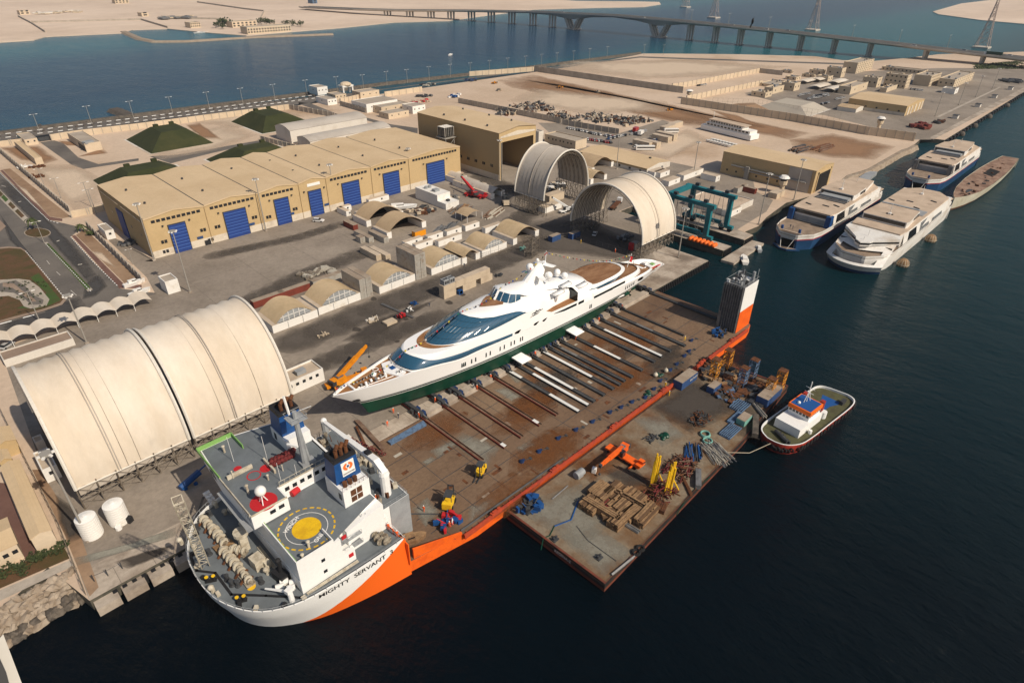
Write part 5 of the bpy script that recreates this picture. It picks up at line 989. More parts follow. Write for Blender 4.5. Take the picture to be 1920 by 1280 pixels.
# ------------------------------------------------------------------ tug
ft = K(1420, 700, 200/1422)
mat('tug_red', (.36,.035,.02), .6, (.22,.025,.018), .5, fine=.15); mat('tug_deck', (.085,.085,.04), .85, (.065,.06,.03), .5, fine=.12); mat('tug_blue', (.01,.075,.26), .7, fine=.1); mat('tug_orange', (.85,.16,.01), .55); mat('tyre', (.014,.014,.015), .9)
tug = thing('tugboat', 'red hulled tugboat with orange topped wheelhouse and blue aft deck beside the barge', 'tugboat', (163,42,0))
TO = [(144.2,44.6),(144.0,42.4),(144.6,40.2),(146.4,38.2),(149.5,36.7),(154,36),(165,34.9),(176,33.8),(180.5,34.2),(182.2,36.2),(182.2,39),(181.6,43.5),(180,45.4),(176,46.2),(165,47.4),(154,48.3),(149,48.2),(146,47)]
to = smooth_line(TO+[TO[0]],3)[:-1]; TC = (163,41.4)
def sc_(P, k): return [(TC[0]+(x-TC[0])*(1-(1-k)*.35), TC[1]+(y-TC[1])*k) for x, y in P]
b = MB(); b.loft([[p+(z+(.9*max(0,(156-p[0])/12)) if z > 1 else z,) for p in sc_(to,k)] for z,k in ((-1,.86),(.8,.95),(2.2,1),(2.8,1))]); b.build('hull','tug_red',tug)
b = MB(); b.loft([[p+(z+.9*max(0,(156-p[0])/12),) for p in sc_(to,k)] for z,k in ((2.8,1),(3.0,1.005),(3.0,.965),(2.0,.96))]); b.build('bulwark','ship_white',tug)
MB().sheet(sc_(to,.962),2.25).build('deck','tug_deck',tug); MB().sheet([ft(870,280,2.3),ft(1135,400,2.3),ft(965,440,2.3),ft(845,530,2.3),ft(835,400,2.3)],2.27).build('aft_deck','tug_blue',tug)
A = math.atan2(-2.2,25); 
b = MB(); b.ob((158.5,42.1,2.25),(12.5,7.4,2.9),A); b.build('deckhouse','ship_white',tug); b = MB(); b.ob((160.6,41.9,5.15),(6.4,6.2,1.0),A); b.build('wheelhouse','ship_white',tug)
wh = b = MB(); b.ob((160.6,41.9,6.15),(6.3,6.1,1.1),A,0); wo = b.build('wheelhouse_glass','window_dark',tug)
b = MB()
for k in range(7):
    for s_ in (-1,1):
        c = Matrix.Rotation(A,3,'Z')@Vector((-3.1+k*1.05,s_*3.06,0)); b.ob((160.6+c.x,41.9+c.y,6.15),(.2,.12,1.1),A)
        c = Matrix.Rotation(A,3,'Z')@Vector((s_*3.16,-3+k,0)); b.ob((160.6+c.x,41.9+c.y,6.15),(.12,.2,1.1),A)
b.build('window_post','ship_white',tug)
b = MB(); b.ob((160.6,41.9,7.15),(6.9,6.7,1.3),A,0); b.build('wheelhouse_top','tug_orange',tug); b = MB(); b.ob((160.6,41.9,8.45),(6.2,6.0,.06),A); b.build('wheelhouse_roof','tug_blue',tug)
b = MB(); b.tube((161.4,42.2,8.2),(162,42.4,15),.14,5); b.tube((160.4,42.6,8.2),(161.6,42.3,12),.1,4); b.tube((162.6,41.6,8.2),(161.8,42.2,12),.1,4)
for z in (10,11.5,13): b.tube((161.4,40.9,z),(161.8,43.6,z),.08,4)
b.ball((159.2,43.4,8.6),.5,8,5); b.build('mast','white_paint',tug)
for s_ in (-1,1): b = MB(); c = Matrix.Rotation(A,3,'Z')@Vector((4.6,s_*2.6,0)); b.ob((160.6+c.x,41.9+c.y,5.15),(1.5,1.1,3.4),A); b.build('funnel','tug_red',tug)
b = MB(); c = (166.5,38.2); b.cyl(c,2.25,4.4,1.0,n=12); b.cyl((152.6+4,37.6),2.25,3.4,.5,n=8); b.build('winch_drum','ship_white',tug)
b = MB()
for i in range(5): b.cyl((147.8+i*.55,39.6+i*.0+.9*i),2.25,3.3,.3,n=6)
b.tube((147.5,40,2.9),(150,44.6,2.9),.55,8); b.build('towing_winch','steel_dark',tug); b = MB(); b.ob((177.5,36.6,2.25),(2.4,1,1.2),A); b.build('stern_roller','steel_dark',tug)
fl = [p for p in fineline(to, 1.5) if p[1] < 37.6 or p[0] < 147]
for i, p in enumerate(fl[:34]):
    p = (TC[0]+(p[0]-TC[0])*1.012, TC[1]+(p[1]-TC[1])*1.03); b = MB(); b.ring((p[0],p[1],1.75+.3*(i%2)),.5,.26,10,5,0,'y' if p[0] > 149 else 'x'); b.build('fender_tyre','tyre',tug)
o = MB().path([(145.2,42.6,3),(137.5,45.8,1.6),(131.8,49.4,3.0)],.1,5).build('mooring_rope','rope'); tag(o,'pale mooring rope slung between barge corner and tug bow','rope')
# ------------------------------------------------------------------ barge
mat('barge_deck', (.21,.17,.12), .9, (.15,.088,.045), .13, (.40,.62), .22, 1.3, col3=(.11,.045,.016), s3=.09, th3=(.52,.68)); mat('barge_black', (.02,.018,.017), .8, (.05,.025,.015), .3, fine=.2); mat('barge_red', (.16,.045,.025), .8, (.09,.03,.02), .4, fine=.2); mat('grime', (.05,.033,.022), .95, (.075,.04,.022), .2, fine=.25)
BZ = 2.3
barge = thing('cargo_barge', 'flat rusty deck barge moored along the ship side, timber stacks on it', 'barge', (122,61,0))
bp = [(74.8,76.3),(75.4,46.9),(140,49.2),(174.2,52),(170.8,76.3)]
b = MB(); b.prism(bp,-1,1.5,1); b.prism([(122+(x-122)*1.003,61+(y-61)*1.006) for x,y in bp],1.1,2.1,0); b.prism(bp,2.1,BZ,0); b.build('hull',['barge_black','barge_red'],barge)
MB().sheet(shrink(bp,.985),BZ+.01).build('deck','barge_deck',barge); b = MB(); b.loft([[lerp((122,61),p,k)+(BZ+.35 if k>.99 else BZ+.34,) for p in bp] for k in (1,.988)]); b.build('deck_edge','barge_red',barge)
b = MB()
for i in range(24): x = 79+i*4; b.tube((x,76,BZ),(x,76,BZ+1),.05,4)
b.build('edge_stanchion','rust',barge)
def BS(pts, m, nm='deck_stain_shade'): soft(pts, BZ+.02+random.random()*.01, m, barge, nm, k=.55 if nm == 'deck_stain_shade' else 1)
kqb = lambda a,c,z=BZ: kq(a,c,z); krb = lambda a,c,z=BZ: kr(a,c,z)
BS([kqb(490,850),kqb(640,740),kqb(760,650),kqb(1000,770),kqb(1060,860),kqb(760,1000),kqb(640,940)],'stain_shade_soft','grime'); BS([kqb(520,850),kqb(680,760),kqb(900,800),kqb(740,990)],'rust_soft')
BS([kqb(1040,780),kqb(1200,900),kqb(1180,1040),kqb(980,1000)],'stain_shade_soft'); BS([kqb(820,600),kqb(1000,560),kqb(1300,740),kqb(1200,800),kqb(960,720)],'rust_soft'); BS([krb(560,420),krb(800,330),krb(900,460),krb(700,560)],'rust_soft'); BS([krb(760,480),krb(960,440),krb(1080,560),krb(900,600)],'stain_shade_soft'); BS([krb(180,700),krb(640,560),krb(840,800),krb(640,980)],'grey_soft'); BS([krb(500,900),krb(700,800),krb(980,1000),krb(780,1150)],'grey_soft'); BS([krb(960,150),krb(1150,130),krb(1300,260),krb(1150,330)],'grey_soft')  # dark patch left of the yellow pipes paints their shadow into the deck
text('REGINA-2', 1.1, (75.0,58.6,1.55), (0.02,-1,0), (0,0,1), 'road_paint', barge, 'barge_name', .01)
for x, y in ((80,52.2),(78.2,72.5),(76.8,62.5)): b = MB(); b.ob((x,y,BZ),(1.6,1.2,.3)); b.cyl((x-.35,y),BZ+.3,BZ+1,.3,n=8); b.cyl((x+.35,y),BZ+.3,BZ+1,.3,n=8); b.build('bollard','steel_dark',barge)
# ------------------------------------------------------------------ buildings
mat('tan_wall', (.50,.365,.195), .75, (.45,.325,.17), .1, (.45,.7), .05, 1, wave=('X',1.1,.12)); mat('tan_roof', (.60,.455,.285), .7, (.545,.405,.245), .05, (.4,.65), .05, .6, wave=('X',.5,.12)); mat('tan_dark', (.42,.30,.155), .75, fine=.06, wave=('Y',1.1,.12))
mat('door_rail', (.05,.115,.36), .5, fine=.05); mat('plinth', (.62,.55,.45), .85, (.45,.38,.30), .2, (.5,.7), .08); mat('door_blue', (.012,.045,.22), .55, (.01,.038,.19), .3, fine=.06, wave=('Z',.72,.5)); mat('pale_roof', (.46,.42,.37), .8, (.40,.36,.315), .06, fine=.06); mat('pale_wall', (.62,.58,.52), .85, (.52,.47,.40), .1, (.5,.7), .08)
mat('fabric', (.63,.55,.45), .75, (.56,.475,.37), .09, (.4,.65), .05, .8, col3=(.68,.62,.535), s3=.04, th3=(.45,.65), stretch=(1,.35,.35)); mat('fabric_grey', (.50,.45,.39), .8, (.44,.385,.32), .08, (.4,.65), .06, .8); mat('fabric_trim', (.66,.62,.55), .7, fine=.05); mat('truss_steel', (.24,.205,.165), .7, (.11,.085,.06), .6, fine=.15)
mat('shed_roof', (.60,.455,.28), .75, (.50,.37,.215), .12, (.45,.68), .08, 1, wave=('Y',1.35,.6)); mat('shed_roof_x', (.52,.385,.24), .75, (.45,.325,.2), .12, (.45,.68), .08, 1, wave=('X',1.35,.6)); mat('box_white', (.74,.72,.68), .6, (.60,.55,.47), .2, (.55,.72), .07); mat('box_roof', (.52,.43,.33), .8, (.42,.34,.26), .2, (.4,.65), .1)
mat('cont_grey', (.40,.38,.34), .7, (.30,.25,.20), .5, (.5,.7), .1, wave=('X',2.2,.4)); mat('cont_red', (.20,.045,.03), .7, (.13,.035,.025), .5, (.5,.7), .1, wave=('X',2.2,.4)); mat('cont_blue', (.03,.075,.20), .65, (.05,.07,.13), .5, (.5,.7), .1, wave=('X',2.2,.4)); mat('cont_orange', (.78,.30,.01), .6, fine=.06, wave=('X',2.2,.4)); mat('cont_tan', (.52,.43,.32), .8, (.42,.34,.25), .3, (.5,.7), .1); mat('cont_roof', (.33,.27,.21), .85, (.25,.19,.14), .3, (.4,.65), .15); mat('cont_teal', (.16,.36,.31), .7, fine=.1)
mat('camo_green', (.036,.042,.014), .95, (.028,.034,.011), .12, (.4,.65), .12, .6, col3=(.052,.052,.018), s3=.04, th3=(.5,.7)); mat('mound_grey', (.40,.36,.30), .9, (.36,.32,.27), .05, fine=.06); mat('prison', (.56,.46,.33), .85, (.50,.40,.285), .12, (.5,.7), .06); mat('flat_roof', (.40,.345,.28), .9, (.32,.27,.22), .15, (.4,.65), .12); mat('bridge_concrete', (.50,.46,.40), .85, (.44,.40,.345), .05, fine=.06); mat('pylon_steel', (.42,.33,.29), .7, fine=.1); mat('teal_steel', (.015,.16,.19), .5, (.012,.125,.15), .4, fine=.08); mat('lamp_metal', (.30,.28,.25), .6, fine=.05)
def bld(name, label, cat, r, z1, wall, roof, kind='flat', ridge=1.5, group=None, z0=3.0, over=.25, par=.6, wl=1.0):
    x0, x1, y0, y1 = r; x0, x1 = min(x0,x1), max(x0,x1); y0, y1 = min(y0,y1), max(y0,y1)
    t = thing(name, label, cat, ((x0+x1)/2,(y0+y1)/2,z0), group)
    if kind == 'flat':
        MB().box(x0,x1,y0,y1,z0,z1-par).build('wall', wall, t)
        b = MB(); b.box(x0,x1,y0,y0+.3,z1-par,z1,0).box(x0,x1,y1-.3,y1,z1-par,z1,0).box(x0,x0+.3,y0+.3,y1-.3,z1-par,z1,0).box(x1-.3,x1,y0+.3,y1-.3,z1-par,z1,0); b.build('parapet', wall, t)
        MB().box(x0+.3,x1-.3,y0+.3,y1-.3,z1-par,z1-par+.05).build('roof', roof, t)
    else:
        zf = {'gable_y': lambda x,y: z1+ridge*(1-abs(2*(x-x0)/(x1-x0)-1)), 'gable_x': lambda x,y: z1+ridge*(1-abs(2*(y-y0)/(y1-y0)-1))}.get(kind)
        n_ = 14 if kind.startswith('arch') else 2; b = MB(); bw = MB(); e = over
        ay = kind.endswith('_y'); P = []
        for i in range(n_+1):
            u = i/n_; h = ridge*(1-abs(2*u-1)) if n_ == 2 else ridge*math.sin(PI*u)**.8 if 0 else ridge*(1-(2*u-1)**2)
            P.append((u, z1+h))
        if ay:
            b.loft([[(x0-e*.5+(x1-x0+e)*u, y, z+.12) for u, z in P] for y in (y0-e, y1+e)], closed=False); o = len(b.v); b.loft([[(x0-e*.5+(x1-x0+e)*u, y, z-.02) for u, z in P[::-1]] for y in (y0-e, y1+e)], closed=False)
            for y in (y0-e,y1+e): b.add([(x0-e*.5+(x1-x0+e)*u,y,z+.12) for u,z in P]+[(x0-e*.5+(x1-x0+e)*u,y,z-.02) for u,z in P[::-1]],[tuple(range(2*len(P)))])
            for y in (y0,y1): bw.add([(x0+(x1-x0)*u,y,z) for u,z in P]+[(x1,y,z0),(x0,y,z0)],[tuple(range(len(P)+2))])
            bw.add([(x0,y0,z0),(x0,y1,z0),(x0,y1,z1),(x0,y0,z1),(x1,y0,z0),(x1,y1,z0),(x1,y1,z1),(x1,y0,z1)],[(0,3,2,1),(4,5,6,7)])
        else:
            b.loft([[(x, y0-e*.5+(y1-y0+e)*u, z+.12) for u, z in P] for x in (x1+e, x0-e)], closed=False); b.loft([[(x, y0-e*.5+(y1-y0+e)*u, z-.02) for u, z in P[::-1]] for x in (x1+e, x0-e)], closed=False)
            for x in (x0-e,x1+e): b.add([(x,y0-e*.5+(y1-y0+e)*u,z+.12) for u,z in P]+[(x,y0-e*.5+(y1-y0+e)*u,z-.02) for u,z in P[::-1]],[tuple(range(2*len(P)))])
            for x in (x0,x1): bw.add([(x,y0+(y1-y0)*u,z) for u,z in P]+[(x,y1,z0),(x,y0,z0)],[tuple(range(len(P)+2))])
            bw.add([(x0,y0,z0),(x1,y0,z0),(x1,y0,z1),(x0,y0,z1),(x0,y1,z0),(x1,y1,z0),(x1,y1,z1),(x0,y1,z1)],[(0,1,2,3),(4,7,6,5)])
        bw.build('wall', wall, t); b.build('roof', roof, t)
    return t
def wins(t, r, pts, face, size=(1.2,1.2), m='window_dark', name='window'):
    x0, x1, y0, y1 = r
    win_row(t, [((p[0], y0, p[1]) if face == '-y' else (x0, p[0], p[1]) if face == '-x' else (x1, p[0], p[1])) for p in pts], size, face, m, name)
# long bayed warehouse
WX = [66,91.5,116.4,137.4,152.4,179.2,204,241.6]; WY0, WY1, WE, WR = 287.5, 351, 20.9, 22.3
wh = thing('warehouse', 'long tan warehouse of seven gabled bays with big blue roller doors', 'warehouse', (154,319,3))
b = MB(); bp_ = MB(); r_ = MB(); v_ = MB()
for i in range(7):
    a, c = WX[i], WX[i+1]; m_ = (a+c)/2
    b.add([(a,WY0,6.2),(c,WY0,6.2),(c,WY0,WE),(m_,WY0,WR),(a,WY0,WE)],[(0,1,2,3,4)]); b.add([(a,WY1,3),(c,WY1,3),(c,WY1,WE),(m_,WY1,WR),(a,WY1,WE)],[(4,3,2,1,0)])
    bp_.box(a+.02,c,WY0-.12,WY0+.1,3,6.2)
    r_.add([(a+.25,WY0-.3,WE+.1),(m_,WY0-.3,WR+.12),(c-.25,WY0-.3,WE+.1),(a+.25,WY1+.3,WE+.1),(m_,WY1+.3,WR+.12),(c-.25,WY1+.3,WE+.1)],[(0,1,4,3),(1,2,5,4)])
    r_.add([(a,WY0-.3,WE+.1),(m_,WY0-.3,WR+.12),(c,WY0-.3,WE+.1),(c,WY0-.3,WE-.5),(m_,WY0-.3,WR-.3),(a,WY0-.3,WE-.5)],[(5,4,1,0),(4,3,2,1)])
    if i: v_.box(a-.25,a+.25,WY0-.3,WY1+.3,WE-.1,WE+.06)
b.add([(66,WY0,3),(66,WY1,3),(66,WY1,WE),(66,WY0,WE)],[(3,2,1,0)],1); b.add([(241.6,WY0,3),(241.6,WY1,3),(241.6,WY1,WE),(241.6,WY0,WE)],[(0,1,2,3)],1)  # end walls in a darker tan than the front: side shade put into colour
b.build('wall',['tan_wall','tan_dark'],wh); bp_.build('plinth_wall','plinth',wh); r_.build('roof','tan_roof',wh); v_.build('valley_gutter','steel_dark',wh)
def onf(f, x, y): return gy(*f(x,y), WY0)
kk4 = lambda a,c: (a*480/1807, 300+c*480/1807); kk5 = lambda a,c: (480+a*480/1807, 300+c*480/1807)
for f, q in ((kk4,[(1240,660),(1350,632),(1187,460),(1305,435)]),(kk4,[(1615,560),(1765,525),(1578,370),(1728,335)]),(kk5,[(155,465),(252,440),(128,280),(222,262)]),(kk5,[(392,395),(475,375),(368,220),(455,207)]),(kk5,[(622,318),(740,300),(605,165),(720,143)]),(kk5,[(907,250),(1015,238),(897,95),(1005,77)]),(kk5,[(1212,168),(1330,152),(1200,25),(1325,2)])):
    p = [onf(f,*z) for z in q]; x0, x1 = (p[0][0]+p[2][0])/2, (p[1][0]+p[3][0])/2; zt = (p[2][2]+p[3][2])/2
    d = MB().box(x0,x1,WY0-.45,WY0-.12,3,zt).build('roller_door','door_blue',wh); e = MB(); e.box(x0-.3,x0,WY0-.5,WY0-.1,3,zt+.3).box(x1,x1+.3,WY0-.5,WY0-.1,3,zt+.3).box(x0,x1,WY0-.5,WY0-.1,zt,zt+.3)
    for z in [3+(zt-3)*k/9 for k in range(1,9)]: MB().box(x0,x1,WY0-.56,WY0-.44,z,z+.34).build('door_rail','door_rail',d)
    e.build('door_frame','steel_dark',d)
    for s_, zz in ((-2.2,zt+.2),(2.2,zt+.2)): MB().ob(((x0 if s_<0 else x1)+s_,WY0-.4,zz),(.7,.6,.5)).build('wall_lamp','steel_dark',wh)
for i,(a,c) in enumerate(((68.6,89.8),(93.6,114.6),(118.2,134.6),(None,None),(154.6,177),(181,202.4),(206.5,239))):
    if a is None: MB().box(142,149,WY0-.2,WY0-.02,18.2,19.6).build('sign_board','white_paint',wh); continue
    k = int((c-a)/2.0); z = 19.0
    for j in range(k): x = a+(c-a)*(j+.5)/k; MB().box(x-.78,x+.78,WY0-.1,WY0-.005,z-.6,z+.6).build('clerestory_window','window_dark',wh)
for x, z in ((71,9.4),(72.4,9.4),(88,10.2),(89.4,10.2),(94.5,10),(95.9,10),(112.2,10),(113.6,10),(119,8.4),(120.4,8.4),(133,9),(134.4,9),(70.5,5),(71.9,5),(90.2,4.9),(91.6,4.9)): MB().box(x-.55,x+.55,WY0-.2,WY0-.005,z-.7,z+.7).build('window','window_dark',wh)
for x in (86.6,111,131.5,151): MB().box(x-1.3,x+1.3,WY0-.3,WY0-.13,6.6,7.7).build('door_sign','cont_blue',wh)
MB().box(88,90.6,WY0-.6,WY0-.12,3,5.2).build('office_door','window_dark',wh)
for y in (296,309,322,336): MB().box(65.9,66.01,y,y+1.3,11,12.2).build('window','window_dark',wh)
for y0_, y1_ in ((291,318),(321,347)): MB().box(65.85,66.01,y0_,y1_,18.6,19.5).build('clerestory_window','window_dark',wh)
MB().box(65.6,65.99,318,327,3,16).build('roller_door','door_blue',wh)
b = MB()
for i in range(7):
    for y in (305,330): c = WX[i]+7; MB().cyl((c,y),WE+.8,WE+1.7,.5,n=8).build('roof_vent','steel_dark',wh)
for x in WX[1:-1]: b.tube((x,WY0-.25,3),(x,WY0-.25,WE-.5),.12,4)
b.build('downpipe','tan_dark',wh)
# tall hangar with open front
hr = (252,282.5,265,341); hz = 30.5
hg_ = thing('hangar', 'tall tan hangar with dark open front beside the warehouse', 'hangar', (267,303,3)); b = MB()
b.box(252,252.3,265,341,3,hz,1); b.box(282.2,282.5,265,341,3,hz,1); b.box(252.3,282.2,340.7,341,3,hz,0); b.box(252,254.4,264.7,265,3,hz,0).box(280.6,282.5,264.7,265,3,hz,0).box(254.4,280.6,264.7,265,25,hz,0); b.add([(252,264.7,hz),(282.5,264.7,hz),(267.2,264.7,hz+1.8)],[(0,1,2)],0)  # hangar sides also take the darker tan, carrying their shade as colour
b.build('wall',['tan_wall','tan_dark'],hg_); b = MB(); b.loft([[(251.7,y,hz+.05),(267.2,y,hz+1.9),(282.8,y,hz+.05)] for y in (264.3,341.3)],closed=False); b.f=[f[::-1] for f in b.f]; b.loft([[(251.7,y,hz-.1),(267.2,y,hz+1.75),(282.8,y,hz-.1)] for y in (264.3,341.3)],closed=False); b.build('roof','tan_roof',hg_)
MB().add([(253,264.6,27.4),(281.5,264.6,27.4),(281.5,264.6,28.3),(267.2,264.6,29.9),(253,264.6,28.3)],[(0,1,2,3,4)]).build('pale_fascia','plinth',hg_); MB().box(251.85,252,265.2,340,3,6.4).build('plinth_wall','plinth',hg_)
for y in (270,277,284,291,298,306,314,322):
    for d_ in (0,1.3): MB().box(251.82,251.99,y+d_,y+d_+.9,10,11.6).build('window','window_dark',hg_)
for x, y in ((257,280),(277,280),(257,300),(277,300),(257,320),(277,325)): MB().cyl((x,y),hz+.5,hz+1.7,.6,n=8).build('roof_vent','steel_dark',hg_)
MB().tube((253.6,264.2,3),(253.6,264.2,25),.25,6).build('downpipe','lamp_metal',hg_)
t = thing('water_tank', 'white panel water tank raised on a steel frame beside hangar', 'water tank', (246.5,306,3)); b = MB()
for x in (243.2,249.8):
    for y in (302.5,309.5): b.tube((x,y,3),(x,y,22),.28,5)
for z in (8,15): b.path([(243.2,302.5,z),(249.8,302.5,z+6),(249.8,309.5,z),(243.2,309.5,z+6),(243.2,302.5,z)],.14,4); b.path([(243.2,302.5,z),(249.8,302.5,z),(249.8,309.5,z),(243.2,309.5,z),(243.2,302.5,z)],.14,4)
b.build('frame','lamp_metal',t); MB().box(242,251,301.5,310.5,22,22.4).build('platform','lamp_metal',t); b = MB(); b.box(243,250,302.6,309.4,23.2,28.4,0)
for i in range(6): b.box(243+i*1.35,243.15+i*1.35,302.5,309.5,23.2,28.5,1); b.box(242.9,250.1,302.6+i*1.3,302.75+i*1.3,23.2,28.5,1)
b.build('tank',['box_white','pale_wall'],t)
# fabric arch shelters on truss legs
def shelter(label, axis, a0, a1, c0, rad, zb, bh, seams, m='fabric', zleg=3.0, gap=None, leg_step=4.5):
    """axis 'x': tunnel along x from a0 to a1, arch from c0 to c0+2*rad in y"""
    def pt(a, c, z): return (a, c, z) if axis == 'x' else (c, a, z)
    t = thing('arch_shelter', label, 'shelter', pt((a0+a1)/2, c0+rad, zleg)); N = 36
    prof = [(c0+rad-rad*math.cos(PI*i/N), zb+bh*math.sin(PI*i/N)) for i in range(N+1)]
    st = []; k = 16
    for i in range(k+1): st.append(a0+(a1-a0)*i/k)
    b = MB(); rr = []
    for i, a in enumerate(st): e = (-.5 if i%2 else 0) if i not in (0,k) else 0; rr.append([pt(a, c0+rad+(c-c0-rad)*(1+e/rad), zb+(z-zb)*(1+e/bh)) for c, z in prof])
    b.loft(rr, closed=False); q = MB(); q.v = [tuple(p) for p in b.v]; 
    b.build('cover', m, t, True)
    s = MB()
    for a in (a0, a1): s.path([pt(a, c0+rad+(c-c0-rad)*1.006, zb+(z-zb)*1.006) for c, z in prof], .42, 6)
    for f in (c0, c0+2*rad): s.tube(pt(a0,f,zb), pt(a1,f,zb), .2, 5)
    s.build('edge_trim', 'fabric_trim', t)
    s = MB()
    for f in seams: a = a0+(a1-a0)*f; s.path([pt(a, c0+rad+(c-c0-rad)*1.004, zb+(z-zb)*1.004) for c, z in prof], .13, 4)
    if s.v: s.build('seam', 'fabric_grey', t)
    s = MB(); nr = max(4, round((a1-a0)/2.8))
    for i in range(nr+1):
        a = a0+.3+(a1-a0-.6)*i/nr; P = [pt(a, c0+rad+(c-c0-rad)*.975, zb+(z-zb)*.975) for c, z in prof]; s.path(P, .14, 4); P2 = [pt(a, c0+rad+(c-c0-rad)*.93, zb+(z-zb)*.93) for c, z in prof]; s.path(P2, .1, 4)
        for j in range(0, N, 2): s.tube(P[j], P2[j+1], .06, 3)
    for j in (4,9,15,21,26): c, z = prof[j]; s.tube(pt(a0,c0+rad+(c-c0-rad)*.97,zb+(z-zb)*.97), pt(a1,c0+rad+(c-c0-rad)*.97,zb+(z-zb)*.97), .1, 4)
    s.build('rib_frame', 'truss_steel', t)
    for f, sg in ((c0,1),(c0+2*rad,-1)):
        s = MB(); n_ = max(3, round((a1-a0)/leg_step)); step = (a1-a0)/n_
        for i in range(n_+1):
            a = a0+step*i
            for d in (0, 2.6*sg): s.tube(pt(a,f+d,zleg), pt(a,f+d*.6,zb+.6), .16, 4)
            for h in (0,.5): s.tube(pt(a,f,zleg+(zb-zleg)*h), pt(a,f+2.6*sg,zleg+(zb-zleg)*(h+.5)), .08, 3)
            if i < n_:
                for d in (0, 2.6*sg):
                    for h in (0,.5):
                        za, zc = zleg+(zb-zleg)*h, zleg+(zb-zleg)*(h+.5); s.tube(pt(a,f+d,za), pt(a+step,f+d,zc), .08, 3); s.tube(pt(a+step,f+d,za), pt(a,f+d,zc), .08, 3); s.tube(pt(a,f+d,zc), pt(a+step,f+d,zc), .1, 3)
        s.build('leg_truss', 'truss_steel', t)
    return t
shelter('largest fabric tunnel shelter, left half, nearest the two white tanks', 'x', 2.6, 28.6, 147, 20.5, 9.3, 22.4, (.36,.38), leg_step=4.3)
shelter('largest fabric tunnel shelter, right half, ending beside the ship funnels', 'x', 30.0, 57.6, 147.6, 20.2, 8.6, 22.6, (.40,.42), leg_step=4.6)
shelter('grey fabric arch shelter on short trusses, standing before the tall hangar', 'y', 205.5, 226, 226.6, 17.3, 11.6, 22, (.52,), 'fabric_grey', leg_step=3.5)
shelter('cream fabric arch shelter on trusses at the boat lift dock', 'x', 219.5, 245, 140.4, 20.4, 9.6, 22, (.5,), 'fabric', leg_step=3.4)
# curtain below the big shelter's front edge
b = MB(); b.add([(3,147.6,9.4),(28.4,147.6,9.3),(28.4,147.8,7.4),(3,147.8,6.6)],[(0,1,2,3),(3,2,1,0)]); b.add([(30.2,148,8.8),(57.4,148,8.6),(57.4,148.2,6.4),(30.2,148.2,6.8)],[(0,1,2,3),(3,2,1,0)]); o = b.build('hanging_curtain','fabric_grey'); tag(o,'stained fabric curtain hanging under the largest shelter front edge','curtain')
# other big buildings
r = (326.6,352,212,266); t = bld('workshop','low workshop with wide tan roof and white walls behind arch shelters','workshop',r,6.4,'pale_wall','tan_roof','gable_y',1.6)
MB().box(326.5,326.59,212,266,5.4,6.4).build('wall_band','tan_dark',t)
for y in (216,224,232,240,248,256,262): MB().box(326.5,326.6,y,y+1.5,3.8,5).build('window','window_dark',t)
MB().ob((344,222,7.6),(1.2,1.2,.8)).build('roof_vent','steel_dark',t)
r = (363.5,388,126,183); t = bld('warehouse','tan warehouse with open gable end standing next to the ferries','warehouse',r,16,'tan_wall','tan_roof','gable_y',1.5)
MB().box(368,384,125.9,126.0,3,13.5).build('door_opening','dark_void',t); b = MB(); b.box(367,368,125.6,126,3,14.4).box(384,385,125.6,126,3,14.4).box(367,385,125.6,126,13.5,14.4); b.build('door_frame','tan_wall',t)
MB().box(363.2,363.49,128,141,3,15.6).build('grey_cladding','pale_roof',t); b = MB(); b.tube((362.6,130,8.6),(362.6,176,9.4),.5,6); b.tube((362.4,142,7.4),(362.4,168,8),.4,6); b.box(361.6,363.4,164,166.5,3,10.5); b.build('duct','lamp_metal',t)
for y in (136,146,152,159,172,178): MB().box(363.36,363.48,y,y+1.1,5.2,6.3).build('window','window_dark',t)
r = (627,674,158.4,206); t = bld('warehouse','yellow roofed warehouse in the far compound by the quay','warehouse',r,11,'tan_wall','tan_roof','gable_y',1.8)
b = MB(); b.box(626.7,627,158.4,206,3,5.4); b.build('plinth_wall','plinth',t)
for x in (632,640,650,660,668): MB().box(x,x+3.4,158.1,158.39,3,9.6).build('roller_door','plinth',t)
for y in (163,172,181,190,199): MB().box(626.85,626.98,y,y+1.5,5.8,7).build('window','window_dark',t)
bld('shelter','small arch roofed lean-to beside the far yellow warehouse','lean-to',(609,626,192,208),6.2,'pale_wall','shed_roof_x','arch_y',1.2)
bld('store_shed','upper grey storage shed behind the long warehouse','shed',(205,268,427,449),11.6,'pale_wall','pale_roof','arch_x',2.4)
r = (207,273,404,422); t = bld('store_shed','lower grey storage shed with dash windows behind warehouse','shed',r,8,'pale_wall','pale_roof','arch_x',2)
for i in range(13): MB().box(211+i*4.8,213.4+i*4.8,403.85,404,6.4,7).build('window','window_dark',t)
r = (338,350,279,308); t = bld('office_block','long tan flat roofed office block behind the grey arch shelter','office',r,9,'cream_wall','flat_roof')
wins(t, r, [(y,6.6) for y in (283,286,290,293,297,300,304)], '-x', (1.1,1.1)); bld('stair_tower','small white tower block at end of the office block','building',(333,338,309,316),11,'pale_wall','flat_roof')
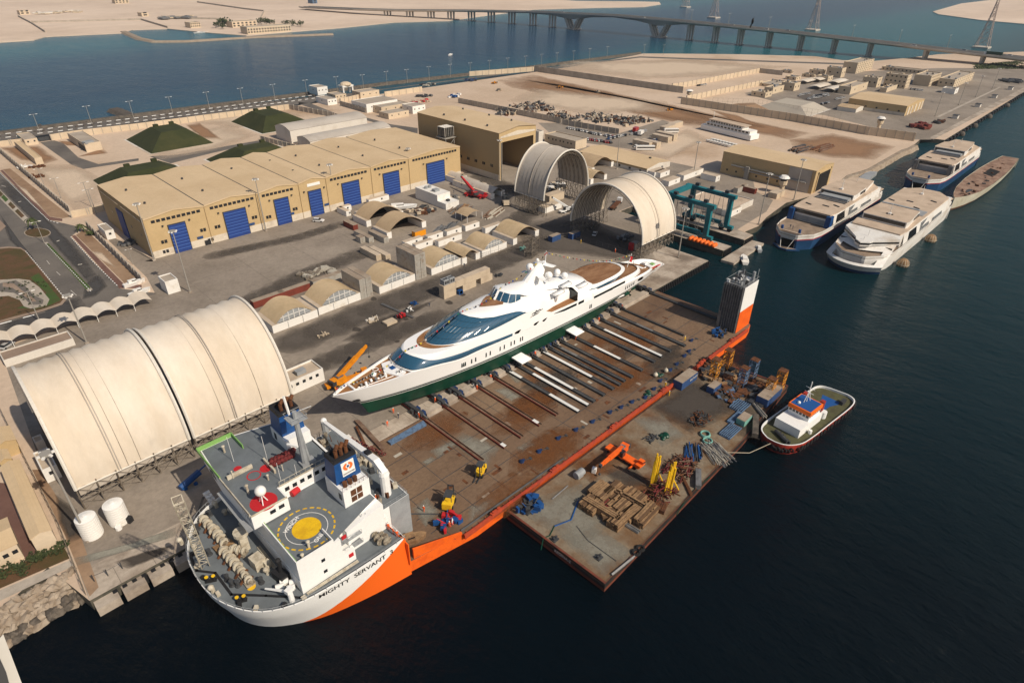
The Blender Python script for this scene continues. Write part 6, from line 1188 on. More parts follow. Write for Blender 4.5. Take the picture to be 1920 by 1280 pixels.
# earth covered bunkers
def mound(label, r, q, zt, m='camo_green', notch=True, group='green covered mounds in the sand compound'):
    x0,x1,y0,y1 = r; u0,u1,v0,v1 = q; t = thing('covered_mound', label, 'mound', ((x0+x1)/2,(y0+y1)/2,3), group)
    b = MB(); b.loft([[(x0,y0,3),(x1,y0,3),(x1,y1,3),(x0,y1,3)],[(u0,v0,zt),(u1,v0,zt),(u1,v1,zt),(u0,v1,zt)]],cap1=True); b.build('cover',m,t)
    b = MB(); b.loft([[(x0-1.2,y0-1.2,3.02),(x1+1.2,y0-1.2,3.02),(x1+1.2,y1+1.2,3.02),(x0-1.2,y1+1.2,3.02)],[(x0,y0,3.02),(x1,y0,3.02),(x1,y1,3.02),(x0,y1,3.02)]]); b.build('kerb_strip','pale_wall',t)
    if notch: b = MB(); b.box(u0+2,u0+5,v0+(v1-v0)*.9,v1+.6,zt,zt+1.4); b.box(u1-4,u1-1,v1-1,v1+1,zt,zt+1.6); b.build('vent_box',m,t)
mound('green tarp covered mound at centre of the sand compound', (124.4,166,466,517), (138.5,155.5,481.5,503), 12)
mound('green tarp covered mound furthest right, with a notch in its flank', (203,248,468,522), (214,231,481,506), 12)
mound('green tarp covered mound half hidden behind the middle warehouse roofs', (145,195,384,428), (159,180,398,412), 11.5)
mound('green tarp covered mound behind the left end of the warehouse', (79.5,126,384,429), (92,113,399,413), 11.5)
mound('grey sheeted mound inside the walled compound near the far yellow warehouse', (562,608,214,262), (571,598,225,250), 9, 'mound_grey', False, None)
b = MB(); b.loft([[(535,262,3),(562,245,3),(580,268,3),(545,290,3)],[(550,263,7),(560,258,7),(565,264,7),(552,272,7)]],cap1=True); o = b.build('sand_heap','brown_dirt'); tag(o,'bare sand heap beside the grey sheeted mound','sand heap')
# eastern compound blocks: top corner, left end, right end, foot (pixels of the survey crop)
def pb(name, label, cat, tc, tl, tr, base, wall='prison', nw=(0,0,0,0), f=None, h=None):
    f = f or (lambda a,c: (1560+a*.1875, 90+c*.1875)); P = lambda q: f(*q)
    h = h or hg(*P(base), *P(tc)); z = 3+h; x0, y0 = g(*P(tc), z); y1 = g(*P(tl), z)[1]; x1 = g(*P(tr), z)[0]; y1 = max(y1, y0+4); x1 = max(x1, x0+4); r = (x0,x1,y0,y1); t = bld(name,label,cat,r,z,wall,'flat_roof',par=.9)
    a, c, d, e = nw
    wins(t, r, [(y0+(y1-y0)*(i+.5)/a, 3+h*(j+.5)/c) for i in range(a) for j in range(c)], '-x', (1.6,1.5)); wins(t, r, [(x0+(x1-x0)*(i+.5)/d, 3+h*(j+.5)/e) for i in range(d) for j in range(e)], '-y', (1.4,1.5))
    for i in range(random.randint(2,6)): MB().ob((random.uniform(x0+1.5,x1-1.5),random.uniform(y0+1.5,y1-1.5),z-.85),(random.uniform(1,2.6),random.uniform(1,2.4),random.uniform(1,2.2))).build('roof_unit',random.choice(['flat_roof','prison','ship_grey']),t)
    return t
pb('tower_block','tallest cream block of the far compound, lit windowed flank','apartment block',(262,150),(125,135),(425,108),(255,262),nw=(1,1,9,5))
pb('cream_block','low cream block with one row of windows in front of the tallest block','building',(465,302),(305,288),(522,290),(450,400),nw=(3,1,1,2))
pb('cream_block','cream three storey block left of the dark-gapped row','apartment block',(765,275),(530,255),(815,262),(730,410),nw=(5,3,2,4))
pb('cream_block','cream block with plain stained flank, second from the right','apartment block',(1000,282),(850,258),(1120,248),(985,390),nw=(0,0,8,3))
pb('cream_block','cream block with dark roof terrace at right end of the compound','apartment block',(1236,318),(1090,295),(1385,238),(1225,404),nw=(3,1,9,3))
pb('cream_block','long cream block at the back of the compound, two window rows','apartment block',(930,228),(505,182),(975,218),(925,268),nw=(11,1,0,0))
pb('cream_annex','lower cream annex in front of the far yellow warehouse','building',(195,392),(78,375),(310,332),(190,470),nw=(1,1,2,1))
pb('cream_annex','small cream annex with blank walls above far yellow warehouse','building',(552,402),(508,386),(645,364),(548,448))
pb('white_house','small white house with dark doorway at foot of the end block','house',(1237,412),(1105,398),(1300,400),(1235,466),'box_white',nw=(0,0,1,1))
k3f = lambda a,c: (1280+a/3, c/3)
for i,(tc,tl,tr,ba,l_) in enumerate((((520,478),(445,462),(580,455),(520,495),'cream house at left end of the compound house row'),((510,495),(475,485),(600,482),(510,532),'long cream house with flat roof in the house row'),((468,522),(398,508),(505,512),(465,552),'low cream house in front of the house row'),((632,470),(580,455),(672,462),(632,515),'square cream house right of the house row'),((820,432),(750,425),(852,425),(820,460),'cream house with dark windows below the tallest block'),((640,435),(590,425),(680,430),(640,455),'flat cream house left of the parking shades'),((740,422),(680,412),(745,420),(738,440),'small dark windowed house by the parking shades'),((900,385),(830,372),(912,378),(898,440),'shaded cream block left of the tallest block'),((790,398),(720,388),(800,392),(788,425),'long low cream house near the tall block'),((615,400),(545,395),(625,398),(612,415),'dusty low house at the back of the walled lot'))): pb('cream_house',l_,'house',tc,tl,tr,ba,'prison',(2,1,2,1),k3f)
for i,(a,c) in enumerate(((700,465),(770,455),(770,495),(850,510),(870,470))):
    x, y = k3(a,c); t = thing('parking_shade','fabric parking shade in the far compound, %s from the left' % ORD[i],'shade',(x,y,3),'parking shades in the far compound'); b = MB(); b.loft([[(x+u,y-6,5.6),(x+u,y-2,6.6),(x+u,y+2,6.6),(x+u,y+6,5.6)] for u in (-14,14)],closed=False); b.build('canopy','fabric',t); b = MB(); [b.tube((x+u,y+v,3),(x+u,y+v,5.8),.15,4) for u in (-13,0,13) for v in (-5,5)]; b.build('post','lamp_metal',t)
# guard towers
def guard(label, px, py, h, r=2.4):
    x, y = g(px,py); t = thing('guard_tower', label, 'guard tower', (x,y,3)); MB().cyl((x,y),3,3+h*.55,r*.55,n=8).build('shaft','prison',t); b = MB(); b.cyl((x,y),3+h*.5,3+h*.72,r*.95,r,10); b.build('gallery','prison',t); MB().cyl((x,y),3+h*.72,3+h*.88,r*.8,n=10).build('cabin_window','window_dark',t); MB().cyl((x,y),3+h*.88,3+h,r*1.35,r*.8,12).build('roof','box_white',t)
guard('round white guard tower inside the corner of the long wall', 1646, 244, 10, 2.4); guard('round white guard tower in front of the tan warehouse', 1464, 362, 10, 2.3); guard('small guard tower at left end of the compound wall', 1291, 185, 8, 2.6)
x, y = g(650,175); t = thing('checkpoint_canopy','white domed checkpoint canopy on the shore road','canopy',(x,y,3)); MB().ball((x,y,11),5.5,12,6,0,.45).build('dome','cream_wall',t); b = MB(); b.box(x-6,x+6,y-4,y+4,9,10.6); b.build('beam','box_white',t); b = MB(); [b.box(x+u-.7,x+u+.7,y+v-.7,y+v+.7,3,9) for u in (-5,5) for v in (-3,3)]; b.build('post','box_white',t)
# perimeter walls with panel posts
def wall(label, pts, h, th=.35, m='cream_wall', post=5, group=None, z=3.0):
    t = thing('perimeter_wall', label, 'wall', pts[0]+(z,), group)
    b = MB(); p_ = MB()
    for a, c in zip(pts, pts[1:]):
        L = math.dist(a,c); A = math.atan2(c[1]-a[1], c[0]-a[0]); b.ob(((a[0]+c[0])/2,(a[1]+c[1])/2,z),(L,th,h),A)
        for i in range(int(L/post)+1): q = lerp(a,c,min(1,i*post/L)); p_.ob(q+(z,),(.5,th+.5,h+.25),A)
    b.build('wall_panel', m, t); p_.build('post', 'concrete', t); return t
wall('cream panelled wall along the shore road, right of the dark gate', [kw1(622,408),kw1(900,362),kw1(1664,270),g(543,205)], 4.2, post=6)
wall('short cream panelled wall left of the gate house', [kw1(0,480),kw1(150,462),kw1(300,445)], 3.6, post=6); wall('long grey side wall between avenue and sand compound', [kw1(0,545),kw1(330,830),kw2(560,0) if 0 else kw1(850,1275)], 3.6, m='concrete')
wall('cream wall joining side wall to the warehouse corner', [kw2(865,435),kw2(1080,395),kw2(1320,335)], 3.4, post=7); wall('grey boundary wall beside the fenced waste strip, left of warehouse', [kw2(1060,560),kw2(1640,1140),k4(1010,865)], 3.2, m='concrete')
wall('weathered wall running inland from the shore wall corner', [g(543,205),k1(1885,662)], 4, post=6, m='concrete'); wall('pale wall below the second shed row', [k1(1470,790),k1(1700,850)], 3.2, m='concrete')
wall('bright wall at the edge of the machine yard', [k2(245,545),k2(455,515)], 4.5, post=8); wall('long shore wall of the scraped sand field', [k2(720,430),k2(1085,402)], 5, post=8); wall('grey shaded wall dividing the scraped field from the open sand', [k2(1085,402),k2(1845,515),k2(1920,525)], 6, post=8, m='concrete')
wall('cream wall on the far side of the empty walled lot', [k3(-60,500),k3(0,493),k3(430,410)], 5, post=8); wall('inner cream wall dividing lot from compound houses', [k3(20,570),k3(445,480)], 5, post=8); wall('short wall joining lot wall to the houses', [k3(430,410),k3(560,425)], 5, post=8, m='concrete'); wall('long panelled compound wall facing the rough ground', [k3(-10,585),k3(600,680),k3(1040,760),k3(1300,795)], 6, post=6, m='cream_wall')
wall('grey wall in front of the scrap yard', [k2(660,580),k2(1100,668),k2(1235,695)], 4.5, post=6, m='concrete'); wall('lower wall between scrap yard and parked cars', [k2(1240,700),k2(1560,755)], 4, post=6, m='concrete')
def fence(label, pts, h, step=3, z=3.0):
    t = thing('mesh_fence', label, 'fence', pts[0]+(z,)); b = MB()
    for a, c in zip(pts, pts[1:]):
        n_ = max(1,int(math.dist(a,c)/step))
        for i in range(n_+1): q = lerp(a,c,i/n_); b.tube(q+(z,),q+(z+h,),.07,4)
        for f in (.08,.5,1): b.tube(a+(z+h*f,),c+(z+h*f,),.045,4)
    b.build('rail','truss_steel',t)
    return t
fence('inner mesh fence behind the long panelled compound wall', [k3(165,590),k3(420,600),k3(720,655),k3(880,680)], 6, 4); fence('low rail fence along yard road beside the sheds', [k5(1250,775),k5(1807,640),k6(560,1000)], 2.2); fence('dark mesh fence round the yacht working area', [k6(600,1005),k6(780,1000),k6(930,1040),k6(1190,1120)], 2.2); fence('leaning boundary fence with litter along the left of the quay', [kw4(0,30),kw4(150,330),kw4(350,720),kw4(590,1190),kl(470,800)], 2.4)
# gate house and small huts
def hut(name, label, cat, base_c, base_l, base_r, h, wall='cream_wall', roof='flat_roof', kind='flat', f=None, ridge=.8, nw=(0,0,0,0)):
    x0, y0 = f(*base_c); y1 = f(*base_l)[1]; x1 = f(*base_r)[0]; r = (x0, max(x1,x0+2), y0, max(y1,y0+2)); t = bld(name,label,cat,r,3+h,wall,roof,kind,ridge,par=.4)
    a, c = nw[:2]; wins(t, r, [(r[2]+(r[3]-r[2])*(i+.5)/a, 3+h*.6) for i in range(a)], '-x', (1,1)); wins(t, r, [(r[0]+(r[1]-r[0])*(i+.5)/c, 3+h*.6) for i in range(c)], '-y', (1,1)); return t
hut('gate_house','flat roofed gate house beside the dark sliding gate','gate house',(315,470),(285,385),(480,455),4,f=kw1,nw=(0,2)); o = MB().box(*[v for v in (kw1(480,425)[0],kw1(640,405)[0])],kw1(560,410)[1]-.2,kw1(560,410)[1]+.2,3,6).build('sliding_gate','steel_dark'); tag(o,'dark sliding gate in the shore road wall','gate')
t = hut('pump_house','square cream building with louvred left side and roof plant','building',(1045,548),(900,400),(1240,520),5.5,f=kw1); c = kw1(1060,440,8); MB().ob(c+(8.1,),(6,4,1.4),.3).build('roof_plant','ship_grey',t); 
for i in range(4): y = kw1(1045,548)[1]+2+i*4; MB().box(kw1(1045,548)[0]-.3,kw1(1045,548)[0],y,y+2.2,3,6.5).build('louvre','steel_dark',t)
hut('long_shed','narrow tan roofed shed behind the left wall','shed',(440,700),(265,480),(535,690),4.2,f=kw1,roof='tan_roof'); hut('sentry_hut','white hut with flat roof on the brick island by the yard gate','hut',(1190,950),(1163,900),(1280,925),5.4,'box_white',f=k4,nw=(0,0)); hut('site_cabin','cream cabin with orange base beside the left warehouse wall','cabin',(760,565),(733,512),(815,545),4.4,'box_white',f=k4,nw=(0,1))
hut('low_building','long flat roofed building with pale parapet behind the largest shelter','building',(70,865),(5,775),(850,650),2.6,'pale_wall','paving',f=kw3)
for a in (((40,540),(-60,420),(230,480),4.5,'upper tan roofed house at the left edge'),((60,690),(-20,620),(175,640),4,'smaller tan roofed house below it at left edge')): hut('tan_house',a[4],'house',a[0],a[1],a[2],a[3],'tan_wall','tan_roof','gable_y',f=kw4)
hut('tan_house','long tan roofed house beside the brown paved court','house',(215,580),(40,190),(330,540),5,'cream_wall','tan_roof','gable_y',f=kl,ridge=.7,nw=(0,0)); hut('tan_house','tan house with three small windows at left edge above rocks','house',(-120,720),(-150,560),(140,610),4.5,'cream_wall','tan_roof','gable_x',f=kl,nw=(0,5))
overlay('court_paving', [kl(-80,180),kl(30,190),kl(120,420),kl(210,580),kl(140,612),kl(80,500),kl(-80,560)], 3.008, 'red_paving'); overlay('seaside_path', [kl(-60,800),kl(380,610),kl(400,640),kl(-60,860)], 3.02, 'concrete'); overlay('planted_strip', [kl(-60,690),kl(350,540),kl(380,600),kl(-60,790)], 3.015, 'dry_garden')
hut('white_cabin','white cabin in the shade at left end of the largest shelter','cabin',(480,775),(380,600),(640,740),4.2,'box_white','box_roof',f=kw4,nw=(0,1)); hut('white_cabin','small grey cabin with a red cross mark deep in the shelter shade','cabin',(395,470),(350,420),(480,440),3.4,'pale_wall','box_roof',f=kw4)
for l_, c, a, d, h in (('white flat roofed house on the shore road by the domed checkpoint',(250,200),(215,160),(395,185),7),('white hut on bare sand inside the road bend',(380,330),(345,270),(490,310),5),('tan cabin near the white hut by the road bend',(480,262),(380,230),(610,240),4.5),('large white yard house with blue trimmed roof',(880,425),(820,350),(1130,320),7),('cream house with stepped flat roof beside the yard house',(1070,440),(1040,380),(1390,370),5.5),('cream house with long low front near the tank row',(1160,510),(1065,470),(1390,455),4.5),('white house at right end of the yard houses',(1470,440),(1420,390),(1590,400),6),('cream house behind the yard houses',(800,250),(780,210),(1050,215),6)): hut('yard_house',l_,'house',c,a,d,h,'cream_wall' if 'cream' in l_ or 'tan' in l_ else 'box_white','flat_roof',f=kw5,nw=(1,3))
wall('low yard wall with dark gate beside yard houses', [kw5(540,330),kw5(870,425)], 4, m='concrete'); wall('cream wall behind the yard houses', [kw5(540,300),kw5(800,240)], 4)
# bridge across the channel
br = thing('road_bridge','long concrete road bridge on splayed piers crossing the far channel','bridge',(1015,600,0))
BX = lambda y: interp([(120,1045),(227,1040),(429,1025),(560,1017),(667,1014),(853,1007),(955,1003),(1100,975),(1300,918),(1500,860)],y)
ys_ = [-200,0,120,200,280,330,380,440,500,560,620,667,710,760,810,853,900,960,1020,1080,1150,1220,1300,1400,1600]
zb_ = lambda y: interp([(-200,8),(150,13),(223,15.7),(429,23),(600,27),(760,28.3),(955,24.3),(1100,20),(1300,13),(1600,7)],y)
dp = lambda y: 2.4+6.5*max(math.exp(-((y-667)/38)**2), math.exp(-((y-853)/38)**2))+.6
b = MB(); b.loft([[(BX(y)-14,y,zb_(y)),(BX(y)+14,y,zb_(y)),(BX(y)+14,y,zb_(y)-.9),(BX(y)+7,y,zb_(y)-dp(y)),(BX(y)-7,y,zb_(y)-dp(y)),(BX(y)-14,y,zb_(y)-.9)] for y in sorted(ys_+[640,655,680,695,840,866,880])][::-1]); b.build('deck','bridge_concrete',br)
b = MB()
for s_ in (-13.6,-.4,13.2): b.loft([[(BX(y)+s_,y,zb_(y)+1.1),(BX(y)+s_+.4,y,zb_(y)+1.1),(BX(y)+s_+.4,y,zb_(y)),(BX(y)+s_,y,zb_(y))] for y in ys_])
b.build('parapet','bridge_concrete',br); b = MB(); b.loft([[(BX(y)-12.8,y,zb_(y)+.04),(BX(y)+12.8,y,zb_(y)+.04)] for y in ys_[::-1]],closed=False); b.build('carriageway','asphalt_worn',br)
for y in (667,853):
    for sx_ in (-7,0,7):
        b = MB(); 
        for d_ in (-1,1): b.loft([[(BX(y)+sx_-1.6,y+d_*(4+13*f)-2.2,z),(BX(y)+sx_+1.6,y+d_*(4+13*f)-2.2,z),(BX(y)+sx_+1.6,y+d_*(4+13*f)+2.2,z),(BX(y)+sx_-1.6,y+d_*(4+13*f)+2.2,z)] for z, f in ((-1,0),(4,.25),(zb_(y)-5.5,1))])
        b.build('splayed_pier','bridge_concrete',br)
    MB().box(BX(y)-12,BX(y)+12,y-9,y+9,-1,1.4).build('pile_cap','bridge_concrete',br)
for y in (195,260,330,378,426,474,520,562,608,905,955,1005,1055,1105,1155,1205,1260,1320):
    for sx_ in (-8,0,8): b = MB(); b.loft([[(BX(y)+sx_-1.3*k,y-1.3*k,z),(BX(y)+sx_+1.3*k,y-1.3*k,z),(BX(y)+sx_+1.3*k,y+1.3*k,z),(BX(y)+sx_-1.3*k,y+1.3*k,z)] for z,k in ((-1,1.7),(.9,1.7),(.95,.8),(zb_(y)-2.2,1.25))]); b.build('pier','bridge_concrete',br)
# pylons standing in the water beyond the bridge
for i,(px,py,h,l_) in enumerate(((1338,34,60,'lattice power pylon in water behind the middle of the bridge'),(1523,57,66,'lattice power pylon in water right of the middle one'),(1840,90,72,'red and grey lattice power pylon at right edge behind the bridge'),(1285,14,60,'furthest lattice power pylon, only its foot in view'))):
    x, y = g(px,py,0); t = thing('power_pylon',l_,'pylon',(x,y,0),'power pylons beyond the bridge'); MB().box(x-11,x+11,y-11,y+11,-1,2).build('pile_cap','bridge_concrete',t); b = MB()
    lv = [(2,8.5),(14,6.6),(26,5),(38,3.6),(50,2.4),(62,1.6),(h+10,.9)]
    for (z0,w0),(z1,w1) in zip(lv,lv[1:]):
        for a in range(4):
            c0, c1 = [((-1,-1),(1,-1),(1,1),(-1,1))[k%4] for k in (a,a+1)]; b.tube((x+c0[0]*w0,y+c0[1]*w0,z0),(x+c0[0]*w1,y+c0[1]*w1,z1),.42,4); b.tube((x+c0[0]*w0,y+c0[1]*w0,z0),(x+c1[0]*w1,y+c1[1]*w1,z1),.24,3); b.tube((x+c1[0]*w0,y+c1[1]*w0,z0),(x+c0[0]*w1,y+c0[1]*w1,z1),.24,3); b.tube((x+c0[0]*w1,y+c0[1]*w1,z1),(x+c1[0]*w1,y+c1[1]*w1,z1),.24,3)
    for z in (44,56,66): b.tube((x-11,y,z),(x+11,y,z),.4,4); b.tube((x-11,y,z),(x,y,z+4),.25,3); b.tube((x+11,y,z),(x,y,z+4),.25,3)
    b.build('lattice','pylon_steel',t)
# ------------------------------------------------------------------ yard objects
def one(name, b, mats, label, cat, group=None, smooth=False): return tag(b.build(name, mats, None, smooth), label, cat, group)
MC = {'grey':'cont_grey','red':'cont_red','blue':'cont_blue','orange':'cont_orange','tan':'cont_tan','white':'box_white','teal':'cont_teal'}
CP = {}
def cont(f, a, c, z, dr, col, label, L=12.8, W=2.6, H=2.75, group=None):
    x0, y0 = f(a, c, z) if f else (a, c); k = (col, dr, L, W, H)
    if k not in CP:
        lx, ly = (L, W) if dr == 'x' else (W, L); t = thing('cabin' if col == 'white' else 'shipping_container', label, 'cabin' if col == 'white' else 'container', (x0+lx/2, y0+ly/2, z))
        MB().box(x0,x0+lx,y0,y0+ly,z,z+H-.08).build('body', MC[col], t); b = MB(); b.box(x0+.05,x0+lx-.05,y0+.05,y0+ly-.05,z+H-.08,z+H)
        b.build('roof', 'box_roof' if col in ('white','tan') else 'cont_roof', t)
        d = MB()
        if dr == 'y':
            d.box(x0+.1,x0+lx/2-.04,y0-.05,y0-.002,z+.15,z+H-.2).box(x0+lx/2+.04,x0+lx-.1,y0-.05,y0-.002,z+.15,z+H-.2)
            for u in (.25,.4,.6,.75): d.tube((x0+lx*u,y0-.08,z+.2),(x0+lx*u,y0-.08,z+H-.25),.04,4)
        else: d.box(x0-.05,x0-.002,y0+.1,y0+ly/2-.04,z+.15,z+H-.2).box(x0-.05,x0-.002,y0+ly/2+.04,y0+ly-.1,z+.15,z+H-.2)
        d.build('door', MC[col], t)
        if col == 'white': MB().box(x0+lx*.6,x0+lx*.6+.9,y0-.05,y0-.003,z+1.1,z+2).build('window','window_dark',t)
        CP[k] = (t, lx, ly)
        if group: t['group'] = group
        return t
    t, lx, ly = CP[k]; return dup(t, (x0+lx/2, y0+ly/2, z), 0, label, group)
def dome_shed(fl, fr, label, open_=False, dep=13, f=None, grp='barrel roofed sheds between container walls', m='shed_roof'):
    f = f or k5; x0, y0 = f(*fl); x1, y1_ = f(*fr); y = (y0+y1_)/2; L = x1-x0; t = thing('barrel_shed', label, 'shed', ((x0+x1)/2,y+dep/2,3), grp); w_ = 2.6; zt = 6.0
    for xx in (x0, x1-w_): MB().box(xx,xx+w_,y,y+dep,3,zt).build('side_container','box_white',t); MB().box(xx,xx+w_,y,y+dep,zt,zt+.06).build('side_roof','box_roof',t)
    N = 14; P = [(x0+w_*.6+(L-1.2*w_)*i/N, zt+.1+L*.2*math.sin(PI*i/N)**.9 if 0 < i < N else zt+.1) for i in range(N+1)]
    b = MB(); b.loft([[(x,yy,z) for x,z in P] for yy in (y+.3,y+dep)],closed=False); b.f=[q[::-1] for q in b.f]; b.loft([[(x,yy,z-.12) for x,z in P] for yy in (y+.3,y+dep)],closed=False); b.build('roof',m,t,True)
    b = MB(); b.add([(x,y+dep-.2,z-.05) for x,z in P],[tuple(range(N+1))]); b.build('end_wall','box_roof',t)
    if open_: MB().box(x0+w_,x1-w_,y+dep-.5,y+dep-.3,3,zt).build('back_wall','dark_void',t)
    else:
        b = MB(); b.box(x0+w_,x1-w_,y+.05,y+.25,3,zt-.1); b.build('front_wall','box_white',t); b = MB(); b.add([(x,y+.42,z-.08) for x,z in P],[tuple(range(N+1))]); go = b.build('gable_glazing','ship_grey',t)
        b = MB()
        for i in range(3,N-2,2): b.box(P[i][0]-.12,P[i][0]+.12,y+.3,y+.4,zt,P[i][1]-.1)
        b.box(P[2][0],P[-3][0],y+.3,y+.4,zt+L*.09,zt+L*.09+.2); b.build('glazing_bar','box_white',go)
        for u in (.33,.66): MB().box(x0+L*u,x0+L*u+.15,y,y+.06,3,zt-.3).build('door_gap','steel',t)
    return t
SH = [((125,1225),(440,1105),'barrel shed with white front nearest the largest shelter'),((455,1100),(745,975),'second barrel shed from the left with white front and arched glazing'),((872,945),(1128,852),'barrel shed between the two tall container stacks'),((1240,815),(1465,730),'barrel shed right of the second container stack'),((1590,685),(1775,622),'barrel shed with dark open doorway in its white front')]
for a, c, l_ in SH: dome_shed(a, c, l_)
dome_shed((1465,745),(1575,690),'narrow open barrel shed with dark mouth between white fronted sheds',True,14); dome_shed((385,1055),(565,985),'open barrel shed at right end of the row, red goods inside',True,14,k6)
dome_shed((775,470),(1050,400),'tan barrel shed in the yard behind the double containers',True,12,k5,m='shed_roof_x') ; dome_shed((930,560),(1200,470),'tan barrel shed behind the orange container',True,12,k5,m='shed_roof_x')
for i,(a,c,l_) in enumerate((((1400,165),(1500,150),'leftmost dark mouthed arch tent by the red crane'),((1520,225),(1640,205),'middle dark mouthed arch tent behind the red crane'),((1645,275),(1770,255),'rightmost dark mouthed arch tent by the grey shelter legs'))): dome_shed(a,c,l_,True,18,k5,'dark mouthed arch tents before the hangar','fabric_grey')
dome_shed((920,540),(1110,500),'wide tan tent between the two arch shelters',True,16,k6,m='shed_roof_x'); dome_shed((915,620),(1060,590),'low ribbed tan shed seen behind the cream arch shelter',True,12,k6)
# container stacks beside the sheds
TI = ['bottom','second','third','top']
for nm, (bx, by), cols, tiers in (('left tall container stack',(745,985),2,3),('right tall container stack',(1132,850),2,4)):
    x, y = k5(bx,by)
    for i in range(cols):
        for j in range(tiers): cont(None, x+i*2.75, y, 3+j*2.8, 'y', 'grey', '%s grey container, %s column of the %s' % (TI[j] if j < tiers-1 else 'top', 'left' if i == 0 else 'right', nm), group='grey containers stacked among the sheds')
for a, c, col, dr, L, l_ in ((175,985,'red','x',12.8,'dark red container behind the second barrel shed'),(-10,1050,'red','x',12.8,'dark red container behind the nearest barrel shed'),(690,500,'red','y',9,'bright red container at edge of the open yard'),(410,905,'grey','x',12.8,'long grey container with faded lettering behind the sheds'),(800,590,'grey','y',12.8,'left of two grey containers side by side in yard'),(905,590,'grey','y',12.8,'right of two grey containers side by side in yard'),(852,715,'tan','y',12.8,'left tan topped container with roof hatches'),(918,715,'tan','y',12.8,'right tan topped container beside the hatch one'),(1125,550,'orange','x',6.4,'bright orange container in front of a tan barrel shed'),(740,590,'grey','y',4,'short grey tank container by the open yard'),(600,372,'white','x',6.4,'small white cabin at the warehouse door wall'),(640,400,'white','y',9,'low white cabin beside the small one by the wall'),(718,408,'white','x',12.8,'long white container in front of the fifth blue door'),(800,318,'white','x',12.8,'white cabin with annex near the warehouse wall'),(1055,622,'white','x',10,'grey roofed white cabin at left end of cabin row'),(1130,640,'white','x',10,'front grey roofed white cabin near the right stack'),(1215,580,'white','x',9,'leftmost bright white cabin in the long cabin row'),(1350,545,'white','x',9,'second bright white cabin in the long cabin row'),(1480,505,'white','x',9,'third bright white cabin in the long cabin row'),(1620,520,'white','x',11,'rightmost bright white cabin in the long cabin row'),(1290,615,'white','x',14,'low flat white cabin in front of the cabin row'),(1100,205,'white','x',14,'white roofed cabin block below the last blue door')):
    cont(k5, a, c, 3, dr, col, l_, L)
x, y = k5(1128,270); t = thing('stepped_building','white stepped building with roof plant in the yard','building',(x+6,y,3)); x0, y0 = x, y-26
MB().box(x0,x0+9,y0,y0+26,3,6.2).build('lower_block','box_white',t); MB().box(x0+.1,x0+8.9,y0+7,y0+25.9,6.2,9.2).build('upper_block','box_white',t); b = MB(); b.cyl((x0+3,y0+20),9.2,10.4,1,n=8); b.cyl((x0+5.4,y0+20),9.2,10.4,1,n=8); b.ob((x0+4,y0+13,9.2),(3,3,1.2)); b.build('roof_plant','ship_grey',t); MB().ob((x0+4,y0+3,6.2),(1.6,1.6,1)).build('roof_vent','steel_dark',t)
x, y = k5(1545,430); t = thing('canopy','small arched tan canopy on thin posts in the yard','canopy',(x,y,3)); b = MB(); b.loft([[(x-5+10*i/8,yy,6.4+1.6*math.sin(PI*i/8)) for i in range(9)] for yy in (y,y+9)],closed=False); b.f=[q[::-1] for q in b.f]; b.build('cover','shed_roof_x',t,True); b = MB(); [b.tube((x+u,y+v,3),(x+u,y+v,6.5),.15,4) for u in (-5,5) for v in (0,4.5,9)]; b.build('post','box_white',t)
# cream container workshop beside the yacht
G_ = 'cream containers of the quayside workshop'
x, y = k5(1330,985)
for i, (dx, z, L, l_) in enumerate(((0,3,6,'lower left cream container of quayside workshop, under the cooling units'),(0,5.8,6,'upper left cream container of quayside workshop'),(6.1,5.8,4.6,'short cream container bridging the gap over the blue pump'),(9.6,3,7,'lower middle cream container right of the blue pump'),(10.8,5.8,13.5,'longest upper cream container at right of the workshop'),(19.2,3,6.4,'lower right cream container beyond the dark opening'))): cont(None, x+dx, y+.02*i, z, 'x', 'tan', l_, L, 3, 2.75, group=G_)
for i in range(2):
    b = MB(); b.box(x+.6+i*2.8,x+3.1+i*2.8,y+.3,y+2.8,8.6,10.6,0); 
    for u in (.3,1.4): b.box(x+.6+u+i*2.8,x+1.5+u+i*2.8,y+.27,y+.3,9,10.2,1); b.cyl((x+1.1+u+i*2.8,y+1.5),10.6,10.75,.5,n=10,m=1)
    one('cooling_unit', b, ['ship_grey','steel_dark'], '%s grey cooling unit on top of the cream workshop' % ('left' if i == 0 else 'right'), 'cooling unit', 'cooling units')
b = MB(); b.ob((x+7.6,y-.4,3),(2,1.6,1.6)); b.tube((x+7.6,y-1.2,3.9),(x+7.6,y-.9,3.9),.7,10); one('pump', b, 'blue_paint', 'dark blue pump in the gap of the cream workshop', 'pump')
# ------------------------------------------------------------------ skid rails on the ship's deck
RL = [(81.8,92.7,0),(89.8,92.2,0),(96,92.1,0),(103.4,92.1,0),(110.3,91.9,0),(115.9,88.5,1),(120.2,88.5,1),(123.1,88.4,1),(127.7,88.3,2),(132.2,88.3,1),(135.5,88.2,2),(138.1,88.4,2),(141.6,88,2),(147,88.1,1),(154,88.1,2),(158.4,88.2,1),(163.5,88.1,2),(169.9,86.6,2),(175.6,90.7,3),(194.6,88.8,2)]
WS = {3:[(93,95)],1:[(92.4,94)],5:[(88.6,100),(112,117)],6:[(88.6,111)],7:[(97,113)],9:[(97,117.5)],11:[(108,115)],13:[(97,108)],15:[(88.6,112.5)],17:[(100,107)]}
mat('rail_rust', (.13,.075,.05), .7, (.19,.13,.09), .6, fine=.2); mat('rail_grey', (.055,.058,.062), .6, (.085,.085,.085), .4, fine=.12, metal=.2); mat('rail_red', (.20,.03,.02), .7, fine=.2); mat('plate_white', (.66,.66,.64), .4, fine=.08)
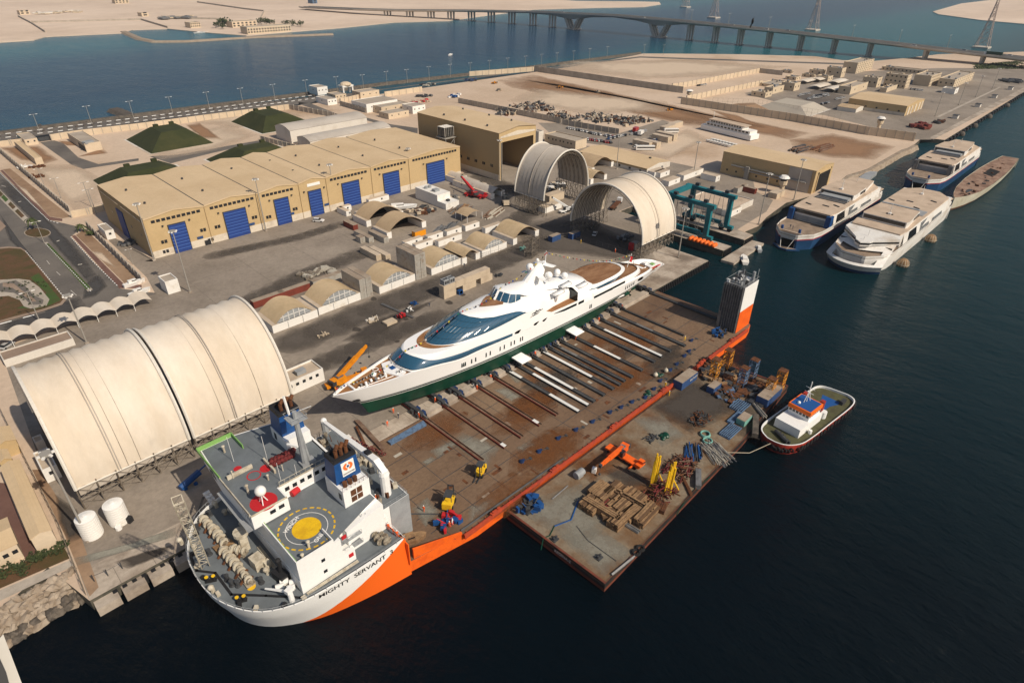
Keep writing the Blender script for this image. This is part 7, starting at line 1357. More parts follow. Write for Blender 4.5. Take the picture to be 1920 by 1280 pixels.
for i,(x,ye,k) in enumerate(RL):
    t = thing('skid_rail', '%s skid rail from the bow end, %s' % (od(i), ['rusty brown','dark with white plates','plain dark grey','thin grey'][k]), 'rail', (x,105,3.2), 'skid rails running out from the yacht across the ship deck')
    w_ = .62 if k != 3 else .35; y1 = 131 if x < 180 else 128
    b = MB(); b.box(x-w_,x+w_,ye,y1,3.26,3.42,0).box(x-w_,x-w_+.12,ye,y1,3.42,3.86,1 if k==0 else 0).box(x+w_-.12,x+w_,ye,y1,3.42,3.86,0); b.build('beam',['rail_rust' if k==0 else 'rail_grey','rail_red'],t)
    if k != 0: MB().box(x-w_+.13,x+w_-.13,ye+.2,y1,3.425,3.75).build('slide_track','rail_grey',t)
    for a, c in WS.get(i,[]): MB().box(x-w_+.1,x+w_-.1,a,c,3.76,3.9).build('white_plate','plate_white' if k < 2 else 'steel',t); 
    b = MB(); b.box(x-.55,x+.55,118.2,133.5 if x < 178 else 129,3.9,4.85,0)
    for q in (119,121.5): b.ob((x+.9,q,3.3),(.9,1.4,1.5),0,1); b.ob((x-.95,q+.5,3.3),(.7,1.1,1.2),0,0)
    b.tube((x+.2,116.2,4.2),(x+.2,119,4.4),.22,6,2); one('skid_shoe', b, ['steel_dark','jack_blue','steel'], 'dark skid shoe and jack under the hull on the %s rail from the bow' % od(i), 'skid shoe', 'skid shoes carrying the yacht')
b = MB()
for p, q in zip(RL, RL[1:]):
    if q[0]-p[0] > 3: b.box(p[0]+1.3,q[0]-1.3,117.8,120.4,2.9,4.1,0); b.box(p[0]+1.3,q[0]-1.3,117.0,117.8,2.5,3.3,0)
b.build('quay_kerb_blocks','quay_concrete',kind='structure')
# blue pulley blocks
J = [(89.1,85.5),(95.2,85),(102.9,85),(109.1,84),(115.3,83),(122.3,82.2),(126.6,81.4),(131.1,80.7),(135.7,79.2),(141.3,79.9),(146.3,81),(153.8,82.2),(158.2,82.6),(164.4,83.6),(168,84.1),(174.7,87.3)]
for i,(x,y) in enumerate(J):
    t = thing('pulley_block','%s blue pulley block from the bow end along the deck edge' % od(i),'pulley block',(x,y,3.2),'blue pulley blocks along the starboard deck edge'); b = MB(); b.cyl((x,y),3.22,3.6,.75,.6,12); b.ob((x+.2,y-.1,3.3),(1.4,.4,.6),-.2); b.build('block','jack_blue',t); b = MB(); b.tube((x+.7,y-.2,3.4),(x+2.9,y-.9,3.35),.14,5); b.ob((x+2.6,y-.8,3.2),(.5,.9,.3),-.3); b.build('tail_arm','steel_dark',t)
# ------------------------------------------------------------------ vehicles
for n_, c in (('car_white',(.72,.71,.69)),('car_silver',(.42,.42,.42)),('car_black',(.02,.02,.022)),('car_red',(.38,.02,.02)),('car_blue',(.03,.07,.20)),('car_beige',(.50,.42,.31))): mat(n_, c, .3, fine=0, coat=.5)
def carproto(m, lab, kind='car'):
    t = thing('parked_car', lab, 'car', (0,0,0)); L = 2.3
    b = MB(); b.loft([[(x,-.88*k,z0),(x,-.9*k,z1),(x,.9*k,z1),(x,.88*k,z0)] for x,k,z0,z1 in ((-L,.9,.45,.75),(-L+.15,.98,.3,.9),(-1,1,.3,.95),(.9,1,.3,.95),(L-.3,.98,.3,.85),(L,.88,.4,.7))],cap0=True,cap1=True); b.add([(-1.9 if kind=='van' else -1.35,-.72,1.48),(.25,-.72,1.48),(.25,.72,1.48),(-1.9 if kind=='van' else -1.35,.72,1.48)],[(0,1,2,3)]); b.build('body',m,t)
    xb = -2.2 if kind=='van' else -1.9; b = MB(); b.loft([[(xb,-.86,.93),(1.0,-.86,.93),(1.0,.86,.93),(xb,.86,.93)],[(xb+.4,-.72,1.46),(.25,-.72,1.46),(.25,.72,1.46),(xb+.4,.72,1.46)]]); b.build('window','window_dark',t)
    for x in (-1.4,1.4):
        for y in (-.8,.8): MB().tube((x,y-.12,.33),(x,y+.12,.33),.33,8).build('wheel','tyre',t)
    return t
CARS = {c: None for c in ('white','silver','black','red','blue','beige')}; nrow = {}
def car(x, y, rz, col, lab, grp='parked cars', z=3.015, sc=1.06, kind='car'):
    if (col,kind) not in CARS or CARS.get((col,kind)) is None:
        p = carproto('car_'+col, lab, kind); CARS[(col,kind)] = p; p.location = (x,y,z); p.rotation_euler = (0,0,rz); p.scale = (sc,)*3; p['group'] = grp; return p
    return dup(CARS[(col,kind)], (x,y,z), rz, lab, grp, sc)
def carrow(f, a, c, n_, rz, where, cols, jit=.3):
    cnt = {}
    for i in range(n_):
        p = lerp(f(*a), f(*c), (i+.5)/n_)
        if random.random() < .12: continue
        col = random.choice(cols); car(p[0]+random.uniform(-jit,jit), p[1]+random.uniform(-jit,jit), rz+random.uniform(-.06,.06), col, '%s car, %s from left in %s' % (col, od(i), where))
MX = ['white','silver','white','black','white','red','white','silver','blue','white','black']
kn = K(940,180,340/1920)
carrow(kn,(700,345),(905,385),11,1.2,'first short row by the scrap yard wall',['black','white','white','silver','white']); carrow(kn,(930,398),(1180,440),12,1.2,'second row by the scrap yard wall',MX); carrow(kn,(1120,462),(1540,375),19,.5,'slanting row at the car park centre',MX); carrow(kn,(875,460),(1180,505),13,1.2,'row nearest the long tan office block',['black','red','silver','white','red','black']); carrow(kn,(1410,545),(1745,440),20,.4,'slanting row along the tan stores',MX)
k3p = lambda a,c: k3(a,c)
carrow(k3p,(650,540),(715,528),6,.3,'compound lot, front row',['white','silver']); carrow(k3p,(690,562),(825,540),13,.3,'compound lot, middle row',['white','black','silver','white']); carrow(k3p,(730,545),(820,532),8,.3,'compound lot, back row',['black','white']); carrow(k3p,(775,590),(825,580),6,.3,'compound lot, lower row',['silver','white','black']); carrow(k3p,(860,562),(910,552),5,.3,'compound lot, right pair',['white'])
carrow(k3p,(80,485),(135,478),5,.3,'walled lot on bare sand',['black','white']); carrow(kw8,(780,415),(905,430),9,.3,'shaded bay at foot of the compound blocks',['white','silver','black'])
x, y = k5(443,435); car(x,y,-.9,'white','white van standing on the open yard before the blue doors','vans',3.015,1.2,'van'); x, y = k6(960,980); car(x,y,.5,'white','white pickup inside the cream arch shelter','parked cars',3.015,1.1); x, y = kw3(85,640); car(x,y,.6,'silver','silver car under the leftmost carport shade')
def truck(name, label, x, y, rz, L, cab, body, z=3.0, H=2.6, cat='truck', grp=None, bus=False):
    t = thing(name, label, cat, (x,y,z), grp); o = ORG[t.name]; b = MB()
    if bus: b.box(x-L/2,x+L/2,y-1.3,y+1.3,z+.5,z+3.2)
    else: b.box(x-L/2,x+L/2-2.6,y-1.25,y+1.25,z+1.1,z+1.1+H)
    b.build('body',body,t)
    if bus: MB().box(x-L/2+.6,x+L/2+.02,y-1.33,y+1.33,z+1.7,z+2.6).build('window','window_dark',t)
    else: MB().box(x+L/2-2.3,x+L/2,y-1.2,y+1.2,z+.8,z+3).build('cab',cab,t); MB().box(x+L/2-1,x+L/2+.03,y-1.1,y+1.1,z+1.8,z+2.6).build('windscreen','window_dark',t)
    for u in (-L*.38,-L*.22,L*.38):
        for v in (-1.1,1.1): MB().tube((x+u,y+v-.18,z+.5),(x+u,y+v+.18,z+.5),.5,8).build('wheel','tyre',t)
    t.rotation_euler = (0,0,rz); return t
truck('bus','white bus parked among stores beside the car rows',*kn(1520,575),-.75,13,'box_white','box_white',cat='bus',bus=True); truck('bus','dark windowed coach at top end of the slanting car row',*kn(1795,390),-.7,11,'box_white','box_white',cat='bus',bus=True); truck('flatbed_truck','white cabbed low loader with rusty bed behind the arch shelter',*k6(1110,780),.35,15,'car_white','rust',H=.6)
truck('lorry','red lorry parked by the scrap yard end',*kn(1420,380),.3,8,'car_red','car_red'); truck('lorry','red lorry with dark body beside the bridge of cars',*kn(1475,415),.3,8,'car_white','box_white')
for i,(px,py,c) in enumerate(((1298,41,'white'),(1175,27,'white'),(1432,55,'white'),(1515,65,'silver'),(1500,60,'white'),(1728,88,'white'),(1815,95,'silver'),(1905,100,'white'))):
    x, y = g(px,py,14); x = BX(y)+random.choice((-6,6)); car(x,y,PI/2,c,'%s vehicle, %s along the bridge deck from its left end' % (c, od(i)),'vehicles on the bridge',zb_(y)+.06,1.5)
y = g(1876,102,12)[1]; truck('lorry','long green lorry crossing the bridge at far right',BX(y)-6,y,PI/2,20,'car_white','yacht_green',zb_(y)+.06,3.2)
def crane(label, x, y, rz, m, scale=1, boom_az=0, el=.1, bl=14, ext=0, mats_boom=None):
    t = thing('mobile_crane', label, 'crane', (0,0,0)); b = MB(); b.box(-6.5,6.5,-1.35,1.35,1.0,1.7).box(5.0,7.0,-1.3,1.3,1.7,2.2); b.build('chassis',m,t); MB().box(5.2,7.0,.0,1.3,2.2,3.2).build('driver_cab',m,t); MB().box(6.0,7.05,.1,1.2,2.5,3.1).build('cab_window','window_dark',t)
    for u in (-5,-3.4,-1.2,1.2,3.4,5):
        for v in (-1.15,1.15): MB().tube((u,v-.22,.65),(u,v+.22,.65),.65,9).build('wheel','tyre',t)
    for u in (-4.2,4.2): MB().box(u-.25,u+.25,-3.2,3.2,.75,1.0).build('outrigger',m,t)
    b = MB(); ca, sa = math.cos(boom_az), math.sin(boom_az); b.ob((-1.5-ca*1.2,-sa*1.2,1.75),(4.6,2.5,1.7),boom_az); b.build('turret',m,t); b = MB(); b.ob((-1.5-ca*3.4,-sa*3.4,1.9),(1.4,2.6,1.5),boom_az); b.build('counterweight','steel_dark',t); b = MB(); b.ob((-1.5+ca*.8-sa*1.3,sa*.8+ca*1.3,1.8),(1.8,1,1.8),boom_az); b.build('operator_cab','window_dark',t); b = MB(); b.ob((-1.5-ca*.6,-sa*.6,3.45),(2.2,1.6,.5),boom_az); b.build('engine_cover','steel',t)
    o = Vector((-1.5-ca*1.2,-sa*1.2,3.3)); d = Vector((ca*math.cos(el),sa*math.cos(el),math.sin(el))); s_ = Vector((-sa,ca,0)); u_ = s_.cross(d)*-1; b = MB()
    for k,(f0,f1,w_) in enumerate(((0,.62,.55),(.58,.85,.45),(.82,1,.36))): b.loft([[o+d*bl*f+s_*a*w_+u_*c*w_*1.15 for a,c in ((-1,-1),(1,-1),(1,1),(-1,1))] for f in (f0,f1)],cap0=True,cap1=True)
    b.build('boom',m,t); b = MB(); tip = o+d*bl; b.ob((tip.x,tip.y,tip.z-.5),(.9,.9,1.0),boom_az); b.tube(tip,tip-Vector((0,0,min(tip.z-1.2,4.5))),.05,4); e = tip-Vector((0,0,min(tip.z-1.2,4.5))); b.ball(e,.4,8,5); b.build('hook_block','steel_dark',t); b = MB(); b.tube(o+d*.5-Vector((0,0,.8)),o+d*bl*.4,.18,6); b.build('lift_ram','steel',t)
    t.location = (x,y,3.0); t.rotation_euler = (0,0,rz); t.scale = (scale,)*3; return t
ceq = lambda a,c,z=3.0: g(600+a*.15625, 600+c*.15625, z)
p, q = ceq(100,830), ceq(540,690); crane('orange mobile crane with raised boom beside the yacht bow', (p[0]+q[0])/2, (p[1]+q[1])/2, math.atan2(q[1]-p[1],q[0]-p[0]), 'crane_orange', 1.0, .35, .42, 14)
p, q = krb(830,360), krb(985,455); c_ = crane('red orange mobile crane on the barge, boom laid low over its side', (p[0]+q[0])/2, (p[1]+q[1])/2, math.atan2(q[1]-p[1],q[0]-p[0]), 'orange_hull', .85, -2.35+PI*.28, .1, 13); c_.location.z = BZ
p, q = k5(1480,250), k5(1620,275); crane('red mobile crane with pale boom by the dark arch tents', (p[0]+q[0])/2, (p[1]+q[1])/2, math.atan2(q[1]-p[1],q[0]-p[0]), 'signal_red', 1.0, 2.6, .3, 15); p, q = k6(715,830), k6(815,800); crane('white and blue mobile crane between the two arch shelters', (p[0]+q[0])/2, (p[1]+q[1])/2, math.atan2(q[1]-p[1],q[0]-p[0]), 'ship_white', .8, 2.4, .55, 12)
def forklift(label, x, y, z, rz, m='yellow', s=1.0):
    t = thing('forklift', label, 'forklift', (0,0,0)); b = MB(); b.box(-1.5,1.2,-.8,.8,.5,1.4).box(-1.7,-.9,-.85,.85,.5,1.8); b.build('body',m,t); b = MB(); [b.tube((u,v,1.4),(u,v,2.9),.07,4) for u in (-.9,.8) for v in (-.7,.7)]; b.box(-1,.9,-.75,.75,2.85,2.95); b.build('cage','steel_dark',t); b = MB(); [b.box(1.3,1.5,v-.1,v+.1,.2,3.6) for v in (-.5,.5)]; b.box(1.3,1.5,-.5,.5,3.4,3.6); [b.box(1.5,3,v-.1,v+.1,.2,.3) for v in (-.4,.4)]; b.build('mast','steel_dark',t)
    for u in (-1.1,.9):
        for v in (-.75,.75): MB().tube((u,v-.2,.5),(u,v+.2,.5),.5,8).build('wheel','tyre',t)
    t.location = (x,y,z); t.rotation_euler = (0,0,rz); t.scale = (s,)*3; return t
forklift('yellow forklift alone in the middle of the ship deck', *kp(675,905,3.2), 3.2, 3.6, s=1.2); forklift('yellow forklift with raised mast near the grey bulkhead', *kp(480,1100,3.2), 3.2, .6, s=1.35); forklift('brown wheeled loader by the grey shelter legs', *k6(330,770), 3, 1, 'cont_tan', 1.8)
def gear(label, x, y, z, m, n_=14, r=2.2, h=1.6, name='machine', cat='machine', seed=1):
    rd = random.Random(seed); t = thing(name, label, cat, (x,y,z)); ms = m if isinstance(m,(list,tuple)) else [m]
    for k, mm in enumerate(ms):
        b = MB()
        for i in range(n_//len(ms)): b.ob((x+rd.uniform(-r,r),y+rd.uniform(-r,r)*.7,z+rd.uniform(0,.4)*h),(rd.uniform(.3,.9)*r*.6,rd.uniform(.3,.9)*r*.5,rd.uniform(.3,1)*h*.7),rd.random()*3)
        for i in range(3): a = (x+rd.uniform(-r,r),y+rd.uniform(-r,r)*.7,z+.2); b.tube(a,(x+rd.uniform(-r,r),y+rd.uniform(-r,r)*.7,z+h),.12,5)
        b.build('frame' if k else 'body', mm, t)
    return t
gear('blue hydraulic power pack with red tanks at the deck corner', *kp(480,1210,3.2), 3.2, ['blue_paint','signal_red'], 18, 3, 1.8, 'power_pack', 'power pack'); gear('blue hydraulic unit at foot of the stern tower', *kq(925,405,3.2), 3.2, ['blue_paint','steel_dark'], 16, 2.8, 1.8, 'power_pack', 'power pack', 2); gear('blue wrapped winch machine at near left corner of the barge', *krb(315,725), BZ, ['blue_paint','steel_dark'], 20, 3.4, 2.4, 'winch_machine', 'winch', 3); gear('blue generator on the yard near the barrel sheds', *k5(1120,1020), 3, 'blue_paint', 8, 1.6, 1.4, 'generator', 'generator', 4); gear('red and dark tractor unit on the yard', *k5(1030,1110), 3, ['signal_red','steel_dark'], 12, 1.9, 1.6, 'tractor', 'tractor', 5); gear('small white machine with dark base beside the red tractor', *k5(1080,1070), 3, ['ship_white','steel_dark'], 10, 1.5, 1.8, 'machine', 'machine', 6); gear('pile of pale blocks on the yard, left of the wooden crate', *k5(830,1130), 3, ['cont_tan','pale_wall'], 14, 2.6, 1.0, 'block_pile', 'blocks', 7); gear('tangle of pale pipes on the open yard', *k5(430,805), 3, ['truss_steel','pale_plate'], 26, 6.5, 1.6, 'pipe_tangle', 'scrap pipes', 8); gear('wooden crates and debris by the green bow of the shelter', *k5(470,1235), 3, ['cont_tan'], 8, 2, .8, 'crate_pile', 'crates', 9); gear('blue machine right of the cream workshop', *k5(1715,815), 3, 'steel_dark', 10, 1.8, 1.2, 'machine', 'machine', 10); gear('teal tank by the scaffold tower', *k6(450,1085), 3, 'cont_teal', 6, 1.4, 1.6, 'tank', 'tank', 11)
b = MB(); x, y = k5(945,1150); b.box(x-2.2,x+2.2,y-1.6,y+1.6,3,3.9); b.box(x-2,x+2,y-1.4,y+1.4,3.9,4); one('open_crate', b, 'cont_tan', 'pale open crate on the yard left of the red tractor', 'crate')
b = MB(); p = k5(1110,1120); q = k5(885,1022); b.tube(q+(3.4,),p+(3.4,),.22,5); b.tube((q[0]+.6,q[1]+.2,3.4),(p[0]+.6,p[1]+.2,3.4),.15,5); one('tow_bar', b, 'steel', 'long thin tow bar lying left of the red tractor', 'tow bar')
t = thing('scaffold_tower','square dark scaffold tower behind the yacht mast','scaffold',k6(510,1130)+(3,)); b = MB(); x, y = k6(515,1130); b.truss((x,y,3),(x,y,12),4.6,.1,5); b.truss((x+.3,y,3),(x+.3,y,12),3,.07,5); b.build('frame','truss_steel',t)
for i,(a,c,l_) in enumerate(((700,1010,'open topped dark blue container in front of the cream arch shelter'),(840,990,'blue skip inside the mouth of the cream arch shelter'))): cont(k6,a-40,c+25,3,'x','blue',l_,6)
x, y = k6(1240,1075); b = MB(); b.box(x-2,x+2,y-1.5,y+1.5,3,6); b.box(x-3.4,x-2.1,y-1,y+1,3,6.5,1); one('electrical_cabinet', b, ['cont_grey','signal_red'], 'grey cabinet with red locker at the shelter leg', 'cabinet')
# ------------------------------------------------------------------ barge cargo
beam = None
def timber(label, c, n_, L, w_, tiers, a, z=None, m='wood_beam'):
    z = z or BZ; t = thing('timber_stack', label, 'timber stack', (c[0],c[1],z), 'timber stacks on the barge'); t.rotation_euler = (0,0,a)
    for k in range(tiers):
        for i in range(n_):
            if k == tiers-1 and random.random() < .25: continue
            bb = MB(); yy = c[1]+(i-(n_-1)/2)*w_*1.2+random.uniform(-.04,.04); L2 = L*random.uniform(.93,1.04); bb.box(c[0]-L2/2,c[0]+L2/2,yy-w_/2,yy+w_/2,z+k*w_,z+(k+1)*w_*.97); bb.build('beam', m if m != 'wood_beam' or random.random() > .25 else 'wood_dark', t)
ks = K(1080,800,220/1341); ksb = lambda a,c: ks(a,c,BZ)
for (a,c),n_,L,tr,an,l_ in (((290,770),9,5.6,4,.02,'timber stack nearest the grey tank'),((440,760),8,6,4,.02,'timber stack at back of the left group'),((300,860),5,3.4,3,.02,'small timber stack in the middle of the left group'),((170,920),8,4.6,4,.02,'timber stack at the left corner'),((290,990),3,10.5,5,-1.5,'long crosswise timber stack at the left front'),((470,1110),6,4.6,5,.02,'timber stack at the front of the left group'),((365,1015),6,3.6,3,-.6,'small loose timber stack leaning inward'),((500,930),9,4.2,4,.02,'timber stack at the centre of the right group'),((650,850),10,6,3,.02,'wide timber stack at the back of the right group'),((650,890),3,11,4,-1.5,'long crosswise timber stack over the right group'),((640,1010),6,5.4,4,-.1,'timber stack at front of the right group'),((800,1040),5,7.6,5,.06,'tall timber stack at right front, sunlit end')): timber(l_, ksb(a,c), n_, L, .46, tr, an)
timber('small red painted timber pile between the timber stacks', ksb(350,900), 7, 2.6, .36, 3, .02, None, 'netting_red'); timber('rusty beam stack near the timber on its right', ksb(960,930), 6, 3.4, .4, 3, .3, None, 'rust')
def pile(label, c, n_, r, L, m, h=1.4, an=None, sp=.5, rr=.16, name='steel_pile', cat='scrap pile', z=None):
    z = z or BZ; b = MB()
    for i in range(n_):
        a = (an if an is not None else 0)+random.uniform(-sp,sp) if an is not None else random.uniform(0,PI); x, y = c[0]+random.uniform(-r,r), c[1]+random.uniform(-r,r)*.7; l = L*random.uniform(.6,1); zz = z+.15+random.random()*h*(1-math.hypot(x-c[0],y-c[1])/(r*1.6)); b.tube((x-l/2*math.cos(a),y-l/2*math.sin(a),zz),(x+l/2*math.cos(a),y+l/2*math.sin(a),zz+random.uniform(-.1,.2)),rr,5,i%len(m))
    return one(name, b, list(m), label, cat)
pile('heap of rusty red chain and steel under the yellow pipes', ksb(960,780), 120, 4.2, 2.2, ['rust','netting_red'], 2.4); pile('stacked rusty plates and angle iron behind the yellow pipes', ksb(1200,480), 110, 4.4, 2.6, ['rust','netting_red','rail_rust'], 2.0); pile('rusty beam lying across the barge edge by yellow pipes', ksb(1240,640), 4, .5, 10, ['rust'], .3, .9, .02, .35); pile('fan of long grey pipes on the barge', krb(1500,372), 40, 2.6, 9.5, ['steel','pale_plate'], 1.2, 1.05, .28, .13); pile('row of short black pipes beside the long grey ones', krb(1350,370), 26, 2.6, 6, ['steel_dark','blue_paint'], 1, .6, .12, .2); pile('dark chain and shackles heap on the grimy barge deck', kqb(810,920), 70, 3.4, 1.6, ['steel_dark','rust'], 1.2); pile('bundle of pale tubes by the teal box', krb(1760,100), 14, 1.0, 8, ['pale_plate','steel'], .8, 1.0, .1, .14); pile('dark rope coils on the clear barge deck', krb(1080,275), 24, 1.7, 1.5, ['steel_dark'], .5)
gear('rust coloured clutter along the far corner of the barge', *kqb(930,650), BZ, ['rust','steel_dark','wood_beam'], 44, 6, 1.4, 'scrap_clutter', 'scrap', 20); gear('clutter of drums and cases behind the small blue container', *kqb(980,760), BZ, ['steel_dark','tower_blue','rust'], 34, 4.5, 1.0, 'scrap_clutter', 'scrap', 21); gear('scrap and coils at foot of the yellow lattice towers', *kqb(1150,760), BZ, ['rust','steel_dark'], 36, 6, 1.2, 'scrap_clutter', 'scrap', 22); gear('scrap heap at the far side of the barge beside the ship', *kqb(860,610), BZ, ['rust','steel_dark'], 30, 4.5, 1.4, 'scrap_clutter', 'scrap', 23)
for n_,(a,c),l_ in (('green_net',(585,1020),'green net heap on the clear barge deck'),('green_net',(1160,800),'dark green net heap by the rust and blue container')): x, y = kqb(a,c); b = MB(); [b.ball((x+random.uniform(-1,1),y+random.uniform(-.7,.7),BZ+.2),random.uniform(.6,1.1),8,5,0,.7) for i in range(7)]; one(n_, b, 'yacht_green', l_, 'net')
for (a,c),l_ in (((560,650),'green net beside white buoys on the ship deck'),((495,765),'second green net on the ship deck edge')): x, y = kq(a,c,3.2); b = MB(); [b.ball((x+random.uniform(-1.2,1.2),y+random.uniform(-.8,.8),3.3),random.uniform(.4,.8),8,5,0,.7) for i in range(8)]; one('green_net', b, 'yacht_green', l_, 'net')
for (a,c),l_ in (((540,658),'cream mooring buoy left of the green deck net'),((602,632),'cream mooring buoy right of the green deck net')): x, y = kq(a,c,3.2); b = MB(); b.ball((x,y,3.9),.75,12,8); b.cyl((x,y),4.6,4.9,.15,n=6); one('buoy', b, 'cream_metal', l_, 'buoy', 'buoys on the ship deck', True)
for i,((a,c),s_) in enumerate((((838,1010),1.3),((852,1050),1.25))): x, y = kqb(a,c); b = MB(); b.ring((x,y,BZ+.3),s_,.22,18,6); b.ring((x,y,BZ+.6),s_*.95,.2,18,6); one('hose_coil', b, 'cont_teal', '%s teal hose coil on the barge' % ('upper','lower')[i], 'hose coil', 'teal hose coils')
def lattice(label, c, h, m, w_=2.2):
    t = thing('lattice_tower', label, 'lattice tower', (c[0],c[1],BZ), 'lattice towers at the far end of the barge'); b = MB(); b.truss((c[0],c[1],BZ),(c[0]-.1,c[1],BZ+h),w_,.12,5,nr=4); b.build('frame',m,t); b = MB(); b.box(c[0]-w_*.55,c[0]+w_*.55,c[1]-w_*.55,c[1]+w_*.55,BZ+h,BZ+h+.25); b.build('head_plate','rust' if m != 'blue_paint' else m,t)
for a, h, m, l_ in (((888,668),7.2,'tower_orange','orange lattice tower nearest the ship deck edge'),((962,615),7.4,'tower_orange','orange lattice tower furthest back by the ship hull'),((1055,712),6.6,'tower_blue','nearer of two blue lattice towers'),((1112,672),7.2,'tower_blue','further of two blue lattice towers'),((1218,772),6.2,'tower_orange','shorter orange lattice tower by the rusty container'),((1278,735),7.0,'tower_orange','taller orange lattice tower by the barge end')):
    lattice(l_, kqb(*a), h, m)
def yclump(label, c, n_, h, lean):
    t = thing('pipe_support', label, 'pipe stand', (c[0],c[1],BZ), 'yellow pipe stands'); 
    for i in range(n_): x, y = c[0]+random.uniform(-.7,.7), c[1]+random.uniform(-.6,.6); MB().tube((x+lean*.6,y,BZ),(x,y+.2,BZ+h*random.uniform(.7,1)),.24,7).build('pipe','yellow',t)
    MB().tube((c[0]+2.2,c[1]-1.2,BZ),(c[0],c[1],BZ+h*.5),.18,6).build('brace','yellow',t)
yclump('left clump of tall yellow pipes standing on the barge', ksb(895,660), 7, 10.4, -1.2); yclump('right clump of tall yellow pipes standing on the barge', ksb(1070,740), 6, 9.6, -1.6)
cont(kqb,695,745,BZ,'x','blue','dark blue container with white lettering at the barge centre',9,3.2,2.9); cont(kqb,885,768,BZ,'x','blue','small blue container with pale top amid barge clutter',4.6,2.4,2.2); cont(kqb,1205,850,BZ,'x','blue','rust topped blue container nearest the tugboat',9.4,3.6,3); cont(krb,1665,205,BZ,'x','teal','pale teal box between pipes and dark baulk',4.4,2.6,2.0)
x, y = kqb(755,700); bo = [o for o in bpy.data.objects if o.get('label','').startswith('dark blue container with white')][0]; text('SEATRUCK', .9, (x+1,kqb(695,745)[1]-.08,BZ+1.7), (1,0,0), (0,0,1), 'white_paint', bo, 'container_lettering')
b = MB(); x, y = krb(1735,205); b.ob((x,y,BZ),(9.5,1.6,1.4),.45); one('dark_baulk', b, 'rock_dark', 'long dark baulk at the barge edge beside teal box', 'baulk'); b = MB(); x, y = krb(1375,540); b.ob((x,y,BZ),(6.4,1.4,1.3),.55); one('concrete_beam', b, 'steel', 'grey weathered beam near the barge edge', 'beam'); b = MB(); x, y = krb(625,515); b.tube((x-1.4,y,BZ+1.1),(x+1.4,y,BZ+1.1),1.0,12); b.ob((x,y,BZ),(2,1.4,.5)); one('gas_tank', b, 'ship_grey', 'grey cylindrical tank left of the barge crane', 'tank'); x, y = krb(720,488); b = MB(); b.ob((x,y,BZ),(1.1,1.1,1.5),.4); one('white_sack', b, 'box_white', 'upright white sack between grey tank and crane', 'sack')
for (a,c),s_,l_ in (((1640,75),(5.6,3.8),'blue grid frame lying near the rusty container'),((1580,235),(6.6,3.2),'blue skid frame by the teal box'),((1610,150),(6.5,1.6),'narrow grey lattice frame between the two blue frames')): 
    x, y = krb(a,c); b = MB(); L, W = s_; [b.ob((x,y-W/2+W*i/6,BZ+.3),(L,.22,.35),0) for i in range(7)]; [b.ob((x-L/2+L*i/3,y,BZ),(.25,W,.35),0) for i in range(4)]; one('grid_frame', b, 'tower_blue', l_, 'steel frame')
for pts,m,l_,r_ in (([(620,670),(575,790),(470,830)],'blue_paint','faded blue strap lying zigzag on the barge',.18),([(470,830),(440,890),(400,905),(385,980)],'yacht_green','dark green hose running off the barge edge',.12),([(1450,520),(1370,580),(1300,660),(1240,760)],'yacht_green','green hose along the barge edge by grey beam',.12),([(610,830),(680,920),(860,1050)],'steel_dark','thin dark rope curving over the pale barge deck',.08),([(455,660),(555,575)],'steel','straight dark pole lying near the blue winch',.2)): one('deck_line', MB().path([krb(*q)+(BZ+.12,) for q in pts],r_,5), m, l_, 'rope')
x, y = krb(985,1000); b = MB(); [b.ring((x+d_,y,BZ+.35),.8,.3,14,6) for d_ in (0,1.6)]; one('tyres', b, 'tyre', 'pair of black tyres at the barge front edge', 'tyres')
for (a,c,A_,C_),l_ in (((830,1140,965,1030),'stacked pale poles at the near corner of the barge'),((895,810,1000,875),'dark baulk beneath the right timber group')): p, q = krb(a,c), krb(A_,C_); one('pole_bundle', MB().tube(p+(BZ+.25,),q+(BZ+.25,),.35,5).tube((p[0]+.7,p[1],BZ+.2),(q[0]+.7,q[1],BZ+.2),.25,5), 'steel', l_, 'poles')
# ------------------------------------------------------------------ dock equipment, lamps, people, plants, far things
z1 = 19.2; L_ = thing('boat_lift','large teal straddle boat lift with slings standing over the dock slip','boat lift',(268,140,3)); YL = (131.5,152)
for x in (258.3,277.6):
    for y in YL: MB().box(x-.9,x+.9,y-1.1,y+1.1,5,z1).build('leg','teal_steel',L_); [MB().tube((x-.8,y+u,4.1),(x+.8,y+u,4.1),1.15,12).build('wheel','tyre',L_) for u in (-2.2,2.2)]; MB().box(x-1,x+1,y-3.6,y+3.6,4.6,6).build('bogie','teal_steel',L_)
    MB().box(x-1.1,x+1.1,YL[0]-2.5,YL[1]+4,z1,z1+1.7).build('top_beam','teal_steel',L_); MB().box(x-.7,x+.7,YL[0]+3,YL[1]-3,5.6,7.2).build('sill_beam','teal_steel',L_)
    b = MB(); [b.tube((x+(1.6 if x<265 else -1.6),y+u,z1),(x+(2.4 if x<265 else -2.4),y+u*.3,6),.12,4) for y in (133,138,143,148,151) for u in (-1.6,1.6)]; [b.ring((x+(2 if x<265 else -2),y,6),1.1,.16,10,4,0,'x') for y in (133,138,143,148,151)]; b.build('sling','steel',L_); b = MB(); [b.ob((x,y,z1+2.2),(1.6,2,1.1)) for y in (134,142,150)]; b.build('hoist','steel_dark',L_)
MB().box(258.3,277.6,YL[1]+.4,YL[1]+2.6,z1+.1,z1+2.1).build('cross_beam','teal_steel',L_)
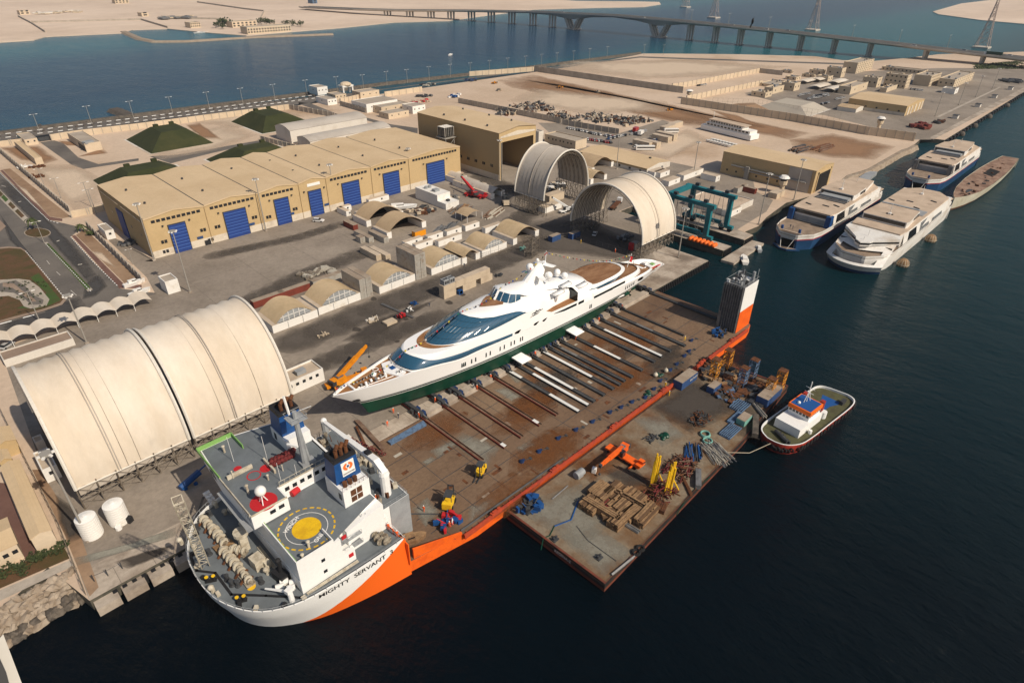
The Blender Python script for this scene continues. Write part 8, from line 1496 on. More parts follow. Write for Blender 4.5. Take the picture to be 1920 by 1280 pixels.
for i in range(7):
    x, y = lerp(kw7(420,905),kw7(745,1005),i/6); t = thing('orange_float','%s orange float from the land end of the narrow pier' % ORD[i],'float',(x,y,3),'orange floats lined up on the pier'); b = MB(); b.tube((x-1,y,4),(x+1,y,4),1,12); b.ball((x-1,y,4),1,12,6); b.ball((x+1,y,4),1,12,6); b.build('body','orange',t,True); MB().box(x-.7,x+.7,y-.5,y+.5,3,3.3).build('cradle','box_white',t)
b = MB(); b.prism([(249,117.2),(249.6,111.2),(281,112.6),(280.4,118.4)],-.3,1.1); one('pontoon', b, 'quay_concrete', 'pale floating pontoon between the piers and the ferries', 'pontoon')
def boat(name, label, x, y, z, rz, L, W, m, cab='box_white', H=1.4, grp=None, dark='window_dark'):
    t = thing(name, label, 'boat', (0,0,0), grp); b = MB(); S_ = [(-.5,.8),(-.2,1),(.2,.92),(.38,.6),(.5,.02)]
    b.loft([[(u*L,-v*W/2*.7,0),(u*L+(.04*L if u>.3 else 0),-v*W/2,H*(1+.25*max(0,u))),(u*L+(.04*L if u>.3 else 0),v*W/2,H*(1+.25*max(0,u))),(u*L,v*W/2*.7,0)] for u,v in S_],cap0=True); b.build('hull',m,t); MB().box(-.25*L,.12*L,-W*.3,W*.3,H*.9,H*1.75).build('cabin',cab,t); MB().box(-.1*L,.125*L,-W*.31,W*.31,H*1.3,H*1.6).build('window',dark,t)
    t.location = (x,y,z); t.rotation_euler = (0,0,rz); return t
boat('motorboat','white motorboat moored at the pontoon near end',*kw7(1170,1190,.3),-.2,.6,9,3.4,'box_white'); boat('motorboat','small grey motorboat at the pontoon beside blue ferry',*kw7(1370,1040,.3),-.2,.7,6,2.4,'ship_grey'); boat('launch','small launch crossing the open channel',*g(845,104,0),-.2,.6,14,4.5,'box_white')
boat('patrol_boat','grey patrol boat on stands in the yard by the white cabins',*kw6(240,590),4,-.55,17,4.4,'ship_white'); boat('dinghy','white boat on the kerb strip inside the gate wall',*k4(950,880),3,.1,8,2.4,'box_white'); boat('dinghy','white boat lying on the road behind the carports',*k4(988,945),3,.1,8,2.4,'box_white'); boat('work_boat','wooden work boat hanging at the ship corner by the orange bulwark',*kd(870,1170,4),4,-.35,7,2.6,'wood_beam','wood_beam')
for i in range(8): boat('skiff','%s pale skiff from the left beside the old white ship' % ORD[i],*lerp(k3(165,800),k3(285,830),i/7),3.2,2.2,9,2.2,'box_white',grp='skiffs laid up by the old white ship')
x, y = g(1366,252); t = thing('laid_up_ship','old white three deck passenger ship standing on the sand','ship',(x,y,3)); a, c = g(1321,245), g(1415,268); A = math.atan2(c[1]-a[1],c[0]-a[0]); L = math.dist(a,c)
for nm,(u0,u1,w_,z0,zt),m in (('hull',(-.5,.5,5,3.6,7),'ship_white'),('lower_deck',(-.42,.46,4.4,7,9.4),'box_white'),('upper_deck',(-.36,.30,3.8,9.4,11.6),'box_white'),('roof',(-.38,.34,4.2,11.6,11.9),'ferry_roof')): b = MB(); b.ob((x+(u0+u1)/2*L*math.cos(A),y+(u0+u1)/2*L*math.sin(A),z0),(L*(u1-u0),w_*2,zt-z0),A); b.build(nm,m,t)
for zz,w_,u0,u1 in ((8.3,4.45,-.4,.44),(10.6,3.85,-.34,.28)):
    for k in range(12): u = (u0+(u1-u0)*(k+.5)/12)*L; b = MB(); b.ob((x+u*math.cos(A),y+u*math.sin(A),zz-.5),(L*(u1-u0)/18,w_*2+.1,1.1),A); b.build('window','window_dark',t)
MB().tube((x-L*.35*math.cos(A),y-L*.35*math.sin(A),11.9),(x-L*.35*math.cos(A),y-L*.35*math.sin(A),17),.15,5).build('mast','white_paint',t)
# lamp masts
def mast(label, bx, by, tx, ty, grp='tall lighting masts', r=.28, head=True, name='lamp_mast'):
    x, y = g(bx,by); h = min(32,max(8,hg(bx,by,tx,ty))); t = thing(name,label,'lamp post',(x,y,3),grp); MB().tube((x,y,3),(x,y,3+h),r,7,0,r*.6).build('pole','lamp_metal',t)
    if head:
        MB().cyl((x,y),3+h-.4,3+h+.1,1.1,n=10).build('head_ring','lamp_metal',t)
        for k in range(6): a = k*PI/3; MB().ob((x+1.3*math.cos(a),y+1.3*math.sin(a),3+h-.5),(.6,.5,.4),a).build('floodlight','box_white',t)
    MB().ob((x,y,3),(1.2,1.2,.4)).build('footing','quay_concrete',t)
for q,l_ in (((167,1012,83,850),'lamp mast by the two white tanks'),((357,548,326,432),'lamp mast standing right of the white gate hut'),((163,643,127,553),'lamp mast behind the largest shelter'),((289,488,260,381),'lamp mast at the warehouse left corner'),((499,433,482,335),'lamp mast left of the third blue door'),((630,393,620,308),'lamp mast between the fourth and fifth blue doors'),((770,343,765,278),'lamp mast left of the last blue door'),((937,339,936.5,262),'lamp mast at the hangar front corner'),((1156,317,1160,252),'lamp mast before the low tan workshop'),((1300,329,1309,266),'lamp mast left of the tan ferry-side warehouse'),((1271.7,483,1286,390),'lamp mast on the quay corner by the floats'),((1422,421,1442,325),'lamp mast on the pier behind the boat lift'),((1488,375,1504.6,298.6),'lamp mast close to the blue ferry'),((1753,218,1767,173),'lamp mast nearest on the far quay'),((1797,197,1810,155),'second lamp mast along the far quay'),((1829,182,1840,142),'third lamp mast along the far quay'),((1860,167,1869,128),'fourth lamp mast along the far quay')): mast(l_,*q)
b0 = None
def slamp(x, y, label, grp, h=11, z=3.0):
    global b0
    if b0 is None:
        t = thing('street_lamp',label,'street lamp',(0,0,0),grp); MB().tube((0,0,0),(0,0,11),.2,5,0,.12).build('pole','lamp_metal',t); b = MB(); b.tube((-1.6,0,11),(1.6,0,11),.1,4); b.build('arm','lamp_metal',t); [MB().ob((u,0,10.9),(1,.35,.2)).build('lamp_head','box_white',t) for u in (-1.7,1.7)]; b0 = t; t.location = (x,y,z); t.scale = (h/11,)*3; return
    dup(b0,(x,y,z),0,label,grp,h/11)
SLP = [(75,249),(172,232),(251,222),(324,213),(393,203),(456,195),(516,187),(576,178),(633,171),(682,167),(726,160),(764,156),(805,150),(845,145),(882,142),(918,137),(952,132),(985,128),(1015,124),(1044,121),(1075,117),(1105,112),(1138,108),(1207,104),(1243,104)]
for i,(px,py) in enumerate(SLP): slamp(*g(px,py),'street lamp on the channel road, %s from the left' % od(i),'street lamps along the channel road',13)
for i,(px,py) in enumerate(((1392,48),(1450,54),(1510,61),(1577,67),(1647,74),(1723,82),(1805,90))): y = g(px,py,12)[1]; slamp(BX(y),y,'street lamp on the bridge, %s from the left' % ORD[i],'street lamps on the bridge',17,zb_(y))
for i,(px,py,h) in enumerate(((85,353,11),(115,372,11),(172,388,13),(181,402,13),(250,496,7),(83,455,10),(75,603,12),(650,185,9))): slamp(*g(px,py),'thin lamp post on the left avenue and sand yard, %s from the top' % ORD[i],'thin lamp posts near the avenue',h)
# carports
P = [kw3(*q) for q in ((-90,705),(160,640),(410,575),(640,500),(865,430),(1080,370),(1285,310),(1480,250),(1675,190))]; t = thing('carport','row of fabric carports with scalloped front along the yard road','carport',P[4]+(3,))
for a, c in zip(P, P[1:]):
    b = MB(); b.loft([[(a[0]+(c[0]-a[0])*u/8,a[1]+(c[1]-a[1])*u/8+d,5.6+k+1.3*math.sin(PI*u/8)) for u in range(9)] for d,k in ((-.4,0),(7,.5))],closed=False); b.f=[f[::-1] for f in b.f]; b.build('canopy','fabric',t,True)
    for d in (0,6.5): MB().tube((a[0],a[1]+d,3),(a[0],a[1]+d,5.7),.12,5).build('post','box_white',t)
# tanks, drums by the shelter
for i,(a,c) in enumerate(((525,500),(672,425))):
    x, y = kl(a,c); y += 2.2; t = thing('water_tank','%s ribbed white water tank at foot of the largest shelter' % ('left' if i==0 else 'right'),'water tank',(x,y,3),'ribbed white water tanks'); b = MB(); b.cyl((x,y),3,8.6,2.15,n=22); b.build('body','box_white',t,'auto'); b = MB(); [b.ring((x,y,3.5+k*.65),2.13,.07,22,4) for k in range(8)]; b.build('rib','box_white',t); b = MB(); b.cyl((x,y),8.6,9.0,2.1,.5,18); b.cyl((x,y),9.0,9.25,.45,n=10); b.build('lid','white_paint',t)
b = MB(); x, y = kl(650,440); b.cyl((x,y),3,3.9,.7,n=10); one('white_drum', b, 'white_paint', 'small white drum in front of the two tanks', 'drum'); b = MB(); x, y = kl(712,400); b.ob((x,y,3),(1.2,1,1.5),.5); one('black_case', b, 'black', 'black case beside the right white tank', 'case')
b = MB(); x, y = kl(1040,200); b.tube((x-2.5,y-.6,4),(x+3,y+1.2,4.6),.9,8); b.tube((x+1,y,5.2),(x+9,y+2.6,6.2),.2,5); [b.tube((x+u,y-1.2,3.5),(x+u,y-.8,3.5),.5,8) for u in (-1.5,1)]; one('bowser_trailer', b, 'blue_paint', 'blue tank trailer with long boom on the quay by the ship bow', 'trailer')
b = MB()
[b.tube(kl(a,c)+(3,),kl(a,c)+(5,),.12,5) for a,c in ((515,725),(590,695),(668,655))]; b.path([kl(515,725)+(4.6,),kl(590,695)+(4.6,),kl(668,655)+(4.6,)],.05,4); one('quay_railing', b, 'steel_dark', 'three thin posts with chain on the near quay edge', 'railing')
# gangway beams between quay and ship
for q,l_,m in (([kd(385,130,3.6),kd(430,130,3.6),kd(655,372,3.6),kd(612,380,3.6)],'wide rusty ramp plate from quay to ship deck','rail_rust'),([kd(395,185,3.5),kd(412,180,3.5),kd(495,350,3.5),kd(470,350,3.5)],'narrow rusty beam left of the ramp plate','rust'),([kd(672,318,3.3),kd(700,340,3.3),kd(1005,172,3.3),kd(978,142,3.3)],'blue edged steel channel lying on the ship deck','tower_blue')): one('ramp_beam', MB().prism(q,3.2,3.9), m, l_, 'ramp')
b = MB(); x, y = (58,124.5); b.box(x,x+2,y,y+1.6,3,5.2,0); b.box(x+2.2,x+4,y-.5,y+1,3,4.4,1); one('control_cabinet', b, ['cont_blue','box_white'], 'blue and white control cabinets under the yacht bow', 'cabinet')
x, y = g(560,735); r = (x-4,x+9,y,y+7); t = bld('white_office','white two level site office by the orange crane','office',r,7.6,'box_white','box_roof'); wins(t,r,[(x-2+i*2.2,6) for i in range(5)],'-y',(1,1)); MB().ob((x+3,y+3,7.2),(3,2,1.2)).build('roof_unit','ship_grey',t)
# people
mat('cover_orange', (.78,.13,.03), .8, fine=0); mat('cover_dark', (.05,.06,.09), .8, fine=0); mat('skin', (.30,.17,.10), .6, fine=0)
def bodymesh(step, arm):
    V = [(0,0,.95),(0,0,1.2),(0,0,1.42),(0,0,1.52),(0,.02,1.68),(-.1,0,.9),(-.12,step,.5),(-.12,step*.8-.02,.06),(-.12,step*.8+.14,.03),(.1,0,.9),(.12,-step,.5),(.12,-step*1.2,.06),(.12,-step*1.2+.14,.03),(-.2,0,1.4),(-.27,arm*.3,1.12),(-.25,arm+.05,.9),(.2,0,1.4),(.27,-arm*.2,1.12),(.27,.05,.88)]
    E_ = [(0,1),(1,2),(2,3),(3,4),(0,5),(5,6),(6,7),(7,8),(0,9),(9,10),(10,11),(11,12),(2,13),(13,14),(14,15),(2,16),(16,17),(17,18)]
    R_ = [.15,.15,.16,.06,.11,.1,.075,.05,.04,.1,.075,.05,.04,.075,.055,.04,.075,.055,.04]
    me = bpy.data.meshes.new('p'); me.from_pydata(V,E_,[]); o = bpy.data.objects.new('p',me); COL.objects.link(o); o.modifiers.new('s','SKIN'); s2 = o.modifiers.new('u','SUBSURF'); s2.levels = 1
    for i, sv in enumerate(me.skin_vertices[0].data): sv.radius = (R_[i],R_[i]*.85)
    me.skin_vertices[0].data[0].use_root = True; dg = bpy.context.evaluated_depsgraph_get(); dg.update(); m2 = bpy.data.meshes.new_from_object(o.evaluated_get(dg)); bpy.data.objects.remove(o)
    m2.materials.clear(); return m2
PM = [bodymesh(.02,.05), bodymesh(.16,.2), bodymesh(.06,.34)]; PB = {}
def person(x, y, z, rz, col, label, k=0, helmet=True):
    if (k,col) not in PB: m = PM[k].copy(); m.materials.append(M(col)); m.materials.append(M('skin')); [setattr(p,'material_index',1) for p in m.polygons if p.center.z > 1.55]; [setattr(p,'use_smooth',True) for p in m.polygons]; PB[(k,col)] = m
    o = bpy.data.objects.new('person', PB[(k,col)]); COL.objects.link(o); o.location = (x,y,z); o.rotation_euler = (0,0,rz); o.scale = (1.12,)*3; ORG[o.name] = Vector((x,y,z)); tag(o,label,'person','workers on the ship and quay')
    if helmet:
        key = 'hm'
        if key not in PB: b = MB(); b.ball((0,.02,1.72),.14,8,4,0,.8); me = bpy.data.meshes.new('helmet'); me.from_pydata(b.v,[],b.f); me.materials.append(M('white_paint')); PB[key] = me
        h = bpy.data.objects.new('helmet', PB[key]); COL.objects.link(h); h.parent = o
OC, DC = 'cover_orange', 'cover_dark'
for i,(f,a,c,z,col,l_) in enumerate(((kp,128,520,3,OC,'worker in orange coveralls under the yacht bow'),(kp,160,552,3,DC,'worker in dark clothes beside the one under the bow'),(kp,90,600,3,OC,'worker in orange crouched near red stands on the quay'),(kp,288,548,3.3,OC,'worker in orange at quay end of the first rail'),(kp,392,452,3.3,OC,'worker in orange at quay end of the second rail'),(kp,655,372,3.3,OC,'worker in orange at the fourth rail, right of a pair'),(kp,632,372,3.3,DC,'worker in dark clothes at the fourth rail'),(kp,742,306,3.3,OC,'worker in orange at the fifth rail'),(kp,685,282,3,OC,'worker in orange on the quay above the fifth rail'),(kp,1022,158,3.3,OC,'worker in orange beside the near stabiliser fin'),(kq,62,438,3.3,OC,'worker in orange by the far stabiliser fin'),(kq,200,330,3.3,OC,'worker in orange at a far rail under the hull'),(kq,338,250,3.3,OC,'worker in orange near the propeller shaft'),(kq,715,445,3.2,'yellow','worker in yellow beside a far rail end'),(kq,598,722,3.2,'yellow','worker in yellow by the ship gunwale'),(kq,622,775,BZ,'yellow','worker in yellow on the grimy barge deck'),(kp,320,1140,3.2,OC,'worker in orange walking alone on the ship deck'),(kp,500,1222,3.2,'white_paint','worker in white beside the blue power pack'),(kp,482,1240,3.2,OC,'worker in orange beside the blue power pack'),(kd,645,1025,9.7,OC,'crewman in orange, first in line at the side deck'),(kd,680,1060,9.7,OC,'crewman in orange, second in line at the side deck'),(kd,720,1100,9.7,OC,'crewman in orange, third in line at the side deck'),(kd,755,1125,9.7,OC,'crewman in orange, last in line at the ship side'),(kd,572,815,14.6,OC,'crewman in orange beside the white funnel house'),(k5,1225,1035,3,DC,'man in dark clothes on the yard by the blue generator'),(kw6,1048,340,3,DC,'man in dark clothes left of the red crane'),(k6,1105,1105,3,OC,'man in red orange by the mesh fence'),(k6,862,1040,3,'yellow','man in yellow by the blue container'),(fa,215,800,7,DC,'dark clothed man at left on the blue ferry foredeck'),(fa,365,835,7,DC,'dark clothed man at middle of blue ferry foredeck'),(fa,398,850,7,DC,'dark clothed man at right on blue ferry foredeck'),(k5,1470,755,3,DC,'man in dark clothes walking by the barrel sheds'))): person(*f(a,c,z),z,i*1.7,col,l_,i%3,i not in (24,25,28,29,30,31))
# plants
mat('leaf', (.045,.065,.018), .8, (.075,.085,.03), 1.2, fine=.3); mat('leaf_dark', (.028,.04,.014), .85, (.05,.06,.02), 1, fine=.3); mat('bark', (.13,.09,.06), .9)
def leaves(b, c, rx, rz_, n_, s_, rd):
    for i in range(n_):
        v = Vector((rd.gauss(0,1),rd.gauss(0,1),rd.gauss(0,1))).normalized()*rd.uniform(.45,1); p = (c[0]+v.x*rx,c[1]+v.y*rx,c[2]+v.z*rz_); u = Vector((rd.gauss(0,1),rd.gauss(0,1),rd.gauss(0,.6))).normalized()*s_*rd.uniform(.6,1.2); w_ = u.orthogonal().normalized()*s_*rd.uniform(.3,.7); p = Vector(p); b.add([p-u,p-w_,p+u,p+w_],[(0,1,2,3)])
def tree(name, label, x, y, h, r, z=3.0, palm=False, m='leaf', grp=None, seed=1, n_=150):
    rd = random.Random(seed); t = thing(name,label,'palm' if palm else 'tree' if h > 3.5 else 'shrub',(x,y,z),grp); b = MB(); b.tube((x,y,z),(x+.2,y,z+h*(.85 if palm else .5)),.22 if palm else h*.04,6,0,h*.02); b.build('trunk','bark',t); b = MB()
    if palm:
        for k in range(16):
            a = k*PI/8+rd.random()*.3; e = rd.uniform(.1,.9); P_ = [Vector((x+.2+math.cos(a)*r*q,y+math.sin(a)*r*q,z+h*.85+r*(e*q-1.1*q*q))) for q in (0,.35,.7,1)]; s_ = Vector((-math.sin(a),math.cos(a),0))*.4
            for p, q in zip(P_,P_[1:]): b.add([p-s_,q-s_*.7,q+s_*.7,p+s_],[(0,1,2,3)])
    else:
        for k in range(4): leaves(b,(x+rd.uniform(-.5,.5)*r,y+rd.uniform(-.5,.5)*r,z+h*rd.uniform(.45,.75)),r*.7,h*.32,n_//4,r*.2,rd)
    b.build('crown',m,t)
tree('palm_tree','small palm tree at the edge of the traffic island',*kw2(410,575),6,3,palm=True); tree('palm_tree','small palm by the wall corner near the junction',*kw2(985,605),4,2.6,palm=True,seed=4); tree('shrub','green shrub below the junction wall',*kw2(1080,650),2.6,2.2,seed=5)
for i,(a,c,r) in enumerate(((335,565,2.2),(212,610,2),(92,672,2),(148,690,1.4),(252,598,1.5),(10,710,2),(180,625,1.4))): tree('bush','%s bush in the planted strip above the rock slope, by the tan houses' % ['tallest right hand','middle','left hand','small','thin','leftmost','smallest middle'][i],*kl(a,c),2.4,r,grp='bushes above the rock slope',seed=20+i,m='leaf_dark',n_=110)
for i,(a,c,h) in enumerate(((1470,140,9),(1500,140,9),(1530,142,8),(1620,145,8),(1650,147,7),(1690,150,7),(1240,150,10),(1265,152,11),(1215,160,7),(1255,165,6))): tree('far_tree','dark tree on the far shore, %s in the row by the arcade building' % ORD[i],*k1(a,c,1),h*1.5,h*1.3,1,m='leaf_dark',grp='trees on the far shore',seed=40+i,n_=80)
rd = random.Random(3); b = MB()
for i in range(420): x, y = lerp(lerp(k3(1620,368),k3(1930,345),rd.random()),lerp(k3(1640,390),k3(1930,388),rd.random()),rd.random()); leaves(b,(x,y,3.6),2.2,.9,7,1.1,rd)
o = b.build('scrub','leaf',kind='stuff'); tag(o,'green scrub covering sand beneath the bridge end','scrub')
b = MB()
for i in range(46): x, y = k4(rd.uniform(10,330),rd.uniform(860,1040)); leaves(b,(x,y,3.5),.5,.4,8,.3,rd)
o = b.build('garden_plants','leaf_dark',kind='stuff'); tag(o,'small dark plants dotting the gravel garden','plants')
# boulders of the shore slope
bm_ = []
for k in range(5):
    b = MB(); b.ball((0,0,0),1,7,5); rr = [rd.uniform(.72,1.15) for _ in b.v]; me = bpy.data.meshes.new('boulder'); me.from_pydata([(p[0]*q*1.15,p[1]*q,p[2]*q*.75) for p,q in zip(b.v,rr)],[],b.f); me.materials.append(M('rock' if k < 4 else 'rock_dark')); bm_.append(me)
T0, T1, B0, B1 = kl(-160,960), kl(405,655), kl(-60,1150,0), kl(455,835,0)
MB().add([T0+(3.0,),T1+(3.0,),B1+(-1.0,),B0+(-1.0,)],[(0,1,2,3),(3,2,1,0)]).build('rock_slope_bed','rock_dark',kind='structure')
for i in range(15):
    for j in range(6):
        u, v = (i+rd.uniform(.25,.75))/15, (j+rd.uniform(.25,.75))/6; p = lerp(lerp(T0,T1,u),lerp(B0,B1,u),v); o = bpy.data.objects.new('boulder',bm_[4] if v > .72 and rd.random() < .7 else bm_[rd.randrange(4)]); COL.objects.link(o); o.location = (p[0],p[1],3.0-v*3.5+.25); o.rotation_euler = (rd.random(),rd.random(),rd.random()*6); s_ = rd.uniform(.95,1.55); o.scale = (s_,)*3; tag(o,'angular boulder in the rock slope below the seaside path','boulder','boulders of the rock slope')
# scrap yard, logs, earth movers
for i,(pts,n_,l_) in enumerate((([(60,115),(420,70),(600,150),(300,180)],200,'dense grey scrap heap at left of the scrap yard'),([(480,200),(700,180),(880,300),(560,220)],110,'rusty scrap with orange sheets in the scrap yard'),([(740,230),(1000,180),(1350,240),(1000,290)],200,'mixed scrap rows in the middle of the scrap yard'),([(1000,270),(1500,220),(1600,270),(1300,330)],170,'pale scrap scattered at right of the scrap yard'),([(-60,150),(170,190),(120,215),(-60,200)],80,'scrap lying behind the hangar roof'))):
    b = MB(); q = [kn(*p) for p in pts]
    for k in range(n_): x, y = lerp(lerp(q[0],q[1],rd.random()),lerp(q[3],q[2],rd.random()),rd.random()); s_ = rd.uniform(.8,3.4); b.ob((x,y,3),(s_,s_*rd.uniform(.3,.8),rd.uniform(.4,2.4)),rd.random()*3,rd.choice((0,0,1,2,3,4))); 
    for k in range(n_//3): x, y = lerp(lerp(q[0],q[1],rd.random()),lerp(q[3],q[2],rd.random()),rd.random()); b.tube((x,y,3.3),(x+rd.uniform(-4,4),y+rd.uniform(-4,4),3+rd.uniform(.5,4)),.25,4,rd.randrange(4))
    o = b.build('scrap',['steel_dark','rust','cont_tan','steel','flat_roof'],kind='stuff'); tag(o,l_,'scrap')
pile('dark pipe ends and logs stacked on the rough ground', k3(670,842), 46, 6, 16, ['steel_dark','rail_rust'], 2.4, -.1, .1, .55, 'pipe_stack', 'pipes', 3); pile('rusty pipes laid side by side right of the dark stack', k3(790,832), 30, 6, 20, ['rail_rust','rust'], .8, -.1, .05, .45, 'pipe_stack', 'pipes', 3); pile('timber and pipe lengths under the tan canopy in the yard', kw6(1150,590), 40, 5, 9, ['wood_beam','rail_rust','steel'], 1.6, .5, .15, .25, 'pipe_stack', 'pipes', 3); pile('long pipes stored right of the tan canopy', kw6(1640,650), 34, 4, 13, ['rail_rust','pale_plate'], 1.4, .35, .08, .3, 'pipe_stack', 'pipes', 3); pile('dark beams behind the cabin row, left pair', kw6(830,890), 14, 2.5, 9, ['steel_dark','steel'], .6, .5, .02, .3, 'beam_stack', 'beams', 3); pile('dark beams behind the cabin row, right pair', kw6(1020,830), 14, 2.5, 9, ['steel_dark','steel'], .6, .5, .02, .3, 'beam_stack', 'beams', 3)
gear('red drums and gear beside the patrol boat', *kw6(560,620), 3, ['steel_dark','rust','cont_tan'], 40, 6, 2, 'yard_clutter', 'clutter', 31); gear('clutter along the wall of the stepped building', *kw6(980,430), 3, ['steel','cont_tan'], 24, 5, 1.6, 'yard_clutter', 'clutter', 32); gear('equipment stored between the arch shelters', *k6(700,650), 3, ['box_white','steel_dark','cont_tan'], 30, 7, 2.6, 'yard_clutter', 'clutter', 33); gear('machinery in the shade of the cream arch shelter', *k6(1190,1010), 3, ['steel_dark','ship_grey'], 26, 4, 2, 'yard_clutter', 'clutter', 34); gear('dark wreckage beside the warehouse left wall', *k4(930,590), 3, ['steel_dark','steel'], 26, 5, 1.6, 'yard_clutter', 'clutter', 35); gear('brown racks by the sand compound left wall', *kw1(440,850), 3, 'rust', 16, 4, 1.6, 'rack', 'rack', 36); gear('second brown rack above it by the left wall', *kw1(440,725), 3, 'rust', 14, 4, 1.4, 'rack', 'rack', 37); gear('white sacks by the sand compound left wall', *kw1(290,735), 3, 'box_white', 14, 4, 2, 'sacks', 'sacks', 38)
for i,(a,c,l_) in enumerate(((860,472,'earth mover at left edge of the scraped field'),(890,512,'earth mover by the pipe heap on the sand'),(1228,497,'earth mover in the middle of the scraped track'),(1442,523,'earth mover right of the middle of the track'),(1845,622,'earth mover at right end of the scraped track'),(470,545,'dark wrecks row inside the machine yard'),(450,575,'red dump trucks in the machine yard'),(640,545,'white tent and blue load in the machine yard'),(730,455,'dark trucks under the shore wall'),(490,480,'grey sheds load beside the shore wall'))): gear(l_, *k2(a,c), 3, [['cont_orange','steel_dark'],['cont_tan','steel_dark']][i%2] if i < 5 else [['steel_dark','steel'],['signal_red','cont_tan'],['box_white','blue_paint'],['steel_dark','cont_blue'],['steel_dark','pale_plate']][i-5], 16, 2.6 if i < 5 else 7, 2.4, 'earth_mover' if i < 5 else 'yard_clutter', 'earth mover' if i < 5 else 'clutter', 50+i)
# stores on the right side of the yard
for i,(f,a,c,col,dr,L,H,l_) in enumerate(((kn,1560,560,'tan','y',14,4,'tan store block nearest the white bus'),(kn,1640,560,'tan','y',14,4,'second tan store block from the white bus'),(kn,1760,500,'tan','y',14,4,'tan store block beside the dark topped one'),(kn,1820,480,'tan','y',16,4.4,'tan store block at right end of the stores'),(kn,1730,385,'tan','x',16,3.6,'long tan store under the old white ship'),(kn,1800,350,'tan','x',16,3.4,'tan store nearest the old white ship'),(kw7,310,70,'white','x',22,3.2,'long white store behind the boat lift, left'),(kw7,760,90,'white','y',10,3.4,'white store behind the boat lift, right'),(kw7,1070,250,'grey','x',12,3,'grey container below the red ended one by the guard tower'),(kw7,1310,260,'red','y',9,3,'red ended container by the white guard tower'),(kw7,960,590,'white','x',12,3.2,'white cabin with window at the pier landing'),(kw7,100,150,'white','x',12,3,'white store left of the boat lift top beam'),(kw7,1620,330,'tan','x',10,3,'ribbed pale store beside the tan warehouse'),(kn,1680,870,'white','x',10,3,'white cabin at the low workshop end wall'),(k6,640,760,'tan','x',12,4,'tan container between the arch shelters'),(k6,610,830,'white','x',13,3,'white container low in front of grey arch shelter'),(k6,1380,575,'white','x',12,3,'white cabin right of low tan workshop'))): cont(f,a,c,3,dr,col,l_,L,5 if col in ('tan','white') else 2.6,H)
bld('pier_building','wide low flat roofed building on the pier landing','building',(296,322,140,166),6.2,'pale_wall','ferry_roof')
gear('stacked rusty red steel bins on the far quay', *k3(1345,715), 3, ['cont_red','netting_red'], 30, 9, 3.4, 'steel_bins', 'bins', 71); gear('dark skips beside the rusty bins on the far quay', *k3(1440,690), 3, ['steel_dark','rust'], 20, 6, 2.6, 'skips', 'skips', 72); gear('dark trucks parked at far end of the far quay', *k3(1840,458), 3, 'steel_dark', 20, 14, 3, 'parked_trucks', 'trucks', 73)
for i,(a,c) in enumerate(((1230,705),(1455,590),(1620,500),(1780,418))): x, y = kw8(a,c); b = MB(); b.box(x-2.4,x+2.4,y-2,y+2,3,5.6,0); b.box(x-2.6,x+2.6,y-2.2,y+2.2,5.6,5.9,1); one('quay_kiosk', b, ['pale_wall','steel_dark'], 'small kiosk on the far quay edge, %s from its broken end' % ORD[i], 'kiosk', 'kiosks along the far quay')
# far shore buildings
for (a,c),(l,q),(e,k),h,l_,n_ in (((1395,195),(1290,180),(1605,172),11,'long white arcade building on the far marina quay',16),((1075,160),(1062,150),(1150,160),9,'low white building left of the marina palms',5),((1310,158),(1300,152),(1452,150),10,'white flat building behind the arcade',6),((650,22),(640,5),(732,20),16,'tan building alone on the far sand plain',4),((115,85),(105,70),(170,82),8,'tan hut in the far walled lot',2),((1760,22),(1755,10),(1775,20),12,'blue glass building at the far edge of sand',1),((800,95),(790,85),(848,95),7,'small tan shed on the far sand plain',1)):
    x0, y0 = k1(a,c,1); x1 = k1(e,k,1)[0]; r = (x0,max(x1,x0+14),y0,y0+26); t = bld('far_building',l_,'building',r,1+h,'cream_wall' if 'glass' not in l_ else 'tower_blue','flat_roof',z0=1.0); wins(t,r,[(r[0]+(r[1]-r[0])*(i+.5)/n_,z) for i in range(n_) for z in (4,8)],'-y',((r[1]-r[0])/n_*.5,2.4))
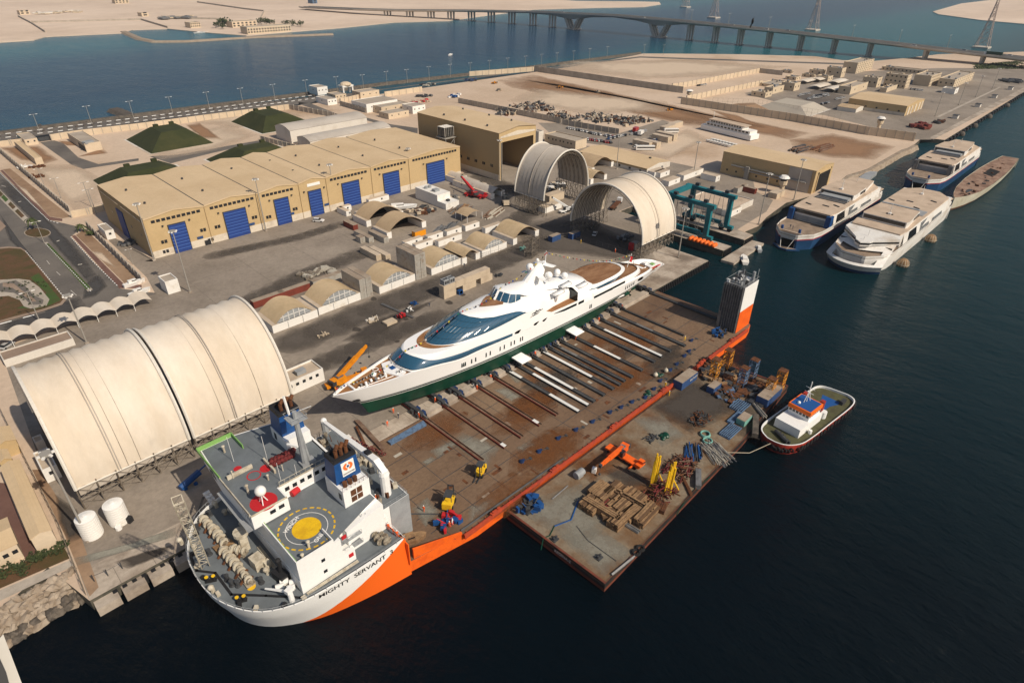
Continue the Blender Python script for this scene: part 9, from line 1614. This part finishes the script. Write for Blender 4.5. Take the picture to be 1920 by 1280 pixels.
for pts,l_ in (([(35,32),(60,45),(85,61)],'far low wall at left of the sand plain'),([(60,43),(265,38),(315,53)],'far low wall across the sand plain'),([(303,33),(360,36),(413,37)],'rubble wall of the far work site'),([(370,5),(460,18),(495,22),(490,34)],'grey pipeline bend on the far sand plain')): wall(l_, [g(a,c,1) for a,c in pts], 3, 1.2, 'concrete', 40, None, 1.0)
gear('building rubble inside the far work site', *k1(1000,105,1), 1, ['cont_tan','steel'], 40, 34, 5, 'rubble', 'rubble', 81); gear('rubble and sheds in the far walled lot', *k1(330,75,1), 1, ['cont_tan','pale_wall'], 30, 40, 4, 'rubble', 'rubble', 82); boat('yacht','white boats moored in the far marina basin',*k1(1130,187,0),0,.1,26,6,'box_white')
# the helicopter the picture was taken from: one white strut reaches into view
def nearp(px, py, d): v = FW*FPX+RT*(px-960)+UP*(640-py); v = v.normalized()*d; return (v.x, v.y, CAMZ+v.z)
def strut(name, label_, q, d, m, par=None):
    b = MB(); b.loft([[nearp(px,py,dd) for px,py in q] for dd in (d+.16,d)],cap0=True,cap1=True); return b.build(name, m, par)
o = strut('helicopter_strut', '', [(6,1188),(60,1330),(-60,1330),(-30,1230)], 3.2, 'bulwark'); tag(o,'pale helicopter strut with dark pane at the bottom left corner','helicopter strut'); strut('dark_pane','',[(-14,1205),(12,1262),(30,1330),(-70,1330),(-50,1220)],3.12,'black',o)
o = MB().ball((0,0,0),.04,8,6,0,2.2).add([(-.03,0,.02),(.03,0,.02),(.16,.04,.10),(.10,.02,.12)],[(0,1,2,3),(3,2,1,0)]).add([(-.03,0,-.02),(.03,0,-.02),(.05,.05,-.2),(-.06,.05,-.18)],[(0,1,2,3),(3,2,1,0)]).build('bird','black'); o.location = nearp(1410,53,24); tag(o,'small dark bird in flight before the bridge','bird')
# haze over the far shore
hm = bpy.data.materials.new('haze'); hm.use_nodes = True; n = hm.node_tree.nodes; n.clear(); pv = n.new('ShaderNodeVolumePrincipled'); pv.inputs['Color'].default_value = (.80,.86,.95,1); pv.inputs['Density'].default_value = .00006; pv.inputs['Anisotropy'].default_value = .2
mo = n.new('ShaderNodeOutputMaterial'); hm.node_tree.links.new(pv.outputs[0], mo.inputs['Volume']); MATS['haze'] = hm
MB().box(-9100,16100,-9100,16100,-7,125).build('haze','haze',kind='stuff')
